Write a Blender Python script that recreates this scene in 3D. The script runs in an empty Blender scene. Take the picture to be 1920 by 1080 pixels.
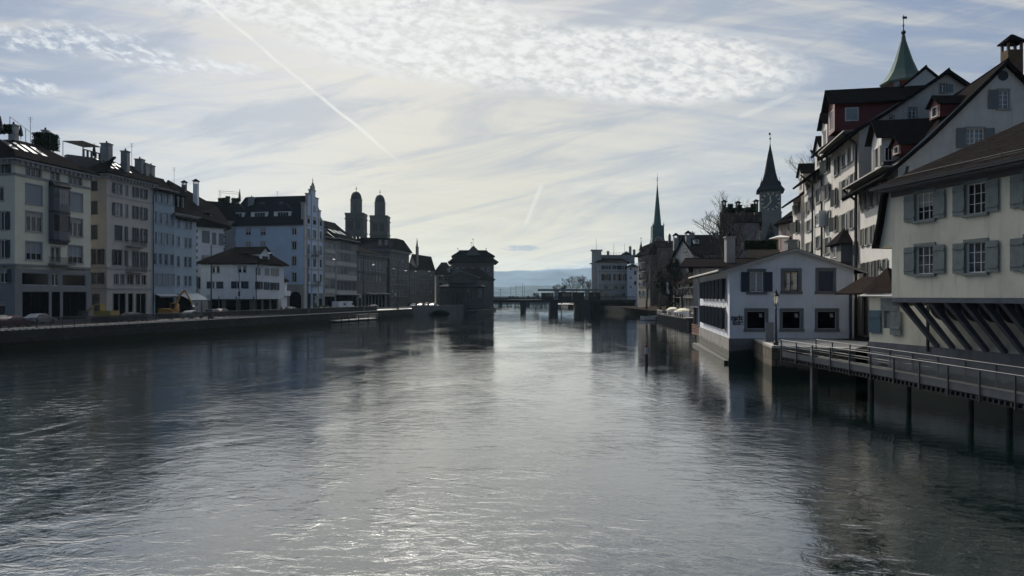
import bpy, math, random
from math import sin, cos, pi, radians, sqrt, atan2, hypot
from mathutils import Vector, Matrix, noise as mnoise

# ------------------------------------------------------------------ camera, sky, sun
FX, CX, HY, H = 1387.0, 960.0, 556.0, 6.0
SC = bpy.context.scene
COL = SC.collection
cam = bpy.data.objects.new("camera", bpy.data.cameras.new("camera"))
COL.objects.link(cam)
cam.location = (0, 0, H)
cam.rotation_euler = (pi / 2, 0, 0)
cam.data.sensor_width = 36
cam.data.lens = 36 * FX / 1920
cam.data.shift_y = (HY - 540) / 1920
cam.data.clip_start = 0.2
cam.data.clip_end = 60000
SC.camera = cam
SUN_AZ, SUN_EL = radians(-11.5), radians(31)
SUN_DIR = Vector((sin(SUN_AZ) * cos(SUN_EL), cos(SUN_AZ) * cos(SUN_EL), sin(SUN_EL)))
sl = bpy.data.lights.new("sun", 'SUN')
sl.energy = 4.4
sl.angle = radians(0.8)
sl.color = (1.0, 0.93, 0.82)
so = bpy.data.objects.new("sun", sl)
COL.objects.link(so)
so.rotation_euler = SUN_DIR.to_track_quat('Z', 'Y').to_euler()
SC.view_settings.view_transform = 'Standard'
SC.view_settings.look = 'None'
SC.view_settings.gamma = 1
SC.view_settings.exposure = -0.08
SC.render.engine = 'CYCLES'
SC.cycles.use_denoising = True
SC.cycles.max_bounces = 6
SC.cycles.diffuse_bounces = 2
SC.cycles.glossy_bounces = 3
SC.cycles.transmission_bounces = 3
SC.cycles.volume_bounces = 0
SC.cycles.sample_clamp_indirect = 6
SC.cycles.sample_clamp_direct = 12


class NT:
    """small helper for node trees"""
    def __init__(s, tree):
        s.t = tree
    def n(s, typ, **kw):
        o = s.t.nodes.new(typ)
        for k, v in kw.items():
            setattr(o, k, v)
        return o
    def put(s, sock, v):
        if isinstance(v, bpy.types.NodeSocket):
            s.t.links.new(v, sock)
        elif isinstance(v, tuple) and len(v) == 3 and sock.type == 'RGBA':
            sock.default_value = (*v, 1)
        else:
            sock.default_value = v
    def m(s, op, a, b=None, c=None, clamp=False):
        o = s.n('ShaderNodeMath', operation=op, use_clamp=clamp)
        s.put(o.inputs[0], a)
        if b is not None: s.put(o.inputs[1], b)
        if c is not None: s.put(o.inputs[2], c)
        return o.outputs[0]
    def smooth(s, v, a, b, lo=0.0, hi=1.0):
        o = s.n('ShaderNodeMapRange', interpolation_type='SMOOTHSTEP')
        for i, x in enumerate((v, a, b, lo, hi)):
            s.put(o.inputs[i], x)
        return o.outputs[0]
    def mix(s, f, a, b, blend='MIX'):
        o = s.n('ShaderNodeMix', data_type='RGBA', blend_type=blend)
        s.put(o.inputs[0], f); s.put(o.inputs[6], a); s.put(o.inputs[7], b)
        return o.outputs[2]
    def xyz(s, x, y, z=0.0):
        o = s.n('ShaderNodeCombineXYZ')
        s.put(o.inputs[0], x); s.put(o.inputs[1], y); s.put(o.inputs[2], z)
        return o.outputs[0]
    def noise(s, vec, scale, detail=3, rough=0.5, dist=0.0, out=0):
        o = s.n('ShaderNodeTexNoise')
        s.put(o.inputs['Vector'], vec)
        o.inputs['Scale'].default_value = scale
        o.inputs['Detail'].default_value = detail
        o.inputs['Roughness'].default_value = rough
        o.inputs['Distortion'].default_value = dist
        return o.outputs[out]


W = bpy.data.worlds.new("World")
SC.world = W
W.use_nodes = True
W.node_tree.nodes.clear()
w = NT(W.node_tree)
sky = w.n('ShaderNodeTexSky', sky_type='NISHITA', sun_disc=False)
sky.sun_elevation = SUN_EL
sky.sun_rotation = SUN_AZ
sky.altitude = 400
sky.air_density = 1.0
sky.dust_density = 1.5
tc = w.n('ShaderNodeTexCoord')
sp = w.n('ShaderNodeSeparateXYZ')
w.put(sp.inputs[0], tc.outputs['Generated'])
dx, dy, dz = sp.outputs
ys = w.m('MAXIMUM', dy, 0.08)
U = w.m('DIVIDE', dx, ys)                 # tangent of the bearing, to the right of south
V = w.m('DIVIDE', dz, ys)                 # tangent of the height
front = w.smooth(dy, 0.1, 0.35)
zz = w.m('ADD', w.m('MAXIMUM', dz, 0.0), 0.10)
PXc = w.m('DIVIDE', dx, zz)
PYc = w.m('DIVIDE', dy, zz)


def cu(px): return (px - CX) / FX
def cv(py): return (HY - py) / FX


def ellipse(cx, cy, ax, ay, slope=0.0, soft=0.5, wob=None, wamp=0.0):
    du = w.m('SUBTRACT', U, cu(cx))
    dv = w.m('SUBTRACT', w.m('SUBTRACT', V, cv(cy)), w.m('MULTIPLY', du, -slope))
    r = w.m('ADD', w.m('POWER', w.m('ABSOLUTE', w.m('DIVIDE', du, ax / FX)), 2.0),
            w.m('POWER', w.m('ABSOLUTE', w.m('DIVIDE', dv, ay / FX)), 2.0))
    if wob is not None:
        r = w.m('ADD', r, w.m('MULTIPLY', w.m('SUBTRACT', wob, 0.5), wamp))
    return w.smooth(r, 1.0 + soft, 1.0 - soft)


def trail(x0, y0, x1, y1, wid, wob=None):
    """a straight vapour trail between two bearings"""
    u0, v0, u1, v1 = cu(x0), cv(y0), cu(x1), cv(y1)
    L = hypot(u1 - u0, v1 - v0)
    tx, ty = (u1 - u0) / L, (v1 - v0) / L
    du, dv = w.m('SUBTRACT', U, u0), w.m('SUBTRACT', V, v0)
    al = w.m('ADD', w.m('MULTIPLY', du, tx), w.m('MULTIPLY', dv, ty))
    pe = w.m('ADD', w.m('MULTIPLY', du, -ty), w.m('MULTIPLY', dv, tx))
    pe = w.m('ADD', pe, w.m('MULTIPLY', w.m('SUBTRACT', wobs, 0.5), 0.012))
    k = w.smooth(w.m('ABSOLUTE', pe), wid / FX, wid * 0.15 / FX)
    e = w.m('MULTIPLY', w.smooth(al, 0, L * 0.12), w.smooth(al, L, L * 0.8))
    return w.m('MULTIPLY', k, e)


uv = w.xyz(U, V)
wobs = w.noise(uv, 9, 3)
wobl = w.noise(uv, 5, 4, 0.6)
wobf = w.noise(uv, 30, 3, 0.6)
# rippled cloud bank: small puffs in rows
cell = w.n('ShaderNodeTexVoronoi', feature='SMOOTH_F1')
cvec = w.xyz(w.m('MULTIPLY', w.m('ADD', U, w.m('MULTIPLY', wobf, 0.03)), 46.0), w.m('MULTIPLY', w.m('ADD', V, w.m('MULTIPLY', wobs, 0.05)), 95.0))
w.put(cell.inputs['Vector'], cvec)
cell.inputs['Scale'].default_value = 1.0
cell.inputs['Smoothness'].default_value = 0.6
puff = w.smooth(cell.outputs['Distance'], 0.8, 0.1)
fine = w.noise(w.xyz(w.m('MULTIPLY_ADD', V, 0.6, U), w.m('MULTIPLY_ADD', U, 0.25, w.m('MULTIPLY', V, 1.9))), 46, 5, 0.62, 0.35)
fin2 = w.noise(w.xyz(w.m('MULTIPLY_ADD', V, -0.5, U), w.m('MULTIPLY', V, 2.0)), 90, 3, 0.6, 0.2)
puff = w.m('ADD', w.m('MULTIPLY_ADD', fine, 0.58, w.m('MULTIPLY', puff, 0.13)), w.m('MULTIPLY', fin2, 0.36))
bank = w.m('MAXIMUM', ellipse(1190, 122, 330, 66, 0.03, 0.45, wobl, 1.3), ellipse(780, 52, 330, 92, 0.20, 0.5, wobl, 1.6))
bank = w.m('MAXIMUM', bank, w.m('MULTIPLY', ellipse(560, -10, 330, 60, 0.05, 0.8, wobl, 2.2), 0.9))
bankd = w.m('MULTIPLY', bank, w.smooth(puff, 0.36, 0.64))
wisp = w.m('MAXIMUM', ellipse(110, 72, 160, 28, 0.05, 0.9, wobf, 2.4), ellipse(250, 100, 130, 22, 0.25, 0.9, wobf, 2.4))
wisp = w.m('MAXIMUM', wisp, ellipse(20, 160, 80, 16, 0.1, 0.9, wobf, 2.2))
wisp = w.m('MAXIMUM', wisp, ellipse(380, 122, 110, 14, 0.1, 0.9, wobf, 2.4))
wisp = w.m('MULTIPLY', wisp, w.smooth(fine, 0.42, 0.68))
# thin high streaks everywhere
str1 = w.noise(w.xyz(w.m('MULTIPLY_ADD', V, 1.2, U), w.m('MULTIPLY', w.m('MULTIPLY_ADD', U, -0.22, V), 7.0)), 2.6, 6, 0.62, 0.7)
str2 = w.noise(w.xyz(w.m('MULTIPLY_ADD', V, -2.0, U), w.m('MULTIPLY', w.m('MULTIPLY_ADD', U, 0.12, V), 14.0)), 3.0, 5, 0.6, 0.5)
streak = w.smooth(w.m('MULTIPLY_ADD', str2, 0.5, w.m('MULTIPLY', str1, 0.5)), 0.40, 0.66)
low = w.m('MULTIPLY', w.smooth(w.noise(w.xyz(w.m('MULTIPLY', U, 1.0), w.m('MULTIPLY', V, 9.0)), 7, 5, 0.6, 0.6), 0.50, 0.66), w.smooth(V, 0.16, 0.05))
trails = w.m('MAXIMUM', w.m('MULTIPLY', trail(310, -60, 770, 322, 4.6), w.smooth(wobf, 0.30, 0.62, 0.35, 1.0)), w.m('MULTIPLY', trail(1150, 35, 1560, 82, 8), 0.30))
trails = w.m('MAXIMUM', trails, w.m('MULTIPLY', trail(1018, 342, 982, 430, 6), 0.5))
trails = w.m('MAXIMUM', trails, w.m('MULTIPLY', trail(1380, 222, 1500, 172, 8), 0.35))
trails = w.m('MAXIMUM', trails, w.m('MULTIPLY', trail(900, 5, 1180, 26, 6), 0.35))
trails = w.m('MAXIMUM', trails, w.m('MULTIPLY', trail(1020, 372, 1300, 310, 10), 0.22))
# brightness around the veiled sun
sund = w.n('ShaderNodeVectorMath', operation='DOT_PRODUCT')
w.put(sund.inputs[0], tc.outputs['Generated'])
sund.inputs[1].default_value = SUN_DIR
sd = w.m('MAXIMUM', sund.outputs['Value'], 0.0)
glow = w.m('MULTIPLY_ADD', w.m('POWER', sd, 60.0), 1.2, w.m('MULTIPLY', w.m('POWER', sd, 5.0), 3.6))
base = sky.outputs[0]
sc = w.n('ShaderNodeVectorMath', operation='SCALE')
w.put(sc.inputs[0], base); sc.inputs['Scale'].default_value = 0.09
north = w.m('MULTIPLY', w.smooth(dy, 0.05, -0.10), w.smooth(dz, 0.22, 0.06))   # low northern sky darkened, standing in for unseen town roofs to dim reflections
c = w.mix(w.m('MULTIPLY', north, 0.88), sc.outputs[0], (0.03, 0.032, 0.036))
# warm veil filling the middle of the view, blue left and right
veil = w.m('MULTIPLY', w.m('MULTIPLY', w.smooth(w.m('ABSOLUTE', w.m('SUBTRACT', U, -0.06)), 0.80, 0.02), w.smooth(V, 0.62, 0.0, 0.45, 1.0)), front)
c = w.mix(w.m('MULTIPLY', veil, 0.92), c, (0.61, 0.555, 0.44))
blueside = w.m('MULTIPLY', w.m('SUBTRACT', 1.0, veil), front)
c = w.mix(w.m('MULTIPLY', blueside, 0.85), c, (0.235, 0.295, 0.43))
c = w.mix(w.m('MULTIPLY', w.m('MULTIPLY', streak, 0.55), front), c, (0.78, 0.74, 0.63))
c = w.mix(w.m('MULTIPLY', w.m('MULTIPLY', w.smooth(str1, 0.54, 0.34), 0.50), front), c, (0.36, 0.41, 0.49))
c = w.mix(w.m('MULTIPLY', w.m('MULTIPLY', low, 0.60), front), c, (0.78, 0.74, 0.60))
c = w.mix(w.m('MULTIPLY', w.m('MULTIPLY', wisp, 0.85), front), c, (0.82, 0.84, 0.85))
c = w.mix(w.m('MULTIPLY', w.m('MULTIPLY', bank, 0.55), front), c, (0.60, 0.61, 0.61))
c = w.mix(w.m('MULTIPLY', w.m('MULTIPLY', bankd, 0.95), front), c, (0.85, 0.85, 0.825))
c = w.mix(w.m('MULTIPLY', w.m('MULTIPLY', trails, 0.75), front), c, (0.85, 0.84, 0.79))
lens = ellipse(978, 465, 30, 5, -0.03, 0.9, w.noise(w.xyz(U, w.m('MULTIPLY', V, 4.0)), 60, 3, 0.6), 3.5)
c = w.mix(w.m('MULTIPLY', w.m('MULTIPLY', lens, 0.7), front), c, (0.34, 0.38, 0.45))
fs_ = w.n('ShaderNodeVectorMath', operation='SCALE')
w.put(fs_.inputs[0], c); w.put(fs_.inputs['Scale'], w.m('MULTIPLY_ADD', front, 0.07, 1.0))
c = fs_.outputs[0]
gl = w.n('ShaderNodeVectorMath', operation='SCALE')
gl.inputs[0].default_value = (1.0, 0.97, 0.90)
w.put(gl.inputs['Scale'], w.m('MULTIPLY', glow, w.smooth(V, 0.405, 0.60)))
ad = w.n('ShaderNodeVectorMath', operation='ADD')
w.put(ad.inputs[0], c); w.put(ad.inputs[1], gl.outputs[0])
bg = w.n('ShaderNodeBackground')
w.put(bg.inputs[0], ad.outputs[0])
bg.inputs[1].default_value = 1.0
wo = w.n('ShaderNodeOutputWorld')
w.t.links.new(bg.outputs[0], wo.inputs[0])

# ------------------------------------------------------------------ materials
MATS = {}


def mat(name, col, rough=0.8, var=0.12, vscale=1.5, bump=0.0, bscale=8.0, metal=0.0, spec=0.5, course=0.0, stain=0.0, col2=None, tide=0.0):
    """procedural surface: base colour with uneven tone, optional streaks, bump and tile courses"""
    if name in MATS: return MATS[name]
    M = bpy.data.materials.new(name); M.use_nodes = True
    t = NT(M.node_tree)
    b = M.node_tree.nodes['Principled BSDF']
    b.inputs['Roughness'].default_value = rough
    b.inputs['Metallic'].default_value = metal
    b.inputs['Specular IOR Level'].default_value = spec
    g = t.n('ShaderNodeNewGeometry').outputs['Position']
    c2 = col2 or tuple(min(1, x * 0.6) for x in col)
    n1 = t.noise(g, vscale, 6, 0.62)
    f = t.smooth(n1, 0.35, 0.72)
    c = t.mix(t.m('MULTIPLY', f, min(1, var * 2.5)), tuple(min(1, x * (1 + var * 0.35)) for x in col), c2)
    if stain > 0:
        s = t.n('ShaderNodeSeparateXYZ'); t.put(s.inputs[0], g)
        v = t.xyz(t.m('MULTIPLY', s.outputs[0], 1.6), t.m('MULTIPLY', s.outputs[1], 1.6), t.m('MULTIPLY', s.outputs[2], 0.22))
        n2 = t.noise(v, 1.6, 5, 0.6)
        c = t.mix(t.m('MULTIPLY', t.smooth(n2, 0.48, 0.75), stain), c, tuple(x * 0.45 for x in col))
    if tide > 0:
        s = t.n('ShaderNodeSeparateXYZ'); t.put(s.inputs[0], g)
        e = t.m('ADD', s.outputs[2], t.m('MULTIPLY', t.noise(g, 1.3, 4, 0.6), -0.9))
        c = t.mix(t.smooth(e, tide - 0.35, tide - 0.55, 0, 0.9), c, (0.018, 0.022, 0.014))
    hgt = None
    if course > 0:
        s = t.n('ShaderNodeSeparateXYZ'); t.put(s.inputs[0], g)
        ph = t.m('FRACT', t.m('DIVIDE', s.outputs[2], course))
        n3 = t.noise(t.xyz(t.m('MULTIPLY', s.outputs[0], 3.0), t.m('MULTIPLY', s.outputs[1], 3.0), t.m('FLOOR', t.m('DIVIDE', s.outputs[2], course))), 2.0, 2)
        c = t.mix(t.m('MULTIPLY', t.smooth(n3, 0.40, 0.66), 0.55), c, tuple(x * 1.7 for x in col))
        c = t.mix(t.smooth(ph, 0.80, 0.98, 0.0, 0.6), c, tuple(x * 0.25 for x in col))
        hgt = t.m('MULTIPLY', ph, 0.02)
    t.put(b.inputs['Base Color'], c)
    if bump > 0 or hgt is not None:
        hb = t.m('MULTIPLY', t.noise(g, bscale, 4, 0.6), bump)
        if hgt is not None: hb = t.m('ADD', hb, hgt)
        bp = t.n('ShaderNodeBump'); bp.inputs['Strength'].default_value = 0.7; bp.inputs['Distance'].default_value = 1.0
        t.put(bp.inputs['Height'], hb)
        t.put(b.inputs['Normal'], bp.outputs[0])
    MATS[name] = M
    return M


def blockmat(name, col, mortar, bw, bh, rough=0.85, bump=0.02):
    """coursed stone or brick, laid in the plane of the wall"""
    if name in MATS: return MATS[name]
    M = bpy.data.materials.new(name); M.use_nodes = True
    t = NT(M.node_tree); b = M.node_tree.nodes['Principled BSDF']
    b.inputs['Roughness'].default_value = rough
    b.inputs['Specular IOR Level'].default_value = 0.08
    g = t.n('ShaderNodeNewGeometry').outputs['Position']
    s = t.n('ShaderNodeSeparateXYZ'); t.put(s.inputs[0], g)
    v = t.xyz(t.m('ADD', s.outputs[0], s.outputs[1]), s.outputs[2])
    br = t.n('ShaderNodeTexBrick')
    t.put(br.inputs['Vector'], v)
    br.inputs['Color1'].default_value = (*col, 1)
    br.inputs['Color2'].default_value = (*[x * 0.62 for x in col], 1)
    br.inputs['Mortar'].default_value = (*mortar, 1)
    br.inputs['Scale'].default_value = 1.0
    br.inputs['Brick Width'].default_value = bw
    br.inputs['Row Height'].default_value = bh
    br.inputs['Mortar Size'].default_value = 0.02
    n = t.noise(g, 2.2, 6, 0.65)
    c = t.mix(t.smooth(n, 0.4, 0.75, 0, 0.6), br.outputs[0], tuple(x * 0.4 for x in col))
    t.put(b.inputs['Base Color'], c)
    e = t.m('ADD', s.outputs[2], t.m('MULTIPLY', t.noise(g, 1.3, 4, 0.6), -0.9))
    c = t.mix(t.smooth(e, 0.35, 0.10, 0, 0.9), c, (0.015, 0.019, 0.012))
    t.put(b.inputs['Base Color'], c)
    bp = t.n('ShaderNodeBump'); bp.inputs['Strength'].default_value = 0.8
    t.put(bp.inputs['Height'], t.m('MULTIPLY_ADD', t.noise(g, 6, 4), bump, t.m('MULTIPLY', br.outputs[1], -bump)))
    t.put(b.inputs['Normal'], bp.outputs[0])
    MATS[name] = M
    return M


def glassmat(name, col, rough=0.06, spec=0.9, wav=0.012):
    if name in MATS: return MATS[name]
    M = bpy.data.materials.new(name); M.use_nodes = True
    t = NT(M.node_tree); b = M.node_tree.nodes['Principled BSDF']
    g = t.n('ShaderNodeNewGeometry').outputs['Position']
    n = t.noise(g, 0.9, 2)
    t.put(b.inputs['Base Color'], t.mix(t.smooth(n, 0.4, 0.65), col, tuple(x * 0.35 for x in col)))
    b.inputs['Roughness'].default_value = rough
    b.inputs['IOR'].default_value = 1.5
    b.inputs['Specular IOR Level'].default_value = spec
    bp = t.n('ShaderNodeBump'); bp.inputs['Strength'].default_value = 0.5
    t.put(bp.inputs['Height'], t.m('MULTIPLY', t.noise(g, 0.8, 1), wav))
    t.put(b.inputs['Normal'], bp.outputs[0])
    MATS[name] = M
    return M


GLASS = glassmat('dark_glass', (0.012, 0.014, 0.018), 0.08, 0.5)
GLASSB = glassmat('curtained_glass', (0.10, 0.105, 0.11))
SKYL = glassmat('skylight_glass', (0.03, 0.035, 0.04), 0.12, 1.0, 0.0)
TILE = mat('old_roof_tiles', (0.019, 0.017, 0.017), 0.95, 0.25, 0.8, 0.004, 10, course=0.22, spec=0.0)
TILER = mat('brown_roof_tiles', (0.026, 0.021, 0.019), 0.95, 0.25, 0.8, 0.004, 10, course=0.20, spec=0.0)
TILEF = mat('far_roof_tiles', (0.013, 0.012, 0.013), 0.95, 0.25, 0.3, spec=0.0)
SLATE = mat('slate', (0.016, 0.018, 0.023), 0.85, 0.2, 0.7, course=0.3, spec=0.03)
COPPER = mat('green_copper', (0.085, 0.125, 0.105), 0.9, 0.2, 0.5, col2=(0.10, 0.17, 0.14), stain=0.4)
COPPERD = mat('dark_copper', (0.04, 0.105, 0.10), 0.85, 0.2, 0.3, stain=0.4)
METAL = mat('grey_metal', (0.08, 0.083, 0.087), 0.6, 0.1, 3, metal=0.4, spec=0.3)
METALD = mat('dark_metal', (0.03, 0.032, 0.035), 0.5, 0.1, 3, metal=0.3)
STEEL = mat('galvanised_steel', (0.17, 0.17, 0.17), 0.65, 0.1, 3, metal=0.3, spec=0.3)
WHITE = mat('white_paint', (0.72, 0.71, 0.68), 0.6, 0.06, 2)
FRAMEG = mat('grey_frame', (0.30, 0.31, 0.33), 0.6, 0.06, 2)
STONE = mat('grey_stone', (0.24, 0.24, 0.24), 0.85, 0.2, 1.2, 0.01)
STONEL = mat('pale_stone', (0.38, 0.36, 0.33), 0.85, 0.2, 1.0, 0.01, stain=0.3)
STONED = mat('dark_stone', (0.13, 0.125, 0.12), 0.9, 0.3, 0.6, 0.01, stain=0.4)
WOOD = mat('grey_wood', (0.10, 0.09, 0.085), 0.8, 0.3, 3, 0.01)
WOODB = mat('brown_wood', (0.20, 0.10, 0.06), 0.75, 0.3, 3, 0.01)
SHUTD = mat('dark_shutter', (0.022, 0.03, 0.042), 0.7, 0.1, 3)
SHUTG = mat('grey_shutter', (0.17, 0.18, 0.19), 0.7, 0.12, 3)
SHUTB = mat('blue_grey_shutter', (0.165, 0.19, 0.185), 0.75, 0.25, 2.5, stain=0.3)
SHUTO = mat('olive_shutter', (0.11, 0.115, 0.10), 0.7, 0.12, 3)
SHUTN = mat('navy_shutter', (0.012, 0.022, 0.05), 0.6, 0.1, 3)
RED = mat('dark_red_boards', (0.13, 0.022, 0.02), 0.7, 0.15, 3)
BLACK = mat('black_rubber', (0.012, 0.012, 0.013), 0.7, 0.05, 3)
YELLOW = mat('machine_yellow', (0.33, 0.16, 0.03), 0.5, 0.15, 2)
FOLD = mat('dark_foliage', (0.016, 0.026, 0.012), 0.95, 0.4, 1.5, spec=0)
BARK = mat('bark', (0.05, 0.042, 0.038), 0.9, 0.3, 2)
BARKF = mat('far_bark', (0.075, 0.065, 0.055), 0.9, 0.3, 0.5)
IVY = mat('ivy_leaf', (0.016, 0.022, 0.011), 0.95, 0.4, 1.0, spec=0)

# ------------------------------------------------------------------ mesh helpers
def P(px, Y): return ((px - CX) / FX * Y, Y)
def Z(py, Y): return H + (HY - py) / FX * Y


class MB:
    def __init__(s):
        s.v, s.f, s.m = [], [], []
    def face(s, pts, mi=0):
        b = len(s.v)
        s.v += [tuple(p) for p in pts]
        s.f.append(tuple(range(b, b + len(pts)))); s.m.append(mi)
        return s
    def box8(s, p, mi=0):
        b = len(s.v)
        s.v += [tuple(q) for q in p]
        for q in ((3, 2, 1, 0), (4, 5, 6, 7), (0, 1, 5, 4), (1, 2, 6, 5), (2, 3, 7, 6), (3, 0, 4, 7)):
            s.f.append(tuple(b + i for i in q)); s.m.append(mi)
        return s
    def box(s, c, d, rz=0.0, mi=0, tilt=None):
        M = Matrix.Rotation(rz, 3, 'Z')
        if tilt is not None: M = M @ tilt
        p = []
        for z in (-.5, .5):
            for x, y in ((-.5, -.5), (.5, -.5), (.5, .5), (-.5, .5)):
                p.append(Vector(c) + M @ Vector((x * d[0], y * d[1], z * d[2])))
        return s.box8(p, mi)
    def prism(s, poly, vec, mi=0):
        n = len(poly); b = len(s.v); vec = Vector(vec)
        s.v += [tuple(p) for p in poly] + [tuple(Vector(p) + vec) for p in poly]
        s.f.append(tuple(range(b + n - 1, b - 1, -1))); s.m.append(mi)
        s.f.append(tuple(range(b + n, b + 2 * n))); s.m.append(mi)
        for i in range(n):
            j = (i + 1) % n
            s.f.append((b + i, b + j, b + n + j, b + n + i)); s.m.append(mi)
        return s
    def slab(s, poly, t=0.2, mi=0):
        a, b_, c_ = Vector(poly[0]), Vector(poly[1]), Vector(poly[2])
        n = (b_ - a).cross(c_ - a).normalized()
        if n.z < 0: n = -n
        return s.prism(poly, -n * t, mi)
    def loft(s, rings, mi=0, cap0=True, cap1=True):
        n = len(rings[0]); b = len(s.v)
        for r in rings: s.v += [tuple(p) for p in r]
        for k in range(len(rings) - 1):
            for i in range(n):
                j = (i + 1) % n
                s.f.append((b + k * n + i, b + k * n + j, b + (k + 1) * n + j, b + (k + 1) * n + i)); s.m.append(mi)
        if cap0: s.f.append(tuple(b + i for i in range(n - 1, -1, -1))); s.m.append(mi)
        if cap1: s.f.append(tuple(b + (len(rings) - 1) * n + i for i in range(n))); s.m.append(mi)
        return s
    def lathe(s, cx, cy, prof, n=8, rot=0.0, mi=0, sx=1.0, sy=1.0):
        s.loft([[(cx + r * sx * cos(rot + 2 * pi * i / n), cy + r * sy * sin(rot + 2 * pi * i / n), z) for i in range(n)] for r, z in prof], mi)
        return s
    def tube(s, p0, p1, r0, r1=None, n=5, mi=0, cap=True):
        r1 = r0 if r1 is None else r1
        a, b_ = Vector(p0), Vector(p1)
        d = b_ - a
        if d.length < 1e-6: return s
        d.normalize()
        x = d.orthogonal().normalized(); y = d.cross(x)
        s.loft([[a + (x * cos(2 * pi * i / n) + y * sin(2 * pi * i / n)) * r0 for i in range(n)],
                [b_ + (x * cos(2 * pi * i / n) + y * sin(2 * pi * i / n)) * r1 for i in range(n)]], mi, cap, cap)
        return s
    def path(s, pts, r, n=5, mi=0):
        for a, b_ in zip(pts, pts[1:]): s.tube(a, b_, r, r, n, mi)
        return s
    def ball(s, c, r, n=8, mi=0, sz=1.0):
        k = max(3, n // 2)
        s.lathe(c[0], c[1], [(max(1e-3, r * sin(pi * i / k)), c[2] - r * sz * cos(pi * i / k)) for i in range(k + 1)], n, 0, mi)
        return s
    def build(s, name, mats, parent=None, smooth=False):
        me = bpy.data.meshes.new(name)
        off = Vector((0, 0, 0))
        q = parent
        while q is not None:
            off += q.location; q = q.parent
        me.from_pydata([(x - off.x, y - off.y, z - off.z) for x, y, z in s.v], [], s.f)
        ms = mats if isinstance(mats, (list, tuple)) else [mats]
        for m_ in ms: me.materials.append(m_)
        if len(ms) > 1: me.polygons.foreach_set('material_index', s.m)
        if smooth: me.polygons.foreach_set('use_smooth', [True] * len(me.polygons))
        o = bpy.data.objects.new(name, me)
        COL.objects.link(o)
        if parent is not None: o.parent = parent
        return o


def thing(name, label, cat, loc, group=None):
    o = bpy.data.objects.new(name, None)
    COL.objects.link(o)
    o.location = loc if len(loc) == 3 else (*loc, 0)
    o.empty_display_size = 0.5
    return tag(o, label, cat, group)


def tag(o, label=None, cat=None, group=None, kind=None):
    if label: o['label'] = label
    if cat: o['category'] = cat
    if group: o['group'] = group
    if kind: o['kind'] = kind
    return o


def one(mb, name, mats, label, cat, loc, group=None, smooth=False):
    """a thing that is a single mesh, its origin at its base"""
    if len(loc) == 2: loc = (*loc, 0)
    me_o = MB.build(mb, name, mats, None, smooth)
    for v in me_o.data.vertices:
        v.co -= Vector(loc)
    me_o.location = loc
    return tag(me_o, label, cat, group)


def copy_tree(o, parent=None):
    c = o.copy(); COL.objects.link(c)
    if parent is not None: c.parent = parent
    for ch in list(o.children): copy_tree(ch, c)
    return c


class Fac:
    """a vertical plane between two ground points, A left and B right as seen from outside"""
    def __init__(s, A, B):
        s.A, s.B = Vector(A[:2]), Vector(B[:2])
        d = s.B - s.A; s.L = d.length; s.u = d / s.L
        s.n = Vector((s.u.y, -s.u.x))
    def s_(s, px):
        t = (px - CX) / FX
        return (t * s.A.y - s.A.x) / (s.u.x - t * s.u.y)
    def Y(s, px): return s.A.y + s.u.y * s.s_(px)
    def z(s, px, py): return Z(py, s.Y(px))
    def p(s, t, z, o=0.0):
        return (s.A.x + s.u.x * t + s.n.x * o, s.A.y + s.u.y * t + s.n.y * o, z)
    def box(s, mb, s0, s1, z0, z1, o0, o1, mi=0):
        mb.box8([s.p(s0, z0, o1), s.p(s1, z0, o1), s.p(s1, z0, o0), s.p(s0, z0, o0),
                 s.p(s0, z1, o1), s.p(s1, z1, o1), s.p(s1, z1, o0), s.p(s0, z1, o0)], mi)
    def rect(s, x0, y0, x1, y1, xr=None):
        xr = (x0 + x1) / 2 if xr is None else xr
        a, b = sorted((s.s_(x0), s.s_(x1)))
        return (a, b, s.z(xr, y1), s.z(xr, y0))


def clip(poly, cp):
    """clip convex polygon poly to convex polygon cp (2D, any winding)"""
    area = sum(cp[i][0] * cp[(i + 1) % len(cp)][1] - cp[(i + 1) % len(cp)][0] * cp[i][1] for i in range(len(cp)))
    if area < 0: cp = cp[::-1]
    out = poly
    for i in range(len(cp)):
        a, b = cp[i], cp[(i + 1) % len(cp)]
        def side(p): return (b[0] - a[0]) * (p[1] - a[1]) - (b[1] - a[1]) * (p[0] - a[0])
        res = []
        for k in range(len(out)):
            p, q = out[k], out[(k + 1) % len(out)]
            sp_, sq = side(p), side(q)
            if sp_ >= -1e-9: res.append(p)
            if (sp_ > 1e-9 and sq < -1e-9) or (sp_ < -1e-9 and sq > 1e-9):
                t = sp_ / (sp_ - sq)
                res.append((p[0] + (q[0] - p[0]) * t, p[1] + (q[1] - p[1]) * t))
        out = res
        if len(out) < 3: return []
    return out


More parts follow.
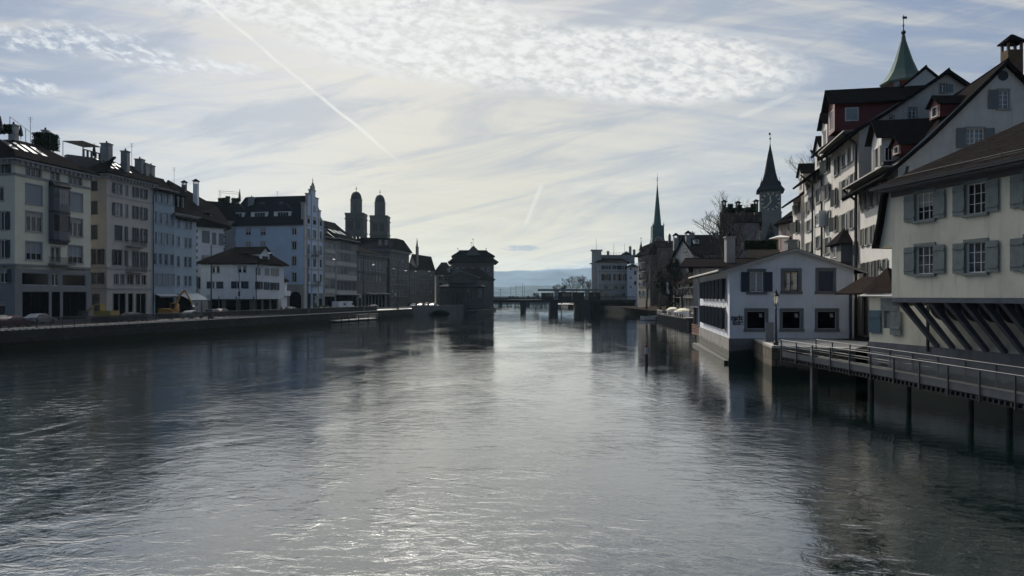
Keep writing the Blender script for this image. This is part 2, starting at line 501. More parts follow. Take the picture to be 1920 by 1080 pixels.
def wall_face(mb, f, polys, holes, rev=0.28, mi=0, o=0.0):
    ss = sorted({round(p[0], 4) for q in polys for p in q} | {round(x, 4) for h in holes for x in h[:2]})
    zs = sorted({round(p[1], 4) for q in polys for p in q} | {round(x, 4) for h in holes for x in h[2:4]})
    if not holes:
        for q in polys: mb.face([f.p(a, b, o) for a, b in q], mi)
        return
    for q in polys:
        x0, x1 = min(p[0] for p in q), max(p[0] for p in q)
        y0, y1 = min(p[1] for p in q), max(p[1] for p in q)
        for i in range(len(ss) - 1):
            if ss[i + 1] <= x0 or ss[i] >= x1: continue
            for j in range(len(zs) - 1):
                if zs[j + 1] <= y0 or zs[j] >= y1: continue
                cx, cy = (ss[i] + ss[i + 1]) / 2, (zs[j] + zs[j + 1]) / 2
                if any(h[0] < cx < h[1] and h[2] < cy < h[3] for h in holes): continue
                c = clip([(ss[i], zs[j]), (ss[i + 1], zs[j]), (ss[i + 1], zs[j + 1]), (ss[i], zs[j + 1])], q)
                if len(c) >= 3: mb.face([f.p(a, b, o) for a, b in c], mi)
    for a, b, c, d in (h[:4] for h in holes):
        for p, q in (((a, c), (a, d)), ((b, d), (b, c)), ((a, d), (b, d)), ((b, c), (a, c))):
            mb.face([f.p(*p, o), f.p(*q, o), f.p(*q, o - rev), f.p(*p, o - rev)], mi)


WR = random.Random(99)
CURTN = mat('net_curtain', (0.28, 0.27, 0.25), 0.8, 0.25, 6)
SKYREF = glassmat('pale_reflecting_glass', (0.07, 0.08, 0.095), 0.08, 0.8)
def window(root, f, h, st, trimm=None):
    """frame, bars, surround and sill as one part, its pane below it, shutters as parts of the house"""
    a, b, c, d = h[:4]
    g = st.get('o', 0.0)
    fm = st.get('frame', WHITE); tm = st.get('trim', STONE)
    mb = MB()
    t = st.get('tw', 0.14)
    if t > 0:
        pr = 0.05
        f.box(mb, a - t, a, c, d, g - 0.02, g + pr, 1); f.box(mb, b, b + t, c, d, g - 0.02, g + pr, 1)
        f.box(mb, a - t, b + t, d, d + t * 1.1, g - 0.02, g + pr + 0.015, 1)
        f.box(mb, a - t * 1.2, b + t * 1.2, c - t * 0.9, c, g - 0.02, g + pr + 0.10, 1)
    fw = st.get('fw', 0.07); r0, r1 = g - 0.17, g - 0.10
    f.box(mb, a, b, c, c + fw, r0, r1); f.box(mb, a, b, d - fw, d, r0, r1)
    f.box(mb, a, a + fw, c + fw, d - fw, r0, r1); f.box(mb, b - fw, b, c + fw, d - fw, r0, r1)
    nx, ny = st.get('nx', 2), st.get('ny', 1)
    bw = st.get('bw', 0.05)
    for i in range(1, nx):
        x = a + (b - a) * i / nx
        ww = bw * (1.8 if (nx % 2 == 0 and i == nx // 2) else 1)
        f.box(mb, x - ww / 2, x + ww / 2, c + fw, d - fw, r0 + 0.002, r1 + 0.002)
    for j in range(1, ny):
        z = c + (d - c) * j / ny
        f.box(mb, a + fw, b - fw, z - bw / 3, z + bw / 3, r0 + 0.01, r1 - 0.01)
    wo_ = mb.build('window', [fm, tm], root)
    pm = MB(); f.box(pm, a, b, c, d, g - 0.22, g - 0.145)
    q_ = WR.random()
    if 'blind' not in st and 'glass' not in st and (b - a) < 4:
        st = dict(st)
        if q_ < .22: st['glass'] = GLASSB
        elif q_ < .40: st['blind'] = CURTN; st['bk'] = WR.choice((.3, .5, .92))
        elif q_ < .55: st['glass'] = SKYREF
    if st.get('blind'):
        pm2 = st['blind']
        k = st.get('bk', 0.5)
        f.box(pm, a + fw, b - fw, d - (d - c) * k, d - fw, g - 0.142, g - 0.13, 1)
        pm.build('pane', [st.get('glass', GLASS), pm2], wo_)
    else:
        pm.build('pane', st.get('glass', GLASS), wo_)
    sh = st.get('sh')
    if sh:
        sm, mode = sh[0], sh[1]
        sw = (b - a) * (sh[2] if len(sh) > 2 else 0.5)
        if mode == 'closed':
            m2 = MB(); f.box(m2, a + 0.02, b - 0.02, c + 0.02, d - 0.02, g - 0.09, g - 0.04)
            m2.build('shutter', sm, root)
        else:
            for sgn in (-1, 1):
                if mode == 'left' and sgn > 0: continue
                if mode == 'right' and sgn < 0: continue
                x = a - t * 0.3 if sgn < 0 else b + t * 0.3
                m2 = MB()
                ang = st.get('ang', 0.0)
                if ang:
                    e = (sgn * sw * cos(ang), sw * sin(ang))
                    p0, p1 = (x, g + 0.07), (x + e[0], g + 0.07 + e[1])
                    th = 0.045
                    qx, qy = -sgn * sin(ang) * th, cos(ang) * th
                    m2.box8([f.p(p0[0], c, p0[1]), f.p(p1[0], c, p1[1]), f.p(p1[0] + qx, c, p1[1] + qy), f.p(p0[0] + qx, c, p0[1] + qy),
                             f.p(p0[0], d, p0[1]), f.p(p1[0], d, p1[1]), f.p(p1[0] + qx, d, p1[1] + qy), f.p(p0[0] + qx, d, p0[1] + qy)])
                else:
                    x0, x1 = sorted((x, x + sgn * sw))
                    f.box(m2, x0, x1, c, d, g + 0.07, g + 0.11)
                    if st.get('boards'):
                        for zz_ in (0.13, 0.80):
                            f.box(m2, x0 + 0.02, x1 - 0.02, c + (d - c) * zz_, c + (d - c) * zz_ + 0.10, g + 0.112, g + 0.15)
                    elif st.get('louv'):
                        nl = 16
                        f.box(m2, x0, x0 + 0.06, c, d, g + 0.112, g + 0.135); f.box(m2, x1 - 0.06, x1, c, d, g + 0.112, g + 0.135)
                        for k in range(nl):
                            zk = c + (d - c) * (k + 0.2) / nl
                            f.box(m2, x0 + 0.06, x1 - 0.06, zk, zk + (d - c) / nl * 0.45, g + 0.112, g + 0.13)
                m2.build('shutter', sm, root)
    return wo_


def house(name, label, pts, z0, z1, wm, wins=None, polys=None, cat='building', group=None, extra=None):
    """footprint pts: near-left, near-right, then round; wins: {edge: [(rect, style)]}"""
    wins = wins or {}; polys = polys or {}
    cx = sum(p[0] for p in pts) / len(pts); cy = sum(p[1] for p in pts) / len(pts)
    root = thing(name, label, cat, (cx, cy, z0), group)
    mb = MB(); n = len(pts); facs = []
    for i in range(n):
        f = Fac(pts[i], pts[(i + 1) % n]); facs.append(f)
        pl = polys.get(i) or [[(0, z0 - 0.5), (f.L, z0 - 0.5), (f.L, z1), (0, z1)]]
        wl = wins.get(i, [])
        if callable(wl): wl = wl(f); wins[i] = wl
        wall_face(mb, f, pl, [x[0] for x in wl])
    mb.face([(p[0], p[1], z1 - 0.05) for p in pts])
    mb.build('wall', wm, root)
    for i, wl in wins.items():
        for h, st in wl: window(root, facs[i], h, st)
    root_f[root.name] = facs
    return root, facs


root_f = {}


def offset(pts, d):
    """move every side of a convex footprint outwards by d (or a list of d)"""
    n = len(pts); ds = d if isinstance(d, (list, tuple)) else [d] * n
    fs = [Fac(pts[i], pts[(i + 1) % n]) for i in range(n)]
    out = []
    for i in range(n):
        f0, f1 = fs[i - 1], fs[i]
        a = f0.A + f0.n * ds[i - 1]; b = f1.A + f1.n * ds[i]
        cr = f0.u.x * f1.u.y - f0.u.y * f1.u.x
        if abs(cr) < 1e-6: out.append(tuple(b)); continue
        t = ((b - a).x * f1.u.y - (b - a).y * f1.u.x) / cr
        out.append(tuple(a + f0.u * t))
    return out


def ring(pts, z): return [(p[0], p[1], z) for p in pts]
def mid(a, b, t=0.5): return tuple(a[i] + (b[i] - a[i]) * t for i in range(len(a)))


def gable_roof(root, pts, ze, zr, over=0.6, t=0.22, axis=0, m_=None, gover=None, name='roof', belly=0.0):
    """ridge parallel to side 0 (axis 0) or side 1 (axis 1)"""
    m_ = m_ or TILE
    A, B, C_, D = pts if axis == 0 else (pts[1], pts[2], pts[3], pts[0])
    go = over if gover is None else gover
    A, B, C_, D = offset([A, B, C_, D], [0, go, 0, go])
    R0, R1 = mid(A, D), mid(B, C_)
    mb = MB()
    for (E0, E1) in ((A, B), (D, C_)):
        e0, e1 = Vector(E0), Vector(E1); r0, r1 = Vector(R0), Vector(R1)
        w0 = (e0 - r0).length; sl = (zr - ze) / w0
        k = 1 + over / w0
        o0, o1 = r0 + (e0 - r0) * k, r1 + (e1 - r1) * k
        m0, m1 = r0 + (e0 - r0) * 0.72, r1 + (e1 - r1) * 0.72
        zm = zr - (zr - ze) * (0.72 + belly)
        zo = ze - over * sl * (1 - belly * 2.5)
        mb.slab([(*o0, zo), (*o1, zo), (*m1, zm), (*m0, zm)], t)
        mb.slab([(*m0, zm), (*m1, zm), (*r1, zr), (*r0, zr)], t)
    mb.tube((*R0, zr - 0.03), (*R1, zr - 0.03), 0.14, n=6)
    return mb.build(name, m_, root)


def hip_roof(root, pts, ze, zr, over=0.6, ins=None, axis=0, m_=None, fascia=0.2, name='roof'):
    m_ = m_ or TILE
    E = offset(pts, over)
    if axis == 0:
        r0, r1 = mid(E[0], E[3]), mid(E[1], E[2])
    else:
        r0, r1 = mid(E[0], E[1]), mid(E[3], E[2])
    L = hypot(r1[0] - r0[0], r1[1] - r0[1])
    ins = ins if ins is not None else min(L * 0.45, hypot(E[0][0] - E[3][0], E[0][1] - E[3][1]) / 2)
    k = ins / L
    q0, q1 = mid(r0, r1, k), mid(r0, r1, 1 - k)
    top = [q0, q1, q1, q0] if axis == 0 else [q0, q0, q1, q1]
    mb = MB()
    mb.loft([ring(E, ze - fascia), ring(E, ze), ring(top, zr)], 0, True, False)
    return mb.build(name, m_, root)


def flat_mansard(root, pts, ze, z1, ins, over=0.7, m_=None, fascia=0.25):
    m_ = m_ or TILE
    mb = MB()
    mb.loft([ring(offset(pts, over), ze - fascia), ring(offset(pts, over), ze), ring(offset(pts, -ins), z1)])
    return mb.build('roof', m_, root)


def cornice(root, facs, idx, z, hgt=0.5, out=0.5, m_=None, dent=0):
    mb = MB()
    for i in idx:
        f = facs[i]
        f.box(mb, -out * 0.9, f.L + out * 0.9, z - hgt * 0.4, z, 0.003, out)
        f.box(mb, -out * 0.4, f.L + out * 0.4, z - hgt, z - hgt * 0.4, 0.004, out * 0.5)
        if dent:
            k = int(f.L / dent)
            for j in range(k):
                x = (j + 0.5) * f.L / k
                f.box(mb, x - 0.1, x + 0.1, z - hgt * 0.9, z - hgt * 0.4 - 0.01, out * 0.5, out * 0.85)
    return mb.build('cornice', m_ or STONE, root)


def band(root, f, zs, m_=None, hgt=0.25, out=0.08, s0=None, s1=None):
    for z in zs:
        mb = MB(); f.box(mb, 0 if s0 is None else s0, f.L if s1 is None else s1, z - hgt / 2, z + hgt / 2, -0.02, out)
        mb.build('string_course', m_ or STONE, root)


def chimney(root, x, y, z0, z1, w=0.9, d=None, m_=None, cap='flat', rz=0.0):
    d = d or w; mb = MB(); m_ = m_ or STONE
    mb.box((x, y, (z0 + z1) / 2), (w, d, z1 - z0), rz)
    if cap == 'flat':
        mb.box((x, y, z1 + 0.08), (w + 0.25, d + 0.25, 0.16), rz, 0)
        mb.lathe(x, y, [(0.16, z1 + .16), (0.14, z1 + .6)], 6, 0, 1)
    else:
        for sx in (-1, 1):
            for sy in (-1, 1):
                v = Matrix.Rotation(rz, 2) @ Vector((sx * (w / 2 - 0.09), sy * (d / 2 - 0.09)))
                mb.box((x + v.x, y + v.y, z1 + 0.3), (0.17, 0.17, 0.6), rz)
        v0 = [Matrix.Rotation(rz, 2) @ Vector((a * (w / 2 + .18), b * (d / 2 + .18))) for a, b in ((-1, -1), (1, -1), (1, 1), (-1, 1))]
        b0 = [(x + q.x, y + q.y, z1 + 0.6) for q in v0]
        b1 = [(x + q.x * 0.12, y + q.y * 0.12, z1 + 0.6 + w * 0.62) for q in v0]
        mb.loft([b0, [(p[0], p[1], p[2] + 0.1) for p in b0], b1], 1)
    return mb.build('chimney', [m_, TILEF], root)


def downpipe(root, f, s, z0, z1, r=0.09, out=0.18, over=0.8, m_=None):
    mb = MB()
    mb.path([f.p(s, z1, over), f.p(s, z1 - 0.35, over * 0.85), f.p(s, z1 - 1.1, out), f.p(s, z0, out)], r, 6)
    return mb.build('downpipe', m_ or METALD, root)


def dormer(root, f, s0, s1, z0, z1, depth, o=0.0, wm=None, rm=None, zr=None, win=None, kind='gable', side=None, over=0.3):
    """box dormer standing in a roof; its front in the plane o of facade f"""
    wm = wm or WHITE; rm = rm or TILE
    mb = MB()
    A, B = f.p(s0, 0, o)[:2], f.p(s1, 0, o)[:2]
    C_, D = f.p(s1, 0, o - depth)[:2], f.p(s0, 0, o - depth)[:2]
    zr = zr if zr is not None else z1 + (s1 - s0) * 0.45
    fs = [Fac(A, B), Fac(B, C_), Fac(C_, D), Fac(D, A)]
    L = s1 - s0
    holes = []
    if win: holes = [(win[0] * L, win[1] * L, z0 + win[2] * (z1 - z0), z0 + win[3] * (z1 - z0))]
    pl = [(0, z0), (L, z0), (L, z1), (0, z1)] if kind != 'gable' else [(0, z0), (L, z0), (L, z1), (L / 2, zr - .02), (0, z1)]
    wall_face(mb, fs[0], [pl], holes, 0.2)
    for i in (1, 3):
        wall_face(mb, fs[i], [[(0, z0), (depth, z0), (depth, z1), (0, z1)]], [], 0.2)
    b = mb.build('dormer', wm, root)
    if holes:
        h = holes[0]; m2 = MB(); g = fs[0]; st = win[4] if len(win) > 4 else {}
        fm = st.get('frame', WHITE)
        g.box(m2, h[0], h[1], h[2], h[2] + .07, -.1, 0.03); g.box(m2, h[0], h[1], h[3] - .07, h[3], -.1, 0.03)
        g.box(m2, h[0], h[0] + .07, h[2] + .07, h[3] - .07, -.1, 0.03); g.box(m2, h[1] - .07, h[1], h[2] + .07, h[3] - .07, -.1, 0.03)
        for i in range(1, st.get('nx', 2)):
            x = h[0] + (h[1] - h[0]) * i / st.get('nx', 2); g.box(m2, x - .035, x + .035, h[2] + .07, h[3] - .07, -.1, 0.02)
        m2.build('dormer_window', fm, b)
        m3 = MB(); g.box(m3, h[0], h[1], h[2], h[3], -.16, -.11); m3.build('pane', st.get('glass', GLASS), b)
    m4 = MB()
    A2, B2, C2, D2 = offset([A, B, C_, D], [over, over, 0, over])
    if kind == 'gable':
        R0, R1 = mid(A2, B2), mid(D2, C2)
        m4.slab([(*A2, z1 - .1), (*D2, z1 - .1), (*R1, zr), (*R0, zr)], .12)
        m4.slab([(*B2, z1 - .1), (*C2, z1 - .1), (*R1, zr), (*R0, zr)], .12)
    elif kind == 'shed':
        m4.slab([(*A2, z1), (*B2, z1), (*C2, zr), (*D2, zr)], .15)
    else:
        R0, R1 = mid(mid(A2, B2), mid(D2, C2), .35), mid(D2, C2)
        m4.loft([ring([A2, B2, C2, D2], z1 - .1), ring([A2, B2, C2, D2], z1), [(*R0, zr), (*R0, zr), (*R1, zr), (*R1, zr)]])
    m4.build('dormer_roof', rm, b)
    return b


def skylight(root, f, ze, run, rise, s0, s1, t0, t1, over=0.0, m_=None):
    def q(s, t, l): return f.p(s, ze + rise * t + l, over - (run + over) * t)
    mb = MB()
    mb.box8([q(s0, t0, .02), q(s1, t0, .02), q(s1, t1, .02), q(s0, t1, .02), q(s0, t0, .14), q(s1, t0, .14), q(s1, t1, .14), q(s0, t1, .14)])
    return mb.build('skylight', m_ or SKYL, root)


def aerial(root, px, Y, y0, h):
    x, y = P(px, Y); z = Z(y0, Y); mb = MB(); mb.tube((x, y, z - 1.5), (x, y, z + h), .035, n=4)
    for k in range(3): mb.tube((x - .45 + .08 * k, y, z + h - .1 - .28 * k), (x + .45 - .08 * k, y, z + h - .1 - .28 * k), .02, n=4)
    return mb.build('aerial', METALD, root)


def balcony(root, f, s0, s1, z, dep=1.0, hgt=1.0, m_=None):
    mb = MB()
    f.box(mb, s0, s1, z - 0.18, z, 0.01, dep, 0)
    f.box(mb, s0, s1, z + hgt - 0.05, z + hgt, dep - .06, dep, 1)
    n = max(4, int((s1 - s0) / 0.16))
    for i in range(n + 1):
        x = s0 + 0.02 + (s1 - s0 - .04) * i / n
        f.box(mb, x - .015, x + .015, z + .002, z + hgt - .05, dep - .045, dep - .015, 1)
    for e in (s0 + .02, s1 - .02):
        f.box(mb, e - .02, e + .02, z + hgt - .05, z + hgt - .005, .01, dep - .06, 1)
        for k in range(1, 6):
            o = dep * k / 6
            f.box(mb, e - .012, e + .012, z + .002, z + hgt - .05, o - .015, o + .015, 1)
    return mb.build('balcony', [STONE, m_ or METALD], root)
# ------------------------------------------------------------------ water, ground, terrain
def water_material():
    M = bpy.data.materials.new('river_water'); M.use_nodes = True
    t = NT(M.node_tree); b = M.node_tree.nodes['Principled BSDF']
    g = t.n('ShaderNodeNewGeometry').outputs['Position']
    s = t.n('ShaderNodeSeparateXYZ'); t.put(s.inputs[0], g)
    x, y = s.outputs[0], s.outputs[1]
    b.inputs['Base Color'].default_value = (0.002, 0.008, 0.007, 1)
    b.inputs['Roughness'].default_value = 0.02
    b.inputs['IOR'].default_value = 1.5
    patch = t.noise(t.xyz(t.m('MULTIPLY', x, 0.055), t.m('MULTIPLY', y, 0.030)), 1.0, 4, 0.62, 1.2)
    amp = t.smooth(patch, 0.36, 0.66, 0.50, 1.35)
    fine_ = t.noise(t.xyz(t.m('MULTIPLY', x, 0.16), t.m('MULTIPLY', y, 0.09)), 1.0, 3, 0.6, 0.8)
    amp = t.m('MULTIPLY', amp, t.smooth(fine_, 0.35, 0.65, 0.55, 1.25))
    amp = t.m('MULTIPLY', amp, t.smooth(y, 14.0, 110.0, 1.0, 0.36))
    amp = t.m('MULTIPLY', amp, t.smooth(x, 4.0, 16.0, 1.0, 0.55))
    v1 = t.xyz(t.m('MULTIPLY', x, 0.36), t.m('MULTIPLY', y, 0.60))
    w1 = t.noise(v1, 1.0, 3, 0.55, 0.9)
    w2 = t.noise(t.xyz(t.m('MULTIPLY_ADD', y, 0.3, t.m('MULTIPLY', x, 1.25)), t.m('MULTIPLY', y, 1.75)), 1.0, 4, 0.6, 1.3)
    w3 = t.noise(t.xyz(t.m('MULTIPLY_ADD', y, -1.2, t.m('MULTIPLY', x, 4.2)), t.m('MULTIPLY', y, 5.4)), 1.0, 3, 0.6, 0.9)
    w4 = t.noise(t.xyz(t.m('MULTIPLY', x, 12.0), t.m('MULTIPLY', y, 14.0)), 1.0, 2, 0.5, 0.3)
    h = t.m('ADD', t.m('MULTIPLY', w1, 0.034), t.m('ADD', t.m('MULTIPLY', w2, 0.033), t.m('MULTIPLY_ADD', w4, 0.0009, t.m('MULTIPLY', w3, 0.0070))))
    h = t.m('MULTIPLY', h, amp)
    bp = t.n('ShaderNodeBump'); bp.inputs['Strength'].default_value = 1.0; bp.inputs['Distance'].default_value = 1.0
    t.put(bp.inputs['Height'], h)
    t.put(b.inputs['Normal'], bp.outputs[0])
    b.inputs['Coat Weight'].default_value = 1.0; b.inputs['Coat IOR'].default_value = 1.5; b.inputs['Coat Roughness'].default_value = 0.02
    t.put(b.inputs['Coat Normal'], bp.outputs[0])
    return M


mb = MB()
xs = [-6000, -600, -100, 100, 600, 6000]; ysq = [-80, 200, 700, 4000, 9000]
for i in range(5):
    for j in range(4):
        mb.face([(xs[i], ysq[j], 0), (xs[i + 1], ysq[j], 0), (xs[i + 1], ysq[j + 1], 0), (xs[i], ysq[j + 1], 0)])
tag(mb.build('river_water', water_material()), kind='structure')
tag(MB().face([(-7000, -4000, -3), (7000, -4000, -3), (7000, 9600, -3), (-7000, 9600, -3)]).build('ground', mat('river_bed', (0.05, 0.05, 0.04))), kind='structure')

GZ = 2.13
def LW(Y, o=0.0): return (-72.6 + 0.18 * Y - o, Y)      # river edge of the quay on the left bank
def wallpx(px): return 100696.0 / (1209.7 - px)         # distance of the quay wall seen in that bearing
LINE = lambda px: 127604.0 / (1210 - px)                 # distance of the house fronts on the left bank
PAVE = mat('asphalt', (0.06, 0.062, 0.065), 0.55, 0.25, 0.6, 0.004, 20)
PAVL = mat('paving', (0.13, 0.125, 0.12), 0.75, 0.2, 0.8, 0.004, 20)
lp = [LW(10), LW(231), (-18.8, 262), (-8.2, 330), (-8.2, 352), (-26, 356), (-30, 620), (-220, 690), (-5000, 900), (-5000, 10)]
mb = MB(); mb.face([(p[0], p[1], GZ) for p in lp])
tag(mb.build('street', PAVE), kind='structure')
# raised pavement in front of the houses, with its kerb, and the strip along the wall
mb = MB()
a0, a1 = 60, 300
def FL(Y, o): return (-92 + 0.18 * Y + o, Y)
mb.box8([(*FL(a0, 3.4), GZ + .004), (*FL(a1, 3.4), GZ + .004), (*FL(a1, -.5), GZ + .004), (*FL(a0, -.5), GZ + .004),
         (*FL(a0, 3.4), GZ + .14), (*FL(a1, 3.4), GZ + .14), (*FL(a1, -.5), GZ + .14), (*FL(a0, -.5), GZ + .14)])
mb.box8([(*LW(12, 0.4), GZ + .004), (*LW(231, 0.4), GZ + .004), (*LW(231, 3.4), GZ + .004), (*LW(12, 3.4), GZ + .004),
         (*LW(12, 0.4), GZ + .13), (*LW(231, 0.4), GZ + .13), (*LW(231, 3.4), GZ + .13), (*LW(12, 3.4), GZ + .13)])
tag(mb.build('pavement', PAVL), kind='structure')
# quay wall
QST = blockmat('quay_stone', (0.055, 0.052, 0.048), (0.025, 0.025, 0.024), 1.3, 0.55)
mb = MB(); fq = Fac(LW(10), LW(231)); L = fq.L
mb.box8([fq.p(0, -2, .45), fq.p(L, -2, .45), fq.p(L, -2, -.8), fq.p(0, -2, -.8), fq.p(0, .45, .35), fq.p(L, .45, .35), fq.p(L, .45, -.8), fq.p(0, .45, -.8)])
fq.box(mb, 0, L, 0.45, GZ - .02, -.8, 0.0)
qw = thing('quay_wall', 'long dark stone quay wall along the street side of the river', 'wall', (*LW(120), 0))
mb.build('wall', QST, qw)
mb = MB(); k = 0; x = 0.0
rnd = random.Random(5)
while x < L - 1.3:
    d = .92
    fq.box(mb, x, x + d - 0.42, GZ - .018, GZ + .10, -.30, .08); x += d
mb.build('coping_light_dashes', mat('sunlit_coping', (0.62, 0.60, 0.55), 0.6, 0.1, 3), qw)  # spaced pale blocks paint the sunlight that shows under the railing
# railing on the quay wall
def railing(name, label, f, s0, s1, z, hgt, o, sp=0.13, post=2.0, m_=None, bar=0.022):
    r = thing(name, label, 'railing', f.p((s0 + s1) / 2, z, o))
    a = MB(); f.box(a, s0, s1, z + hgt - .06, z + hgt, o - .04, o + .04); f.box(a, s0, s1, z + .10, z + .14, o - .02, o + .02)
    a.build('handrail', m_ or METALD, r)
    a = MB(); x = s0
    while x < s1:
        f.box(a, x, x + bar, z + .14, z + hgt - .06, o - .02, o + .02); x += sp
    a.build('balusters', m_ or METALD, r)
    a = MB(); x = s0
    while x <= s1:
        f.box(a, x - .035, x + .035, z - .02, z + hgt - .002, o - .035, o + .035); x += post
    a.build('posts', m_ or METALD, r)
    return r
railing('quay_railing', 'long dark barred railing on top of the street side quay wall', fq, 8, L - 30, GZ + .0, 1.35, -.45, 0.115, 2.0, None, 0.034)

# bank beyond the quay: curved wall with the arch of an underpass, town hall platform
AW = mat('grey_abutment', (0.10, 0.10, 0.10), 0.85, 0.2, 0.5, 0.01, stain=0.4)
pf = thing('embankment_wall', 'grey river wall with a dark low arch in front of the guard house', 'wall', (-25, 246, 0))
mb = MB(); fa = Fac(LW(231), (-18.8, 262)); Lf = fa.L
s0, s1 = fa.s_(801), fa.s_(846)
n = 10; arc = []
for i in range(n + 1):
    u_ = i / n; arc.append((s0 + (s1 - s0) * u_, -0.3 + 1.75 * sin(pi * u_) ** 0.7))
for i in range(n):
    mb.box8([fa.p(arc[i][0], arc[i][1], 0), fa.p(arc[i + 1][0], arc[i + 1][1], 0), fa.p(arc[i + 1][0], arc[i + 1][1], -6), fa.p(arc[i][0], arc[i][1], -6),
             fa.p(arc[i][0], GZ, 0), fa.p(arc[i + 1][0], GZ, 0), fa.p(arc[i + 1][0], GZ, -6), fa.p(arc[i][0], GZ, -6)])
fa.box(mb, 0, s0, -2, GZ, -1, 0); fa.box(mb, s1, Lf, -2, GZ, -1, 0)
fa.box(mb, s0 - .1, s1 + .1, -2, GZ - .01, -6.6, -6.02)
fb2 = Fac((-18.8, 262), (-8.2, 330)); fb2.box(mb, 0, fb2.L, -2, GZ, -1, 0)
mb.build('wall', AW, pf)
mb = MB(); fa.box(mb, 0, Lf, GZ, GZ + .95, -.35, -.02); fb2.box(mb, 0, fb2.L, GZ, GZ + .95, -.35, -.02)
mb.build('parapet', AW, pf)
# long low boat canopy beside the platform
mb = MB(); fb2.box(mb, 8, 50, -0.4, 0.9, 1.0, 4.5, 0); fb2.box(mb, 7.6, 50.4, 0.9, 1.1, .9, 4.7, 1)
one(mb, 'boat_jetty', [METALD, FRAMEG], 'low dark jetty with a pale deck beside the town hall platform', 'jetty', (-15, 290, -0.4))

# right bank
FLW = lambda Y: (35.1 - 0.2 * Y, Y)
RP = [(26.0, 92), (29.5, 118), (40.5, 150), (42.0, 180), (42.5, 250), (36, 300), (34, 345), (34, 620), (300, 690), (5000, 900), (5000, -40), (43, -40), FLW(20), FLW(52), (24.6, 53), (19.7, 56.1), (21.6, 66.7), (19.45, 66.1), (23.2, 91.4)]
mb = MB(); mb.face([(p[0], p[1], 2.2) for p in RP])
tag(mb.build('square', mat('dark_paving', (0.045, 0.043, 0.042), .9, .25, .8, spec=0)), kind='structure')
mb = MB()
for a, b in zip(RP[:8], RP[1:8]):
    f = Fac(a, b); mb.face([f.p(0, -2), f.p(f.L, -2), f.p(f.L, 2.2), f.p(0, 2.2)])
one(mb, 'river_wall', QST, 'dark stone river wall behind the moored boats', 'wall', (30, 120, -2))
# quay block that carries the lamp
PB = blockmat('pier_blocks', (0.13, 0.11, 0.085), (0.035, 0.03, 0.025), 1.15, 0.62, 0.9, 0.05)
mb = MB()
q = [(21.6, 66.3), (19.7, 56.1), (24.6, 53.0), (29.5, 60), (27, 65.7)]
mb.loft([ring(offset(q[::1], 0.0), -2), ring(q, 2.1)])
mb.loft([ring(q, 2.1), ring(q, 2.28)], 1)
qb = one(mb, 'stone_pier', [PB, STONEL], 'rough block stone pier standing in the river at the foot bridge end', 'pier', (23, 60, -2))
# hill behind the right bank
def hillmesh(name, x0, x1, y0, y1, nx, ny, fn, m_, kind='structure'):
    mb = MB()
    for i in range(nx + 1):
        for j in range(ny + 1):
            x = x0 + (x1 - x0) * i / nx; y = y0 + (y1 - y0) * j / ny
            mb.v.append((x, y, fn(x, y)))
    for i in range(nx):
        for j in range(ny):
            a = i * (ny + 1) + j
            mb.f.append((a, a + ny + 1, a + ny + 2, a + 1)); mb.m.append(0)
    return tag(mb.build(name, m_, None, True), kind=kind)
def ss(x, a, b):
    t = max(0, min(1, (x - a) / (b - a))); return t * t * (3 - 2 * t)
def fbm(x, y, s, o=4):
    return sum(mnoise.noise(Vector((x / s * 2 ** k, y / s * 2 ** k, 3.1))) / 2 ** k for k in range(o))
SCRUB = mat('bare_scrub', (0.05, 0.036, 0.03), 0.95, 0.5, 0.6, 0.3, 1.5, col2=(0.02, 0.018, 0.015), spec=0)
hillmesh('hill', 40, 260, 108, 420, 60, 70, lambda x, y: 2.0 + 17.5 * ss(x, 44, 64) * ss(y, 112, 150) * (1 - ss(y, 235, 290)) * (1 - ss(x, 200, 255)) + fbm(x, y, 9) * 0.9 * ss(x, 46, 55), SCRUB)
HILLM = mat('hazy_wooded_slope', (0.12, 0.15, 0.17), 0.9, 0.5, 0.02, 0, spec=0)
FARM = mat('hazy_far_slope', (0.22, 0.27, 0.33), 0.9, 0.3, 0.003, 0, spec=0)  # pale bluish base of both slopes carries part of the distance haze
def rng(x, y, pts, Yc, wy, rough):
    """height of a range whose crest is given as (px, py) seen at distance Yc"""
    px = CX + x / Yc * FX
    for (a, b), (c_, d) in zip(pts, pts[1:]):
        if a <= px <= c_:
            py = b + (d - b) * (px - a) / (c_ - a); break
    else: py = pts[0][1] if px < pts[0][0] else pts[-1][1]
    top = Z(py, Yc)
    fall = max(0.0, 1 - abs(y - Yc) / wy)
    return (top + fbm(x, 7, Yc / 14.0, 5) * rough) * fall ** 0.8 + fbm(x, y, Yc / 20.0, 4) * rough * fall * (1 - fall) - 3
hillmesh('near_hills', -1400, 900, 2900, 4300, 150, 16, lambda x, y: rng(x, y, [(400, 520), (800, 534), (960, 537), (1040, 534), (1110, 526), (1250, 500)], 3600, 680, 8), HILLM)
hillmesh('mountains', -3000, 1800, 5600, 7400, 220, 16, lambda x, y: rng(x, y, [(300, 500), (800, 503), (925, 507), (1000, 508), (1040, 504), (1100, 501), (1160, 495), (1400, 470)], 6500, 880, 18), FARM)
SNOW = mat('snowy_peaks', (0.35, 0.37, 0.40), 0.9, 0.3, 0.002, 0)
hillmesh('snow_mountains', -2500, 2500, 8000, 9000, 220, 10, lambda x, y: rng(x, y, [(300, 515), (1000, 512), (1030, 502), (1052, 499.5), (1066, 497), (1080, 500), (1092, 495), (1110, 497), (1400, 500)], 8500, 480, 45), SNOW)

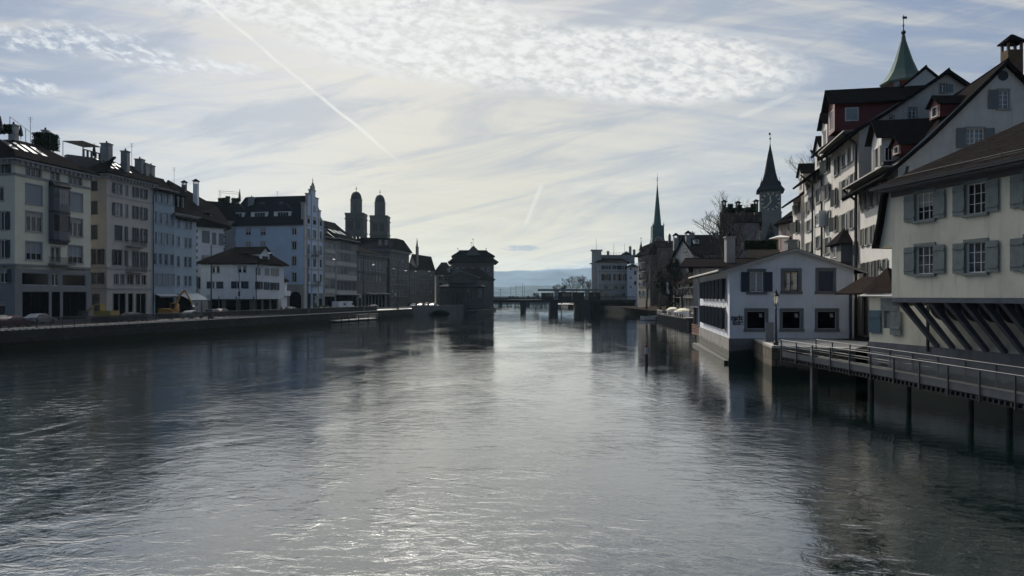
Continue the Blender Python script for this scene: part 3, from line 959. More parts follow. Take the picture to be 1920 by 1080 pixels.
# ------------------------------------------------------------------ left bank houses
def WN(f, x0, y0, x1, y1, xr=None, **st): return (f.rect(x0, y0, x1, y1, xr), st)
def grid(f, cols, rows, xr, **st):
    out = []
    for a, b in cols:
        for c, d in rows:
            s = sorted((f.s_(a), f.s_(b)))
            out.append(((s[0], s[1], f.z(xr, d), f.z(xr, c)), st))
    return out
def LB(pa, pb, dep, ya=None, yb=None):
    A = P(pa, ya or LINE(pa)); B = P(pb, yb or LINE(pb)); f = Fac(A, B)
    return [A, B, tuple(f.p(f.L, 0, -dep)[:2]), tuple(f.p(0, 0, -dep)[:2])]

CREAM = mat('cream_plaster', (0.60, 0.575, 0.46), 0.9, 0.1, 0.5, 0.004, stain=0.12)
GREIGE = mat('greige_plaster', (0.43, 0.39, 0.35), 0.9, 0.12, 0.5, 0.004, stain=0.15)
GREYP = mat('grey_plaster', (0.29, 0.29, 0.295), 0.9, 0.12, 0.5, 0.004, stain=0.15)
BLUEP = mat('slate_blue_plaster', (0.27, 0.33, 0.385), 0.9, 0.1, 0.5, 0.004, stain=0.12)
BLUEP2 = mat('pale_blue_plaster', (0.34, 0.40, 0.46), 0.9, 0.1, 0.5, 0.004, stain=0.12)
WHITEP = mat('white_plaster', (0.64, 0.65, 0.66), 0.9, 0.1, 0.5, 0.004, stain=0.18)
SKYP = mat('light_blue_plaster', (0.47, 0.55, 0.67), 0.9, 0.08, 0.5, 0.004, stain=0.1)
BEIGE = mat('beige_stone', (0.36, 0.33, 0.29), 0.9, 0.15, 0.5, 0.006, stain=0.2)
BROWNG = mat('brown_grey_stone', (0.13, 0.12, 0.11), 0.9, 0.2, 0.5, 0.006, stain=0.3)
LITBL = mat('white_blind', (0.45, 0.46, 0.48), 0.8, 0.08, 3)
GREYBL = mat('grey_blind', (0.20, 0.215, 0.24), 0.7, 0.08, 3)
CURT = mat('curtain', (0.30, 0.30, 0.30), 0.8, 0.2, 6)

S_tri = dict(nx=3, tw=0.16, frame=FRAMEG, trim=GREYP)
# cream corner house
def w0(f):
    o = []
    for x0, y0, x1, y1, n in ((49, 310, 77, 333, 3), (96, 317, 111, 338, 2), (129, 327, 153, 348, 3)):
        o.append(WN(f, x0, y0, x1, y1, nx=n, tw=.16, frame=STONEL, trim=GREYP, bw=.22, blind=GREYBL, bk=.3))
    for x0, y0, x1, y1 in ((49, 347, 78.5, 383), (128.5, 362, 154.5, 395)):
        o.append(WN(f, x0, y0, x1, y1, nx=3, tw=.16, frame=FRAMEG, trim=GREYP, sh=(GREYBL, 'closed')))
    for x0, y0, x1, y1 in ((49, 398, 78.5, 434), (128.5, 410, 154.5, 443)):
        o.append(WN(f, x0, y0, x1, y1, nx=3, tw=.16, frame=STONEL, trim=GREYP, bw=.26, blind=CURT, bk=.25))
    for x0, y0, x1, y1 in ((49, 454, 78.5, 487), (128.5, 461, 154.5, 493)):
        o.append(WN(f, x0, y0, x1, y1, nx=3, tw=.16, frame=FRAMEG, trim=GREYP, bw=.15, blind=GREYBL, bk=.65))
    o.append(WN(f, 96, 464, 112, 490, nx=2, tw=.16, frame=STONEL, trim=GREYP, bw=.2))
    return o
def w0s(f):
    o = [WN(f, 1, 302, 14, 325, nx=2, tw=.14, frame=FRAMEG, sh=(SHUTD, 'right', .5)), WN(f, -2, 352, 6, 376, nx=1)]
    for y0, y1 in ((397, 431), (450, 484)): o.append(WN(f, 1, y0, 13, y1, nx=2, tw=.1, frame=WHITE, sh=(SHUTD, 'right', .5)))
    for k, (y0, y1) in enumerate(((302, 325), (350, 380), (397, 431), (450, 484))): o.append(WN(f, -60, y0, -40, y1, nx=3))
    return o
B1 = LB(28, 170, 15)
r1, f1 = house('corner_house', 'cream apartment house with a stacked bay window and rooftop garden at the left picture edge', B1, 10.65, 25.4, CREAM, {0: w0, 3: w0s}, cat='house')
GBASE = mat('grey_shop_stone', (0.20, 0.20, 0.205), 0.85, 0.15, 0.5, 0.006, stain=0.2)
f = f1[0]
zb = f.z(28, 493)
def shopbase(root, pts, zt, cols, m_, sidecols=()):
    """street level storeys with show windows as a darker base"""
    A = MB(); fs = [Fac(pts[i], pts[(i + 1) % 4]) for i in range(4)]
    holes = [f_[0] for f_ in cols(fs[0])]
    sh_ = [f_[0] for f_ in sidecols(fs[3])] if sidecols else []
    for i, hs in ((0, holes), (1, []), (3, sh_)):
        wall_face(A, fs[i], [[(0, GZ), (fs[i].L, GZ), (fs[i].L, zt), (0, zt)]], hs, .5, 0, 0.0)
    A.build('shop_storey', m_, root)
    for (h, st) in cols(fs[0]): window(root, fs[0], h, st)
    if sidecols:
        for (h, st) in sidecols(fs[3]): window(root, fs[3], h, st)
SHOPG = glassmat('shop_glass', (0.008, 0.009, 0.012), 0.1, 0.0)
def c1(f):
    o = [WN(f, 41, 511, 92, 535, nx=1, tw=.0, fw=.12, frame=FRAMEG), WN(f, 97, 513, 110, 536, nx=2, tw=0, frame=WHITE), WN(f, 117, 514.5, 161, 537, nx=1, tw=0, fw=.12, frame=FRAMEG)]
    for a, b in ((42, 92), (97, 113), (118, 162)):
        s = sorted((f.s_(a), f.s_(b))); o.append(((s[0], s[1], GZ + .2, f.z((a + b) / 2, 547)), dict(nx=3 if b - a > 20 else 1, tw=0, frame=METALD, glass=SHOPG)))
    return o
def c1s(f):
    return [WN(f, 0, 505, 14, 530, nx=2, sh=(SHUTD, 'right', .5)), WN(f, -4, 562, 10, 600, nx=1, frame=METALD)]
B1w = [(p[0], p[1]) for p in B1]
shopbase(r1, B1w, 10.65, c1, GBASE, c1s)
band(r1, f1[0], [10.65, 23.9], GBASE, .32, .14); band(r1, f1[3], [10.65, 23.9], GBASE, .32, .14)
cornice(r1, f1, (0, 1, 3), 26.3, 1.0, .95, GREYP, .9)
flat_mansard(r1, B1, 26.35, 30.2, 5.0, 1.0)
# stacked bay window
bay = MB(); s0, s1 = f.s_(91), f.s_(125)
def bayring(z, d, k=1.0): return [f.p(s0, z, 0), f.p(s0 + .15, z, d * .7 * k), f.p(s0 + .9, z, d * k), f.p(s1 - .9, z, d * k), f.p(s1 - .15, z, d * .7 * k), f.p(s1, z, 0)]
zt, zbm = f.z(108, 352), f.z(108, 452)
bay.loft([bayring(zbm - .5, .35), bayring(zbm, 1.1), bayring(zt, 1.1)], 0)
bo = bay.build('bay_window', mat('dark_bay', (0.085, 0.085, 0.10), .6), r1)
bay = MB(); bay.loft([bayring(zt, 1.45), bayring(zt + .12, 1.5), bayring(zt + .9, .5)]); bay.build('bay_roof', METALD, bo)
bay = MB(); bay.loft([bayring(f.z(108, 398) - .18, 1.25), bayring(f.z(108, 398) + .1, 1.25)]); bay.build('moulding', METALD, bo)
bay = MB(); bay.loft([bayring(zbm - .05, 1.3), bayring(zbm + .15, 1.3)]); bay.build('moulding', METALD, bo)
for y0, y1, gl in ((356, 384, 1), (404, 434, 0)):
    m2 = MB(); m3 = MB(); z0, z1 = f.z(108, y1), f.z(108, y0)
    w_ = s1 - s0 - 1.8
    for k in range(4):
        a = s0 + .9 + w_ * k / 4
        f.box(m3, a + .05, a + w_ / 4 - .05, z0, z1, 1.102, 1.13)
    for sgn, sa, sb in ((-1, s0 + .2, s0 + .85), (1, s1 - .85, s1 - .2)):
        pa, pb = (f.p(sa, z0, .83 if sgn < 0 else 1.13), f.p(sb, z0, 1.13 if sgn < 0 else .83))
        m3.box8([pa, pb, (pb[0], pb[1], z0 + .001), (pa[0], pa[1], z0 + .001), (pa[0], pa[1], z1), (pb[0], pb[1], z1), (pb[0] + .02, pb[1], z1), (pa[0] + .02, pa[1], z1)])
    m3.build('pane', GLASSB if gl else GLASS, bo)
balcony(r1, f, f.s_(90), f.s_(130), f.z(110, 495), 1.2, 1.0)
for a, b, t0 in ((36, 47, .35), (58, 66, .35), (74, 83, .35), (92, 101, .35)):
    skylight(r1, f, 26.35, 5, 3.85, f.s_(a), f.s_(b), t0, t0 + .38, 1.0)
# roof terrace things
def chm(root, px, Y, y0, y1, w, **k):
    x, y = P(px, Y); chimney(root, x, y, Z(y1, Y) - 4, Z(y0, Y), w, **k)
chm(r1, 25.5, 114, 236, 262, 1.0, m_=STONEL)
chm(r1, 85, 124, 246, 262, .8, m_=STONEL)
mb = MB()
pA, pB = P(18.5, 111), P(74, 127)
for (p, yt) in ((pA, 222), (mid(pA, pB, .5), None), (pB, 238)):
    mb.tube((*p, 30.0), (*p, 33.0), .045)
mb.tube((*pA, 33.0), (*pB, 33.0), .04); mb.tube((*mid(pA, pB, .5), 31.0), (*pB, 31.0), .03)
one(mb, 'roof_frame', METALD, 'thin bare metal frame standing on the cream house roof terrace', 'frame', (*pA, 30.0))
def parasol_closed(px, Y, zb, h, label, m_, group=None):
    x, y = P(px, Y); mb = MB()
    mb.tube((x, y, zb), (x, y, zb + h), .035, n=6, mi=1)
    mb.lathe(x, y, [(.10, zb + .55), (.34, zb + .75), (.26, zb + h * .6), (.05, zb + h - .05)], 8, 0, 0)
    return one(mb, 'closed_parasol', [m_, METALD], label, 'parasol', (x, y, zb), group)
DARKC = mat('dark_canvas', (0.03, 0.032, 0.04), .9)
parasol_closed(39, 114, 30.1, 2.3, 'tall closed dark parasol behind the roof chimney of the cream house', DARKC)
parasol_closed(0.5, 108, 29.8, 2.6, 'closed dark parasol cut by the left picture edge on the roof', DARKC)
def leafbox(name, label, cat, c, d, n, m_, loc, rz=0.0, sz=.18, seed=1):
    r = random.Random(seed); mb = MB()
    mb.box(c, (d[0] * .86, d[1] * .86, d[2] * .92), rz)
    R = Matrix.Rotation(rz, 3, 'Z')
    for _ in range(n):
        q = Vector((r.uniform(-.5, .5), r.uniform(-.5, .5), r.uniform(-.5, .5)))
        k = r.randrange(3); q[k] = .47 * (1 if q[k] > 0 else -1) * r.uniform(.95, 1.1)
        p = Vector(c) + R @ Vector((q[0] * d[0], q[1] * d[1], q[2] * d[2]))
        a = Vector((r.uniform(-1, 1), r.uniform(-1, 1), r.uniform(-1, 1))).normalized() * sz
        b = a.orthogonal().normalized() * sz * .6
        mb.face([p - a, p + b, p + a, p - b])
    return one(mb, name, m_, label, cat, loc)
x, y = P(86, 122)
leafbox('hedge', 'big square dark green hedge on the cream house roof terrace', 'hedge', (x, y, 31.5), (3.0, 2.6, 2.6), 900, FOLD, (x, y, 30.2), seed=3)
x, y = P(8, 110)
leafbox('planter_shrub', 'loose dark shrub in a planter on the roof at the left edge', 'shrub', (x, y, 30.9), (1.6, 1.2, 1.2), 250, FOLD, (x, y, 30.2), seed=4)

# greige house
def w0(f):
    o = []
    C = ((215, 229), (234, 241.5), (249, 259), (264, 275))
    for (y0, y1) in ((343, 362), (380, 404), (422, 450), (468, 497)):
        for k, (a, b) in enumerate(C):
            dy = (k > 0) * (2, 4, 7, 9)[k]
            fac_ = (556 - y0) / 213.0
            st = dict(nx=2, tw=.1, frame=FRAMEG, trim=GREYP)
            if k == 0: st['sh'] = (SHUTD, 'closed') if y0 == 422 else (SHUTD, 'left', .3)
            elif k == 1: st['sh'] = (SHUTG, 'closed') if y0 < 400 else (SHUTD, 'left', .5)
            else: st['sh'] = (SHUTD, 'open', .35)
            s = sorted((f.s_(a), f.s_(b)))
            if k > 1 or k == 1: s = [s[0] + .25, s[1] - .25]
            o.append(((s[0], s[1], f.z(215, y1), f.z(215, y0)), st))
    for a, b in ((214, 222), (226, 233), (238, 250), (255, 262), (266, 274)):
        s = sorted((f.s_(a), f.s_(b)))
        o.append(((s[0], s[1], f.z(215, 532.5), f.z(215, 513.5)), dict(nx=2, tw=.1, frame=FRAMEG, trim=GREYP)))
    for a, b in ((212, 236), (240, 250), (255, 274)):
        s = sorted((f.s_(a), f.s_(b))); o.append(((s[0], s[1], GZ + .3, f.z(240, 550)), dict(nx=2 if b - a > 12 else 1, tw=.12, trim=STONEL, frame=STONEL, glass=SHOPG)))
    return o
def w0s(f):
    return [WN(f, 171, y0, 183 if y0 < 460 else 190, y1, nx=2, tw=.1, frame=FRAMEG, trim=GREYP, sh=((SHUTD, 'closed') if y0 < 460 else (SHUTD, 'right', .3))) for y0, y1 in ((340, 358), (377, 402), (422, 449), (467, 496), (511, 533))] + \
           [WN(f, 172, 551, 187, 573, nx=1, tw=0, frame=METALD)]
B2 = LB(200, 285, 13)
f = Fac(B2[0], B2[1]); B2 = [tuple(f.p(0, 0, 0)[:2]), B2[1], B2[2], P(150, 127.5)]
r2, f2 = house('greige_house', 'greige plastered apartment house with two iron balconies and pergola on its roof', B2, GZ, 26.5, GREIGE, {0: w0, 3: w0s}, cat='house')
f = f2[0]
band(r2, f, [f.z(215, 503), f.z(215, 541)], GREYP, .3, .16); band(r2, f, [f.z(215, 369)], GREYP, .2, .07)
band(r2, f2[3], [f.z(215, 503), f.z(215, 541)], GREYP, .3, .16)
cornice(r2, f2, (0, 3), 27.1, .9, .9, GREYP, .8)
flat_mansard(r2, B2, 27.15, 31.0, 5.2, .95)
balcony(r2, f, f.s_(236), f.s_(266), f.z(250, 462), 1.1); balcony(r2, f, f.s_(236), f.s_(266), f.z(250, 510), 1.1)
for k in range(4):
    a = 211 + k * 11; skylight(r2, f, 27.15, 5.2, 3.85, f.s_(a), f.s_(a + 5.5), .5, .7, .95); 
    if k < 4: skylight(r2, f, 27.15, 5.2, 3.85, f.s_(a + 7), f.s_(a + 11), .28, .42, .95)
chm(r2, 235, 133, 285, 312, 1.1); chm(r2, 262, 142, 300, 322, 1.3); chm(r2, 271, 143, 308, 325, 1.2); chm(r2, 200, 131, 271, 292, 1.4)
x, y = P(152, 136)
pg = thing('pergola', 'flat dark pergola roof on thin posts on the greige house roof terrace', 'pergola', (x, y, 31))
q = [P(118, 134), P(155, 134), P(188, 139.4), P(157, 139.4)]
zt = 34.1
mb = MB(); mb.prism([(*p, zt) for p in q], (0, 0, .14)); mb.build('pergola_roof', WOOD, pg)
for p in q:
    mb = MB(); mb.tube((*p, 28.5), (*p, zt), .06); mb.build('post', METALD, pg)
mb = MB(); g = Fac(P(126, 132), P(200, 137)); g.box(mb, 0, g.L, 28.6, 31.4, -1.5, 0)
mb.build('terrace_wall', WOOD, r2)
mb = MB(); g2 = Fac(P(158, 134), P(188, 138))
for k in range(5): g2.box(mb, k * g2.L / 4 - .12, k * g2.L / 4 + .12, 31.0, 32.7, -.3, 0)
g2.box(mb, 0, g2.L, 32.6, 32.75, -.32, .02)
mb.build('terrace_screen', WOOD, r2)
parasol_closed(176.5, 137, 31.4, 3.0, 'closed dark parasol in the middle of the pergola side', DARKC)
parasol_closed(190, 138, 31.2, 2.4, 'closed dark parasol beside the chimney right of the pergola', DARKC)

# slate blue house
def w0(f):
    o = grid(f, ((288.3, 293.6), (298.3, 304), (308.8, 315), (319.5, 326)), ((358, 379), (396.5, 418), (435, 456), (474, 496)), 291, nx=1, ny=2, tw=.1, frame=LITBL, trim=BLUEP, glass=glassmat('sky_glass', (.12, .14, .16)), fw=.09)
    o += grid(f, ((288.3, 295), (298, 305.5), (308.5, 316), (319, 327)), ((512, 534),), 291, nx=1, tw=.05, trim=BLUEP, sh=(GREYBL, 'closed'))
    s = (f.s_(291), f.s_(326)); o.append(((s[0], s[1], GZ + .2, f.z(300, 551)), dict(nx=4, tw=0, frame=METALD, glass=SHOPG)))
    return o
B3 = LB(285, 327, 13)
r3, f3 = house('blue_house', 'slate blue house with four even window columns between greige house and lower blue house', B3, GZ, 26.6, BLUEP, {0: w0}, cat='house')
gable_roof(r3, B3, 26.5, 31.0, .9, gover=.05); cornice(r3, f3, (0,), 26.5, .5, .7, STONE)
downpipe(r3, f3[0], .15, GZ, 26)
chm(r3, 283, 147, 312, 340, 1.1)
def w0(f):
    return grid(f, ((332, 337), (345.5, 351), (353.5, 359)), ((407, 427), (443.5, 463), (480, 500), (516.5, 536)), 334, nx=1, ny=2, tw=.08, frame=LITBL, trim=BLUEP2, glass=glassmat('sky_glass', (.12, .14, .16))) + \
        [((f.s_(331), f.s_(359), GZ + .2, f.z(345, 552)), dict(nx=3, tw=0, frame=METALD, glass=SHOPG))]
B4 = LB(327, 368, 15)
r4, f4 = house('lower_blue_house', 'lower pale blue house with roof dormers beside the slate blue house', B4, GZ, 22.2, BLUEP2, {0: w0}, cat='house')
gable_roof(r4, B4, 22.2, 30.2, .9, gover=.05); cornice(r4, f4, (0,), 22.3, .5, .7, STONE)
for a, b in ((331, 337), (345, 350), (353, 359)):
    dormer(r4, f4[0], f4[0].s_(a), f4[0].s_(b), 23.6, 26.4, 4, -1.6, TILEF, TILEF, win=(.25, .8, .15, .85, dict(nx=1, frame=LITBL)), kind='shed', zr=26.6)
mb = MB(); g = Fac(B4[0], B4[1])
mb.prism([g.p(-.2, 24, -.2), g.p(-.2, 31.2, -7.4), g.p(-.2, 30.4, -7.4), g.p(-.2, 22.6, -.2)], (*(g.u * .45), 0)); mb.build('fire_wall', WHITEP, r4)
chm(r4, 345.5, 160, 346, 362, .95, m_=STONED, cap='house') if False else None
AWN = mat('striped_awning', (0.50, 0.52, 0.55), .8)
def awning(f, s0, s1, z, dep, drop, label, m_=AWN):
    mb = MB(); mb.slab([f.p(s0, z, .05), f.p(s1, z, .05), f.p(s1, z - drop, dep), f.p(s0, z - drop, dep)], .05)
    n = 7
    for k in range(n):
        a = s0 + (s1 - s0) * (k + .1) / n; b = s0 + (s1 - s0) * (k + .5) / n
        mb.slab([f.p(a, z + .012, .05), f.p(b, z + .012, .05), f.p(b, z - drop + .012, dep), f.p(a, z - drop + .012, dep)], .01, 1)
    f.box(mb, s0, s1, z - drop - .28, z - drop - .03, dep - .04, dep, 1)
    return one(mb, 'awning', [m_, mat('awning_stripe', (.12, .14, .17), .8)], label, 'awning', f.p((s0 + s1) / 2, z - drop, dep / 2))
awning(f4[0], f4[0].s_(331), f4[0].s_(369), f4[0].z(345, 550), 3.0, 1.3, 'striped awning over the shop of the lower blue house')
awning(f3[0], f3[0].s_(289), f3[0].s_(327), f3[0].z(300, 551), 1.2, .4, 'narrow pale awning over the shop of the slate blue house')

# white quoined house set back
B5 = [P(362, 168.5), P(424, 176.5), P(395, 190), P(320, 182)]
def w0(f):
    return [WN(f, 379, 433, 392.5, 455, nx=2, tw=.05, sh=(SHUTG, 'closed')), WN(f, 398, 436.5, 405, 458, nx=1, tw=.05, sh=(SHUTG, 'closed')), WN(f, 410.5, 438, 419, 460, nx=1, tw=.05, sh=(SHUTG, 'closed')),
            WN(f, 379, 480, 392.5, 500, nx=2), WN(f, 366, 520, 372, 541, nx=2, sh=(SHUTN, 'right', .6))]
r5, f5 = house('quoined_house', 'white house with toothed dark corner stones behind the hipped roof house', B5, GZ, 22.2, WHITEP, {0: w0}, cat='house')
mb = MB(); g = f5[0]
for z in range(0, 26):
    zz_ = 2.4 + z * .76
    wq = .75 if z % 2 else 1.15
    g.box(mb, .05, wq + .05, zz_, zz_ + .7, -.02, .035)
    g.box(mb, g.L - .5 - .25 * (z % 2), g.L - .02, zz_, zz_ + .7, -.02, .035)
mb.build('quoins', STONED, r5)
R0, R1, E1, E0 = (*P(315, 172), Z(337, 172)), (*P(408, 184), Z(388, 184)), (*P(434, 177), Z(425, 177)), (*P(355, 166.5), Z(401, 166.5))
Bk0, Bk1 = (*P(250, 180), 22.3), (*P(395, 200), 22.3)
mb = MB(); mb.loft([[(E0[0], E0[1], 21.9), (E1[0], E1[1], 22.2), Bk1, Bk0], [E0, E1, R1, R0]]); mb.build('roof', TILE, r5)
chm(r5, 345.5, 175, 347, 360, .9, m_=STONED, cap='house'); chm(r5, 367.5, 174.5, 345, 372, 1.0, m_=WHITEP, cap='house')
for a, b in ((378, 383), (392, 398), (402, 408)):
    dormer(r5, g, g.s_(a), g.s_(b), 23.6, 25.6, 4, -1.8, TILEF, TILEF, win=(.2, .8, .1, .9, dict(nx=2)), kind='shed', zr=26)
# dark house with roof garden further back
B5b = [P(366, 196), P(470, 206), P(450, 226), P(330, 214)]
r5b, f5b = house('back_roof_house', 'dark tiled roof with small shrubs and terrace behind the white quoined house', B5b, GZ, 27, GREYP, {}, cat='house')
flat_mansard(r5b, B5b, 27, 31.9, 2.2, .5)
mb = MB(); q = [P(411, 207), P(447, 210), P(447, 214), P(414, 211)]
for p in q: mb.tube((*p, 32), (*p, 35.6), .05)
for a, b in zip(q, q[1:] + q[:1]): mb.tube((*a, 35.6), (*b, 35.6), .05)
one(mb, 'roof_frame', METALD, 'bare square metal frame on the roof terrace left of the light blue house', 'frame', (*q[0], 32))
parasol_closed(449.5, 209, 32.2, 4.2, 'tall closed parasol beside the square frame on the roof terrace', DARKC)
rr = random.Random(11)
for k, px in enumerate((413, 420, 427, 438, 444)):
    x, y = P(px, 206); h = rr.uniform(.8, 2.0)
    leafbox('potted_shrub', ('small', 'low', 'round', 'tall thin', 'bushy')[k] + ' dark potted shrub, number %s from the frame post on the terrace edge' % ('one', 'two', 'three', 'four', 'five')[k], 'shrub', (x, y, 32.0 + h / 2), (1.0, 1.0, h), 80, FOLD, (x, y, 32), seed=k)

# hipped roof house with jetty, nearer the river
B6 = [(-56.3, 162), (-53.2, 172.6), (-63.5, 174.5), P(376, 162)]
def w0(f):
    o = [WN(f, 480, 502.5, 488, 515, nx=2, tw=.06), WN(f, 497, 503.5, 504.5, 516, nx=2, tw=.06), WN(f, 508.5, 504, 522.5, 517, nx=4, tw=.06)]
    o += [WN(f, 481.5, 528, 488.5, 542, nx=2, tw=.05, frame=GREYBL, sh=(SHUTD, 'open', .5)), WN(f, 497, 529, 502, 543, nx=2, tw=.05, frame=GREYBL, sh=(SHUTD, 'open', .5)), WN(f, 509.5, 530, 520, 544, nx=3, tw=.05, sh=(SHUTD, 'open', .3))]
    return o
def w3(f):
    o = [WN(f, 398, 499.5, 411, 512, nx=2, tw=.12, bw=.2), WN(f, 446.5, 499, 461, 511, nx=2, tw=.12, bw=.2)]
    o += [WN(f, 397.5, 528, 409, 541, nx=2, tw=.05, bw=.2, sh=(SHUTN, 'open', .85)), WN(f, 444, 527.5, 456, 541, nx=2, tw=.05, bw=.2, sh=(SHUTN, 'open', .85))]
    return o
r6, f6 = house('hipped_house', 'white two storey house with a brown hipped roof jettied over a dark ground floor', B6, 5.95, 13.0, WHITEP, {0: w0, 3: w3}, cat='house')
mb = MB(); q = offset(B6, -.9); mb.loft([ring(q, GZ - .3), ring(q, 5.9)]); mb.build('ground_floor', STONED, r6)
for k, (a, b) in enumerate(((.08, .30), (.40, .62), (.72, .92))):
    for g_, nm in ((Fac(q[3], q[0]), 0), (Fac(q[0], q[1]), 1)):
        m2 = MB(); g_.box(m2, a * g_.L, b * g_.L, GZ + .1, 5.2, .01, .06); m2.build('shop_window', SHOPG, r6)
for k in range(4):
    m2 = MB(); p = mid(B6[3], B6[0], .02 + .32 * k); m2.tube((*p, GZ), (*p, 6.0), .14); m2.build('post', WOOD, r6)
hip_roof(r6, B6, 13.3, 17.0, .9, ins=3.2, axis=1, m_=TILER)
m2 = MB(); g = f6[0]
dormer(r6, g, g.s_(488), g.s_(505.5), 12.9, 15.6, 8, -.05, WHITEP, TILER, zr=17.2, win=(.22, .85, .35, .8, dict(nx=3, frame=FRAMEG)), kind='gable', over=.5)
chm(r6, 509, 171, 489, 500, .8)
downpipe(r6, f6[0], .25, GZ, 13.1)
# little white bay house behind it
B6b = [P(528, 178), P(538, 182), P(520, 190), P(505, 184)]
r6b, _ = house('annex', 'small white annex with a balcony right behind the hipped roof house', B6b, GZ, 9.8, WHITEP, {0: lambda f: [WN(f, 530, 519, 536, 529, nx=3)]}, cat='house')
hip_roof(r6b, B6b, 9.8, 12.2, .5, m_=TILER); m2 = MB(); _[0].box(m2, -.3, _[0].L + .3, 6.2, 7.4, .02, .8); m2.build('balcony', WHITEP, r6b)

# light blue stepped gable house
B7 = [P(569, 199.2), P(607, LINE(607)), P(470, 226), P(425, 203.5)]
def w3(f):
    o = []
    for a, b in ((433.5, 441.5), (461, 469.5), (488.5, 497)):
        o.append(WN(f, a, 427.5, b, 440.5, nx=2, tw=.12, trim=BEIGE, blind=CURT, bk=.6)); o.append(WN(f, a, 452.8, b, 467, nx=2, tw=.12, trim=BEIGE, blind=CURT, bk=.7))
    for y0, y1 in ((427.5, 440), (452.8, 468), (480.5, 498), (511, 528.5)): o.append(WN(f, 547.5, y0, 555.5, y1, nx=2, tw=.12, trim=BEIGE))
    return o
f = Fac(B7[0], B7[1])
zB = f.z(588, 535)
def w0(f):
    o = []
    for y0, y1, a in ((407, 420.5, 1), (431.5, 446, 1), (460, 476, 1), (485, 500, 1), (514, 527, 1)):
        for x0, x1, n in ((577, 580.6, 1), (587, 592.4, 2), (599.6, 603.2, 1)):
            s = (f.s_(x0), f.s_(x1)); o.append(((s[0], s[1], f.z(588, y1), f.z(588, y0)), dict(nx=n, tw=.10, trim=STONE, frame=FRAMEG)))
    s = (f.s_(588), f.s_(591)); o.append(((s[0], s[1], f.z(588, 397), f.z(588, 386)), dict(nx=1, tw=.08, trim=STONE)))
    for x0, x1 in ((577, 582), (586.5, 593.5), (598, 604)):
        s = (f.s_(x0), f.s_(x1)); o.append(((s[0], s[1], GZ + .1, f.z(588, 551)), dict(nx=1, tw=.15, trim=STONED, frame=METALD)))
    return o
hs = [(569, 607, 600, 424), (569, 577, 424, 387), (577, 583, 424, 367), (583, 591.5, 424, 358), (591.5, 597, 424, 371), (597, 601.5, 424, 393), (601.5, 607, 424, 411)]
pl = []
for a, b, y0, y1 in hs:
    z0 = GZ - .4 if y0 == 600 else f.z(588, 424); pl.append([(f.s_(a), z0), (f.s_(b), z0), (f.s_(b), f.z(588, y1)), (f.s_(a), f.z(588, y1))])
r7, f7 = house('stepped_gable_house', 'tall light blue house with a stepped stone gable and three white roof dormers', B7, GZ, f.z(588, 424), SKYP, {0: w0, 3: w3}, {0: pl}, cat='house')
# gable is a thick wall with stone copings and pilasters
mb = MB()
for a, b, y0, y1 in hs[1:]:
    f.box(mb, f.s_(a), f.s_(b), f.z(588, 424), f.z(588, y1) - .002, -.7, -.02, 0)
    f.box(mb, f.s_(a) - .15, f.s_(b) + .15, f.z(588, y1), f.z(588, y1) + .3, -.8, .15, 0)
for px in (569, 574.6, 583, 596, 605.5):
    top = 387 if px < 575 else 367 if px < 590 else 393 if px < 600 else 411
    f.box(mb, f.s_(px), f.s_(px) + (.9 if px < 570 else .45), GZ, f.z(588, top), .0, .10)
for y in (449, 480.5, 505, 534): f.box(mb, -.1, f.L + .1, f.z(588, y) - .15, f.z(588, y) + .15, .002, .2)
f.box(mb, f.s_(585.5), f.s_(590), f.z(588, 357), f.z(588, 349), -.7, .1)
p = f.p(f.s_(588.3), 0, -.3); mb.lathe(p[0], p[1], [(.5, f.z(588, 349)), (.35, f.z(588, 345)), (.05, f.z(588, 340)), (.05, f.z(588, 333))], 6)
mb.ball((p[0], p[1], f.z(588, 338)), .2, 6)
mb.build('gable_stonework', BEIGE, r7)
balcony(r7, f, f.s_(584.5), f.s_(596), f.z(588, 477), 1.2, 1.0, STONE); balcony(r7, f, f.s_(584.5), f.s_(596), f.z(588, 534), 1.0)
zt = f.z(588, 424)
mb = MB(); sf = f7[3]
# steep lower slope, ridge above
R = offset(B7, [0, 0, .3, .8])
e0 = ring(R, zt); z1 = zt + 8.3
ins = offset(B7, [-.1, -4.5, -4.0, -4.5])
mb.loft([ring(R, zt - .25), e0, ring(ins, z1), [(*mid(ins[3], ins[2]), z1 + .5)] * 1 + [(*mid(ins[3], ins[2]), z1 + .5)] * 0 + [(*mid(ins[0], ins[1]), z1 + .6), (*mid(ins[0], ins[1]), z1 + .6), (*mid(ins[3], ins[2]), z1 + .5)]][:3])
mb.build('roof', SLATE, r7)
for a, b in ((424, 455), (468, 499), (511, 543)):
    dormer(r7, sf, sf.s_(a), sf.s_(b), zt + .8, zt + 3.75, 5, -.7, WHITE, SLATE, zr=zt + 6.3, win=(.22, .86, .15, .88, dict(nx=4, frame=FRAMEG)), kind='hip', over=.3)
for a, t0 in ((428, .62), (476, .66), (513, .66), (556, .66)): skylight(r7, sf, zt, 4.5, 8.3, sf.s_(a), sf.s_(a + 9), t0, t0 + .12, .8)
band(r7, sf, [zB], BEIGE, .4, .2); band(r7, sf, [zt - .1], WHITE, .3, .75)
mb = MB(); sf.box(mb, sf.s_(530), sf.L, GZ - .3, zB - .2, .0, .06); mb.build('ground_floor', BEIGE, r7)
mb = MB(); s0, s1 = sf.s_(543.5), sf.s_(565); zc = f.z(565, 557)
mb.prism([sf.p(s0, GZ, .065), sf.p(s1, GZ, .065)] + [sf.p((s0 + s1) / 2 + (s1 - s0) / 2 * cos(pi * k / 8), Z(562, 200) + 1.6 * sin(pi * k / 8) + .6, .065) for k in range(9)], (*(sf.n * .05), 0))
mb.build('arched_door', SHOPG, r7)
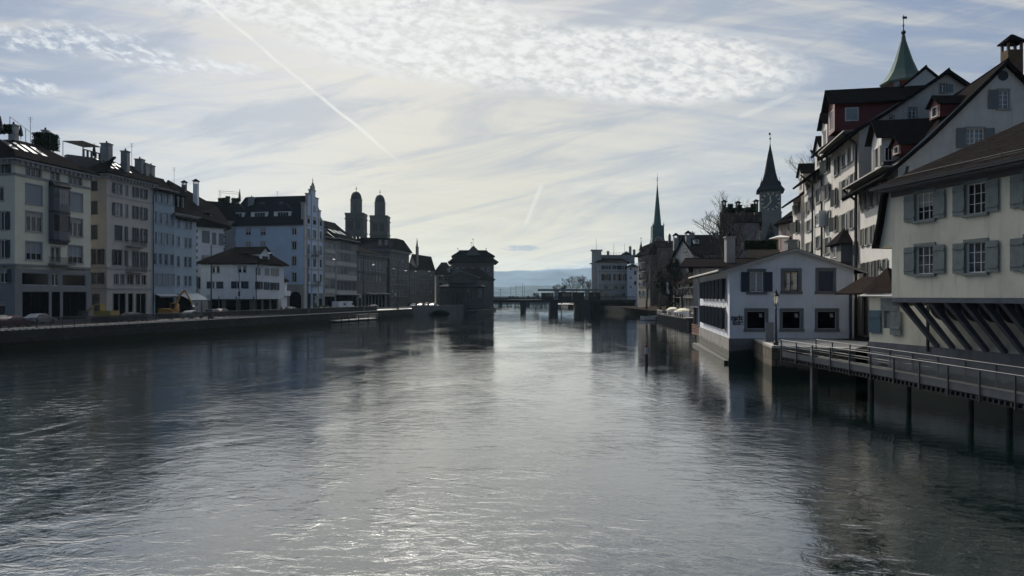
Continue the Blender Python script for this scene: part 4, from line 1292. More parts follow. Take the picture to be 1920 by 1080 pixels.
chm(r7, 472, 206, 371, 374, 1.5)

# strip window office houses
def strips(f, x0, x1, rows, n, xr, **st):
    s = (f.s_(x0), f.s_(x1)); return [((s[0], s[1], f.z(xr, b), f.z(xr, a)), dict(nx=n, tw=.0, frame=STONE, bw=.35, fw=.2, **st)) for a, b in rows]
MULL = mat('mullion_grey', (0.25, 0.235, 0.22), .85, .1)
B8 = LB(608, 629, 14)
def w0(f):
    o = strips(f, 609.5, 628.5, ((454.5, 466), (475.5, 487), (499, 511), (523, 542)), 8, 615)
    o.append(((.4, f.L - .4, GZ + .2, f.z(615, 556)), dict(nx=3, tw=0, frame=METALD, glass=SHOPG))); return o
r8, f8 = house('narrow_office_house', 'narrow grey office house with strip windows next to the stepped gable', B8, GZ, 23.0, MULL, {0: w0}, cat='house')
def panels(root, f, x0, x1, rows, xr, n, m_):
    mb = MB(); s0, s1 = f.s_(x0), f.s_(x1)
    for a, b in rows:
        for k in range(n):
            w_ = (s1 - s0) / n
            f.box(mb, s0 + w_ * (k + .18), s0 + w_ * (k + .82), f.z(xr, b), f.z(xr, a), .0, .06)
    mb.build('panel_row', m_, root)
PANL = mat('pale_panel', (0.45, 0.44, 0.42), .85, .1)
panels(r8, f8[0], 609.5, 628.5, ((467.5, 474), (489, 497), (513, 521), (543, 549)), 615, 8, PANL)
cornice(r8, f8, (0,), 23.2, .4, .7, STONE)
gable_roof(r8, B8, 23.2, 28.5, .8, gover=0)
dormer(r8, f8[0], f8[0].s_(614), f8[0].s_(622), 23.8, 26.3, 4, -1.4, TILEF, TILEF, win=(.3, .8, .1, .9, dict(frame=LITBL)), kind='shed', zr=26.6)
B9 = LB(629.5, 670, 15)
def w0(f):
    o = strips(f, 631.5, 669, ((455, 471), (474, 491.5), (500, 515.5), (526, 545)), 15, 650)
    o.append(((.4, f.L - .4, GZ + .2, f.z(650, 554)), dict(nx=5, tw=0, frame=METALD, glass=SHOPG))); return o
r9, f9 = house('wide_office_house', 'wide grey office house with four rows of narrow strip windows', B9, GZ, 23.3, MULL, {0: w0}, cat='house')
panels(r9, f9[0], 631.5, 669, ((492.5, 499), (516.5, 525), (546, 551)), 650, 15, PANL)
cornice(r9, f9, (0,), 23.5, .5, .9, STONE)
gable_roof(r9, B9, 23.5, 29.5, .9, gover=0)
for k in range(3): skylight(r9, f9[0], 23.5, 7, 5, f9[0].s_(634 + k * 9), f9[0].s_(640 + k * 9), .3, .55, .9)
mb = MB(); f9[0].box(mb, 0, f9[0].L, f9[0].z(650, 552.5), f9[0].z(650, 551), .02, 1.2); mb.build('canopy', PANL, r9)

B10 = LB(671, 725, 16)
def w0(f):
    o = []
    for k in range(8):
        a = 673.5 + k * 6.3
        o.append(WN(f, a, 490, a + 3.2, 508, 697, nx=2, tw=.18, trim=STONE)); o.append(WN(f, a, 515, a + 3.2, 528, 697, nx=2, tw=.12))
        s = (f.s_(a - .6), f.s_(a + 3.8)); o.append(((s[0], s[1], GZ + .1, f.z(697, 553)), dict(nx=1, tw=.1, frame=METALD, glass=SHOPG)))
    return o
r10, f10 = house('arcade_house', 'lower brown grey house with tall windows and long shop awnings', B10, GZ, 19.6, BROWNG, {0: w0}, cat='house')
cornice(r10, f10, (0,), 20.3, .8, .9, STONE); hip_roof(r10, B10, 20.3, 23.5, .9)
band(r10, f10[0], [f10[0].z(697, 512)], STONED, .4, .3)
awning(f10[0], f10[0].s_(684), f10[0].s_(704), f10[0].z(697, 549), 1.6, .3, 'first long pale awning in front of the arcade house', PANL)
awning(f10[0], f10[0].s_(706), f10[0].s_(724), f10[0].z(715, 549), 1.6, .3, 'second pale awning, nearer the town hall, in front of the arcade house', PANL)
B11 = LB(731, 767, 30)
def w0(f):
    o = []
    for k in range(5):
        a = 734.5 + k * 6.6
        for y0, y1 in ((487, 499), (506, 517), (524, 534), (544, 556)): o.append(WN(f, a, y0, a + 3.2, y1, 750, nx=2, tw=.16, trim=STONE))
    return o
def w3(f):
    return [WN(f, 720 + k * 5, 490, 722.5 + k * 5, 500, nx=2) for k in range(2)]
r11, f11 = house('classical_house', 'tall dark classical corner building under a big hipped roof', B11, GZ, 22.3, BROWNG, {0: w0, 3: w3}, cat='house')
cornice(r11, f11, (0, 3), 23.2, 1.0, 1.0, STONE)
for z in (477.5, 520, 540): band(r11, f11[0], [f11[0].z(750, z + 20)], STONED, .4, .2)
mb = MB(); E = offset(B11, 1.0)
T = [P(744, 282), P(757, 292), P(716, 296), P(683, 278)]
mb.loft([ring(E, 23.0), ring(E, 23.3), ring(T, 28.2)]); mb.build('roof', TILEF, r11)
for k, px in enumerate((712, 724)): x, y = P(px, 271); chimney(r11, x, y, 24, 26.6, .9)

# dark group before the town hall
def simple(name, label, pts, z0, z1, zr, wm, rm=TILEF, kind='gable', axis=0, wins=None, over=.5, ins=None):
    r, fs = house(name, label, pts, z0, z1, wm, wins, cat='house')
    if kind == 'gable':
        gable_roof(r, pts, z1, zr, over, axis=axis, m_=rm)
        A_, B_, C_, D_ = pts
        m2 = MB()
        for i in ((1, 3) if axis == 0 else (0, 2)):
            g_ = fs[i]; m2.face([g_.p(0, z1), g_.p(g_.L, z1), g_.p(g_.L / 2, zr - .05)])
        m2.build('gable', wm, r)
    elif kind == 'hip': hip_roof(r, pts, z1, zr, over, ins, axis, m_=rm)
    return r, fs
B12 = LB(768, 784, 22)
def wd(f): return [WN(f, 770 + k * 4, y0, 772 + k * 4, y1, nx=2, tw=.05) for k in range(3) for y0, y1 in ((512, 521), (528, 537), (543, 551))]
simple('dark_gabled_house', 'dark house whose roof ends in a white pointed fire wall', B12, GZ, 17.2, 24.2, BROWNG, wins={0: wd})
mb = MB(); g = Fac(B12[0], B12[1]); fwY = g.Y(783)
mb.box((*P(782.3, 306), 22), (.5, 6, 9.5)); mb.lathe(*P(782, 303.5), [(.4, 26.7), (.28, 28), (.05, 30)], 4)
one(mb, 'fire_wall', STONED, 'narrow pale stepped fire wall with a point between two dark roofs', 'wall', (*P(782, 306), 16.5))
B13 = [P(783.6, 303), P(815, 325), P(800, 345), P(765, 325)]
simple('gabled_town_house', 'dark town house with a steep gable facing the street crossing', B13, GZ, 17.5, 24.0, BROWNG, kind='gable', axis=0, wins={0: lambda f: [WN(f, 789 + k * 6, y0, 792 + k * 6, y1, nx=2, tw=.05) for k in range(4) for y0, y1 in ((515, 524), (531, 540), (546, 553))]})
B14 = [P(818, 345), P(850, 347), P(850, 370), P(812, 368)]
r14, f14 = simple('ochre_house', 'pale ochre house with a mansard roof half hidden left of the town hall', B14, GZ, 16.5, 22.5, mat('ochre_plaster', (.34, .31, .24), .9), kind='hip', wins={0: lambda f: [WN(f, a, y0, a + 6, y1, nx=2, tw=.1) for a in (823, 834) for y0, y1 in ((517, 526), (531, 540), (546, 554))]}, over=.8, ins=4)
dormer(r14, f14[0], 6, 9.2, 17, 19.4, 4, -1.2, WHITEP, TILEF, win=(.25, .75, .2, .8, {}), kind='gable')

# town hall
B15 = [P(848, 330), P(926, 330), P(922, 352), P(850, 352)]
f = Fac(B15[0], B15[1])
zE = Z(491, 330)
def w0(f): return [WN(f, a, y0, a + 4.5, y1, nx=2, tw=.15) for a in (855, 866, 884, 902, 914) for y0, y1 in ((502, 509), (516, 525), (533, 542))]
r15, f15 = house('town_hall', 'dark square town hall with flared roof and pointed central gable standing in the river', B15, -1, zE, BROWNG, {0: w0}, cat='building')
mb = MB(); E = offset(B15, 2.0)
mb.loft([ring(E, zE - .35), ring(E, zE - .1), ring(offset(B15, -1.5), zE + 2.6), ring(offset(B15, -3.0), zE + 5.4)]); mb.build('roof', TILEF, r15)
U2 = [P(850, 332), P(924, 332), P(920, 349), P(852, 349)]
mb = MB(); mb.loft([ring(U2, zE + .5), ring(U2, Z(482, 332))]); mb.build('upper_storey', BROWNG, r15)
mb = MB(); mb.loft([ring(offset(U2, .9), Z(482, 332)), ring(offset(U2, .9), Z(480, 332)), ring(offset(U2, -2.2), Z(471, 332))]); mb.build('upper_roof', TILEF, r15)
dormer(r15, f15[0], f15[0].s_(874), f15[0].s_(901), zE + .4, Z(476, 330), 9, -1.6, BROWNG, TILEF, zr=Z(460, 330), win=(.3, .75, .05, .5, dict(nx=3, glass=GLASSB)), kind='gable', over=.7)
mb = MB()
for px, y0, y1 in ((887, 462, 449), (883.5, 464, 455), (858.5, 471, 466), (911.5, 471, 466)):
    x, y = P(px, 331); mb.tube((x, y, Z(y0, 331)), (x, y, Z(y1, 331)), .09, .05); mb.ball((x, y, Z(y1, 331)), .28, 6)
mb.build('finial', METALD, r15)
# guard house groups
B16 = [P(838, 292), P(925, 292), P(922, 312), P(842, 312)]
GUARD = mat('guard_stone', (0.10, 0.088, 0.076), .9, .15, .5, stain=.3)
r16, f16 = simple('guard_house', 'low white walled guard house under a wide dark hipped roof', B16, GZ, Z(524, 292), Z(501.5, 296), mat('guard_plaster', (.18, .165, .15), .9, .15, .5, stain=.3), kind='hip', wins={0: lambda f: [WN(f, 903, 533, 907, 541, nx=2)]}, over=.8, ins=6.5)
B17 = [P(825, 272), P(908, 272), P(904, 288), P(830, 288)]
fP = Fac(B17[0], B17[1])
def w0(f):
    return [WN(f, a, 543, a + 2.2, 559, nx=1, tw=.06, frame=METALD) for a in (829, 833.5, 838)] + [WN(f, a, 543, a + 3, 559, nx=1, tw=.1, frame=METALD) for a in (876, 883)] + [WN(f, a, 541, a + 2, 557, nx=1, tw=.05) for a in (897, 901)]
r17, f17 = house('portico_house', 'low grey temple like building with a stepped roof beside the underpass arch', B17, GZ, Z(538, 272), GUARD, {0: w0}, cat='house')
mb = MB(); E = offset(B17, .8); T = offset(B17, -3.8)
mb.loft([ring(E, Z(539, 272)), ring(E, Z(537, 272)), ring(T, Z(531, 276))]); mb.build('roof', SLATE, r17)
U = [P(840, 276), P(895, 276), P(893, 286), P(842, 286)]
mb = MB(); mb.loft([ring(U, Z(536, 276)), ring(U, Z(518, 276))])
g = Fac(U[0], U[1]); mb.prism([g.p(0, Z(518, 276)), g.p(g.L, Z(518, 276)), g.p(g.L * .42, Z(509, 276))], (*(g.n * -9), 0)); mb.build('upper_storey', GUARD, r17)
mb = MB(); mb.slab([g.p(-.6, Z(519, 276), .5), g.p(g.L * .42, Z(507.6, 276), .5), g.p(g.L * .42, Z(507.6, 276), -9.5), g.p(-.6, Z(519, 276), -9.5)], .25)
mb.slab([g.p(g.L + .6, Z(519, 276), .5), g.p(g.L * .42, Z(507.6, 276), .5), g.p(g.L * .42, Z(507.6, 276), -9.5), g.p(g.L + .6, Z(519, 276), -9.5)], .25); mb.build('pediment_roof', STONE, r17)
for k in range(5):
    m2 = MB(); p = mid(P(846, 270.6), P(873, 270.6), k / 4); m2.lathe(*p, [(.28, GZ), (.24, Z(548, 272))], 8); m2.build('column', GUARD, r17)
mb = MB(); q = [P(843, 270), P(876, 270), P(876, 273), P(843, 273)]; mb.loft([ring(q, Z(548, 272)), ring(q, Z(545.5, 272))]); mb.build('canopy', GUARD, r17)

# minster towers
def minster(px, Y, ysq, ytop, wpx, dpx, label):
    x, y = P(px, Y); k = Y / FX; wd = wpx * k
    r = thing('church_tower', label, 'tower', (x, y, 5), 'twin towers of the minster')
    TW = mat('tower_stone', (0.10, 0.09, 0.078), .9, .2, .2)
    A = [(x - wd / 2, y - wd / 2), (x + wd / 2, y - wd / 2), (x + wd / 2, y + wd / 2), (x - wd / 2, y + wd / 2)]
    zt = Z(ysq, Y); mb = MB(); fs = [Fac(A[i], A[(i + 1) % 4]) for i in range(4)]
    hl = []
    for a, b in ((.18, .42), (.58, .82)):
        hl.append((a * wd, b * wd, zt - 9.5, zt - 4.0))
    h2 = [(a * wd, b * wd, zt - 19, zt - 13) for a, b in ((.18, .42), (.58, .82))]
    for i in (0, 1, 2, 3): wall_face(mb, fs[i], [[(0, 4), (wd, 4), (wd, zt), (0, zt)]], hl + h2, .7)
    mb.loft([ring(A, zt - .3), ring(A, zt - .1)]) 
    mb.build('shaft', TW, r)
    for z in (zt - 2.6, zt - 11.5, zt - 21): mb = MB(); mb.loft([ring(offset(A, .45), z - .3), ring(offset(A, .45), z + .3)]); mb.build('string_course', TW, r)
    mb = MB()
    mb.loft([ring(offset(A, -.8), zt), ring(offset(A, -.8), zt + .2)])
    for i in range(4):
        fs[i].box(mb, -.25, wd + .25, zt - .1, zt + 1.1, -.5, .25)
    mb.build('cornice', TW, r)
    for i in (0, 3):
        for a, b in ((.16, .44), (.56, .84)):
            for top in (zt - 4.0, zt - 13):
                m2 = MB(); m2.path([fs[i].p((a + (b - a) * t_ / 6) * wd, top - .2 + 1.7 * sin(pi * t_ / 6), .12) for t_ in range(7)], .22, 5); m2.build('arch_moulding', TW, r)
    for i in range(4):
        for h in hl:
            m2 = MB(); fs[i].box(m2, h[0], h[1], h[2], h[3], -.9, -.7); c = (h[0] + h[1]) / 2; fs[i].box(m2, c - .2, c + .2, h[2], h[3], -.69, -.3, 1)
            m2.build('sound_opening', [METALD, TW], r)
    rr_ = dpx * k / 2; H0 = zt + 1.0; Ht = Z(ytop, Y) - H0
    mb = MB(); mb.lathe(x, y, [(rr_, zt), (rr_, H0 + Ht * .60), (rr_ * 1.08, H0 + Ht * .60), (rr_ * 1.08, H0 + Ht * .63)], 8, pi / 8); mb.build('octagon', TW, r)
    mb = MB(); pr = [(rr_ * .93 * sqrt(max(0, 1 - (t_ / 7.0) ** 2.2)) + .02, H0 + Ht * (.63 + .37 * t_ / 7.0)) for t_ in range(8)]
    mb.lathe(x, y, pr, 8, pi / 8); mb.build('dome', mat('dome_copper', (.05, .048, .045), .8, .2, .2, spec=.1), r)
    zt2 = H0 + Ht
    mb = MB(); mb.tube((x, y, zt2 - .2), (x, y, zt2 + 3.2), .14, .06); mb.ball((x, y, zt2 + 1.5), .5, 8); mb.box((x, y, zt2 + 2.6), (1.0, .12, .14)); mb.build('finial', METALD, r)
minster(668, 470, 404, 358.5, 34, 22, 'left and taller looking of two square church towers with domed octagon tops')
minster(712.5, 495, 408.5, 364.5, 32, 20.5, 'right hand of two square church towers with domed octagon tops')

aerial(r2, 247, 140, 300, 3.2); aerial(r9, 652, 243, 440, 3.5); aerial(r11, 763, 290, 474, 3.0); aerial(r7, 520, 206, 373, 2.2); aerial(r3, 326.5, 160, 340, 3.0)
aerial(r1, 57, 118, 250, 2.6)
# ------------------------------------------------------------------ right bank
def RL(px): return 26963.0 / (px - 1234.6)
def RP_(px): return P(px, RL(px))
PINKG = mat('warm_grey_plaster', (0.52, 0.485, 0.44), 0.9, 0.16, 0.8, 0.006, stain=0.25)  # warm grey plaster, the wall's own base tone
PLW = mat('warm_white_plaster', (0.56, 0.54, 0.50), 0.9, 0.14, 0.8, 0.006, stain=0.22)
LILAC = mat('lilac_plaster', (0.24, 0.22, 0.23), 0.9, 0.14, 0.4, 0.004, stain=0.2)
CREAMR = mat('grey_cream_plaster', (0.62, 0.58, 0.47), 0.9, 0.22, 0.35, 0.008, stain=0.32)
SOFF = mat('soffit_boards', (0.30, 0.28, 0.25), 0.85, 0.1, 2)

def RB_(pa, pb, depth, straight=True):
    A, B = RP_(pa), RP_(pb); f = Fac(A, B)
    if straight: return [A, B, (B[0] + depth, B[1]), (A[0] + depth, A[1])]
    return [A, B, tuple(f.p(f.L, 0, -depth)[:2]), tuple(f.p(0, 0, -depth)[:2])]
RG = random.Random(17)
def grp(f, x0, y0, x1, y1, n=1, sm=None, xr=None, k=.27, **st):
    """an opening with its shutters standing open, all inside the given outline"""
    r = f.rect(x0, y0, x1, y1, xr); w_ = r[1] - r[0]
    a, b = r[0] + w_ * k, r[1] - w_ * k
    q_ = RG.random()
    d = dict(nx=2 * n, tw=.07, ang=RG.choice((0, .06, .12, .2, .4)), glass=RG.choice((GLASS, GLASS, GLASSB)), trim=STONEL, frame=WHITE, sh=(sm or SHUTO, 'open', k / (1 - 2 * k) * .92))
    if q_ < .35: d['blind'] = CURT; d['bk'] = RG.uniform(.3, .95)
    d.update(st)
    return ((a, b, r[2], r[3]), d)
def gpoly(L, z0, z1, zp, k=.5): return [[(0, z0), (L, z0), (L, z1), (L * k, zp), (0, z1)]]

# rows of old houses, farthest first
Ba = RB_(1487, 1502, 14)
def w0(f): return [grp(f, 1488.5, 382, 1500, 401), grp(f, 1488.5, 414.5, 1500, 437), grp(f, 1490, 451, 1500, 467), grp(f, 1488.5, 482, 1500, 498)]
ra, fa_ = house('riverside_house', 'farthest plastered house of the sunlit row with wide overhanging eaves', Ba, 2.2, 20.0, PINKG, {0: w0}, cat='house', group='row of old plastered houses above the river')
gable_roof(ra, Ba, 20.0, 24.5, 1.7, t=.25, gover=.2)
dormer(ra, fa_[0], fa_[0].s_(1488.5), fa_[0].s_(1497), 20.6, 23.2, 5, -.6, PINKG, TILE, win=(.3, .8, .15, .85, {}), kind='gable')
Bb = RB_(1508.5, 1543, 15)
def w0(f):
    return [grp(f, 1511, 378, 1517.5, 400), grp(f, 1518, 368.5, 1526, 393), grp(f, 1510, 413, 1525, 434, 2), grp(f, 1509.5, 455, 1524, 473, 2),
            WN(f, 1513, 343, 1519, 353, nx=2, tw=.1), grp(f, 1528, 323, 1540, 341, 2, k=.15), grp(f, 1528.5, 354, 1541.5, 380, 2), WN(f, 1528.5, 402, 1540.5, 421, nx=4, tw=.1, trim=STONE, sh=(SHUTO, 'right', .2)), grp(f, 1528, 443, 1542, 465, 2), grp(f, 1528, 484, 1542, 500, 2)]
rb, fb_ = house('riverside_house', 'second house of the sunlit row with a dark gap and downpipe on its far side', Bb, 2.2, 21.5, PLW, {0: w0}, cat='house', group='row of old plastered houses above the river')
gable_roof(rb, Bb, 21.5, 26.5, 1.6, t=.25, gover=.2)
band(rb, fb_[0], [fb_[0].z(1518, 360)], STONEL, .2, .08, 0, fb_[0].s_(1527))
downpipe(rb, fb_[0], fb_[0].s_(1526.5), 2.2, 21.3, .11, .2, 1.6)
dormer(rb, fb_[0], fb_[0].s_(1513), fb_[0].s_(1524), 22.2, 24.9, 6, -1.0, PLW, TILE, win=(.3, .8, .15, .85, {}), kind='gable')
Bc = RB_(1543.5, 1560, 21)
def w0(f):
    return [grp(f, 1544, 298, 1558, 324, 2), grp(f, 1544.5, 345, 1558.5, 374, 2), grp(f, 1550, 395, 1558.5, 425, 1), grp(f, 1544.5, 446, 1558.5, 476, 2)]
fC = Fac(Bc[0], Bc[1])
rc, fc_ = house('riverside_house', 'tall narrow house of the sunlit row carrying a dark red roof dormer', Bc, 2.2, 23.6, PLW, {0: w0}, {1: gpoly(21, 1.7, 23.6, 31.6), 3: gpoly(21, 1.7, 23.6, 31.6)}, cat='house', group='row of old plastered houses above the river')
gable_roof(rc, Bc, 23.6, 31.8, 1.5, t=.25, gover=.15, belly=.02)
mb = MB(); f = fc_[0]; f.box(mb, f.s_(1543.8), f.s_(1549), f.z(1546, 425), f.z(1546, 396), 0, .8); mb.build('bay', WHITEP, rc)
mb = MB(); f.box(mb, f.s_(1544.3), f.s_(1548.2), f.z(1546, 420), f.z(1546, 400), .8, .84); mb.build('window', GLASSB, rc)
downpipe(rc, f, .12, 2.2, 23.3, .12, .2, 1.4)
# red dormer: front towards the river, long side towards the viewer
def sidewin(root, f, r, st): window(root, f, r, st)
s0, s1 = fc_[0].s_(1548), fc_[0].s_(1559.5)
dd = dormer(rc, fc_[0], s0, s1, 24.6, 27.6, 11, -.3, RED, TILE, zr=29.6, win=(.25, .75, .1, .85, dict(nx=2)), kind='gable', over=.7)
pA = fc_[0].p(s1, 0, -.3); sd = Fac(pA[:2], fc_[0].p(s1, 0, -11.3)[:2])
m2 = MB(); sd.box(m2, 1.1, 2.5, 25.6, 27.1, .0, .05, 1); sd.box(m2, 1.2, 2.4, 25.7, 27.0, .051, .07, 0); m2.build('dormer_window', [GLASSB, WHITE], rc)
# small white dormer beyond
dormer(rb, fb_[0], fb_[0].s_(1531), fb_[0].s_(1541), 23.2, 26.6, 6, -.6, PLW, TILE, win=(.3, .8, .15, .85, dict(nx=2)), kind='gable', zr=28.2, over=.5)

Bd = RB_(1560.5, 1611, 17.2)
Bd = [Bd[0], Bd[1], (Bd[1][0] + 17.0, Bd[1][1]), (Bd[0][0] + 17.0, Bd[0][1])]
def w0(f):
    o = [grp(f, 1562, 297, 1574.5, 329, 1, WHITE), WN(f, 1579.5, 291, 1585.5, 312, nx=2, tw=.14), grp(f, 1587, 275, 1601, 306, 1, WHITE),
         grp(f, 1562.5, 354, 1572.5, 386, 1), grp(f, 1576.5, 337, 1592, 372, 2), grp(f, 1593, 326, 1605.5, 360, 1),
         grp(f, 1561, 406, 1574, 433, 2), grp(f, 1576, 401, 1591, 434, 2), grp(f, 1592, 393, 1605.5, 428, 1),
         grp(f, 1563, 460, 1572, 484, 1), grp(f, 1601, 452, 1608, 478, 1), grp(f, 1575, 520, 1600, 545, 2)]
    return o
zd1, zdp = 22.4, 27.9
def w1(f):
    return [WN(f, 1704, 202.5, 1718, 221, nx=2, ny=3, tw=.1), (f.rect(1762.5, 158, 1774, 173), dict(nx=2, tw=.1, sh=(SHUTG, 'right', 1.0))), WN(f, 1746, 199, 1753, 206, nx=1, tw=.08), WN(f, 1668, 217, 1676, 224, nx=1, tw=.08)]
rd, fd_ = house('riverside_house', 'broad sunlit house with a dark downpipe and a pointed roof oriel on brackets', Bd, 2.2, 22.4, PINKG, {0: w0, 1: w1}, {1: gpoly(17, 1.7, zd1, zdp - .2), 3: gpoly(17, 1.7, zd1, zdp - .2)}, cat='house', group='row of old plastered houses above the river')
gable_roof(rd, Bd, 22.4, 27.9, 1.6, t=.3, gover=.5, belly=.03)
f = fd_[0]
mb = MB(); f.box(mb, -.1, f.L + .3, 22.0, 22.12, 0.01, 1.5); mb.build('soffit', SOFF, rd)
# polygonal oriel
s0, s1 = f.s_(1573), f.s_(1599); z0, z1 = f.z(1587, 492), f.z(1587, 459)
mb = MB()
def orr(z, d): return [f.p(s0, z, 0), f.p(s0 + .5, z, d), f.p(s1 - .5, z, d), f.p(s1, z, 0)]
mb.loft([orr(z0 - .6, .3), orr(z0, 1.0), orr(z1, 1.0)]); orl = mb.build('oriel', mat('oriel_wood', (.12, .115, .11), .8), rd)
mb = MB(); mb.loft([[f.p(s0 - .4, z1, -.1), f.p(s0 + .2, z1, 1.5), f.p(s1 - .2, z1, 1.5), f.p(s1 + .4, z1, -.1)], [f.p((s0 + s1) / 2, z1 + 1.9, 0)] * 4]); mb.build('oriel_roof', TILE, orl)
mb = MB(); f.box(mb, (s0 + s1) / 2 - .7, (s0 + s1) / 2 + .7, z0 + .5, z1 - .15, 1.001, 1.05, 1); f.box(mb, (s0 + s1) / 2 - .6, (s0 + s1) / 2 - .04, z0 + .6, z1 - .25, 1.051, 1.06, 0); f.box(mb, (s0 + s1) / 2 + .04, (s0 + s1) / 2 + .6, z0 + .6, z1 - .25, 1.051, 1.06, 0); mb.build('window', [GLASSB, WHITE], orl)
downpipe(rd, f, f.L - .35, 2.2, 22.0, .13, .2, 1.4)
# turret behind
x, y = P(1694, 92); r = thing('turret', 'slim red roof turret under a flared green copper spire', 'turret', (x, y, 26)); kk = 92 / FX
mb = MB(); mb.lathe(x, y, [(30 * kk, 24), (30 * kk, Z(156, 92))], 8, pi / 8); mb.build('drum', RED, r)
mb = MB(); mb.lathe(x, y, [(40 * kk, Z(158, 92)), (41 * kk, Z(156, 92)), (33 * kk, Z(147, 92)), (24 * kk, Z(134, 92)), (15.5 * kk, Z(113, 92)), (8.5 * kk, Z(90, 92)), (4.5 * kk, Z(76, 92)), (3 * kk, Z(66, 92))], 8, pi / 8); mb.build('spire', COPPER, r)
mb = MB(); mb.tube((x, y, Z(67, 92)), (x, y, Z(28, 92)), .07, .04); mb.ball((x, y, Z(61, 92)), .3, 8); mb.ball((x, y, Z(48, 92)), .14, 6); mb.box((x + .15, y, Z(33, 92)), (.55, .05, .3)); mb.build('weather_vane', METALD, r)
for a in (-1, 1):
    m2 = MB(); q = Matrix.Rotation(a * pi / 8 + pi * 1.36, 2) @ Vector((29.2 * kk, 0)); m2.box((x + q.x, y + q.y, Z(163, 92)), (.7, .5, .9), a * pi / 8 - pi * .14); m2.build('window', GLASSB, r)

# near gabled house
Be = [RP_(1607.5), RP_(1684)]; Be += [(Be[1][0] + 17.4, Be[1][1]), (Be[0][0] + 17.4, Be[0][1])]
def w0(f):
    o = []
    for x0, y0, x1, y1, n in ((1613, 366, 1621, 395, 1), (1621.5, 361, 1631.5, 392, 1), (1632, 357, 1640, 388, 1), (1642, 343, 1660, 383, 2), (1663, 332, 1676, 372, 1),
                              (1613, 430, 1621, 461, 1), (1621.5, 427, 1631.5, 459.5, 1), (1632, 423, 1641, 457, 1), (1642, 420, 1651, 454, 1), (1655, 414, 1668, 449, 1),
                              (1613.5, 494, 1622, 526, 1), (1622.5, 492, 1632, 525.5, 1), (1633, 490, 1642, 525, 1), (1643, 488, 1652, 524.5, 1), (1654, 486, 1666, 524, 1)):
        if x1 > 1682: continue
        o.append(grp(f, x0, y0, x1, y1, n, SHUTO, k=.25))
    s = (f.s_(1617.5), f.s_(1626)); o.append(((s[0], s[1], 2.3, f.z(1621, 557)), dict(nx=1, tw=.12, frame=WOOD, glass=mat('door_wood', (.05, .03, .025), .7))))
    return o
ze, zp = 16.9, 25.1
def w1(f):
    return [(f.rect(1811, 240.5, 1845, 278), dict(nx=4, ny=4, tw=.12, trim=GREYP, sh=(SHUTG, 'open', .52), louv=1)),
            (f.rect(1871.5, 169, 1891, 204), dict(nx=2, ny=4, tw=.12, trim=GREYP, sh=(SHUTG, 'left', .95), louv=1)), WN(f, 1848, 301, 1862, 330, nx=2)]
re_, fe_ = house('gabled_house', 'big grey white gable with bluish shutters and a brick chimney on its ridge', Be, 2.2, ze, PLW, {0: w0, 1: w1}, {1: gpoly(17.4, 1.7, ze, zp - .15), 3: gpoly(17.4, 1.7, ze, zp - .15)}, cat='house')
gable_roof(re_, Be, ze, zp, 1.5, t=.3, gover=.45, belly=.03)
f = fe_[0]
mb = MB(); f.box(mb, -.1, f.L + .3, 16.5, 16.62, 0.01, 1.35); mb.build('soffit', SOFF, re_)
downpipe(re_, f, .18, 2.2, 16.5, .12, .2, 1.3); downpipe(re_, fe_[1], .25, 10, 16.4, .12, .2, 1.0)
g = fe_[1]; mb = MB(); p = [g.p(g.s_(1880.5) + .42 * cos(2 * pi * k / 14), g.z(1880, 142) + .42 * sin(2 * pi * k / 14), .03) for k in range(14)]
mb.prism(p, (*(g.n * .02), 0)); mb.build('round_vent', METALD, re_)
mb = MB(); g.box(mb, g.s_(1899), g.s_(1900.5), 10, g.z(1900, 132), .0, .04); mb.build('render_edge', WHITEP, re_)
BRK = blockmat('chimney_brick', (0.22, 0.13, 0.075), (0.12, 0.09, 0.06), .28, .09)
cxp = P(1897, 61.5); chimney(re_, cxp[0], cxp[1], Z(175, 61.5), Z(96, 61.5), 1.25, .95, m_=BRK, cap='house')
# wall dormer with its own roof, two red dormers
s0, s1 = f.s_(1635), f.s_(1653)
dm = dormer(re_, f, s0, s1, ze - .2, 19.9, 6.5, .02, PLW, TILE, zr=21.7, win=(.33, .7, .22, .8, dict(nx=1, frame=WHITE)), kind='gable', over=.5)
for sgn, a, b in ((-1, .06, .30), (1, .73, .97)):
    m2 = MB(); L_ = s1 - s0; f.box(m2, s0 + a * L_, s0 + b * L_, ze + .5, 19.2, .03, .09); m2.build('shutter', SHUTO, re_)
pB = f.p(s1, 0, .02); sd = Fac(pB[:2], f.p(s1, 0, -6.4)[:2])
m2 = MB(); a, b = sd.s_(1660), sd.s_(1671); z0, z1 = sd.z(1665, 300), sd.z(1665, 277)
sd.box(m2, a - .1, b + .1, z0 - .1, z1 + .1, .0, .05, 1); sd.box(m2, a, (a + b) / 2 - .03, z0, z1, .052, .07, 0); sd.box(m2, (a + b) / 2 + .03, b, z0, z1, .052, .07, 0); sd.box(m2, a - .3, b + .3, z0 - .45, z0 - .2, .01, .45, 2)
m2.build('dormer_window', [GLASS, WHITE, METALD], re_)
def reddormer(px, py0, py1, Y, wz=1.5):
    x0, x1 = P(px, Y)[0], P(px, Y)[0] + 3.6
    fr = Fac((x0, Y + wz), (x0, Y))
    b = dormer(re_, fr, 0, wz, Z(py1, Y), Z(py0, Y), 3.4, 0, RED, TILE, zr=Z(py0, Y) + .8, win=(.2, .8, .1, .85, dict(nx=1, frame=WHITE)), kind='gable', over=.25)
reddormer(1688, 268, 288, 61.5, 1.3); reddormer(1762, 192, 218, 61.5, 1.5)

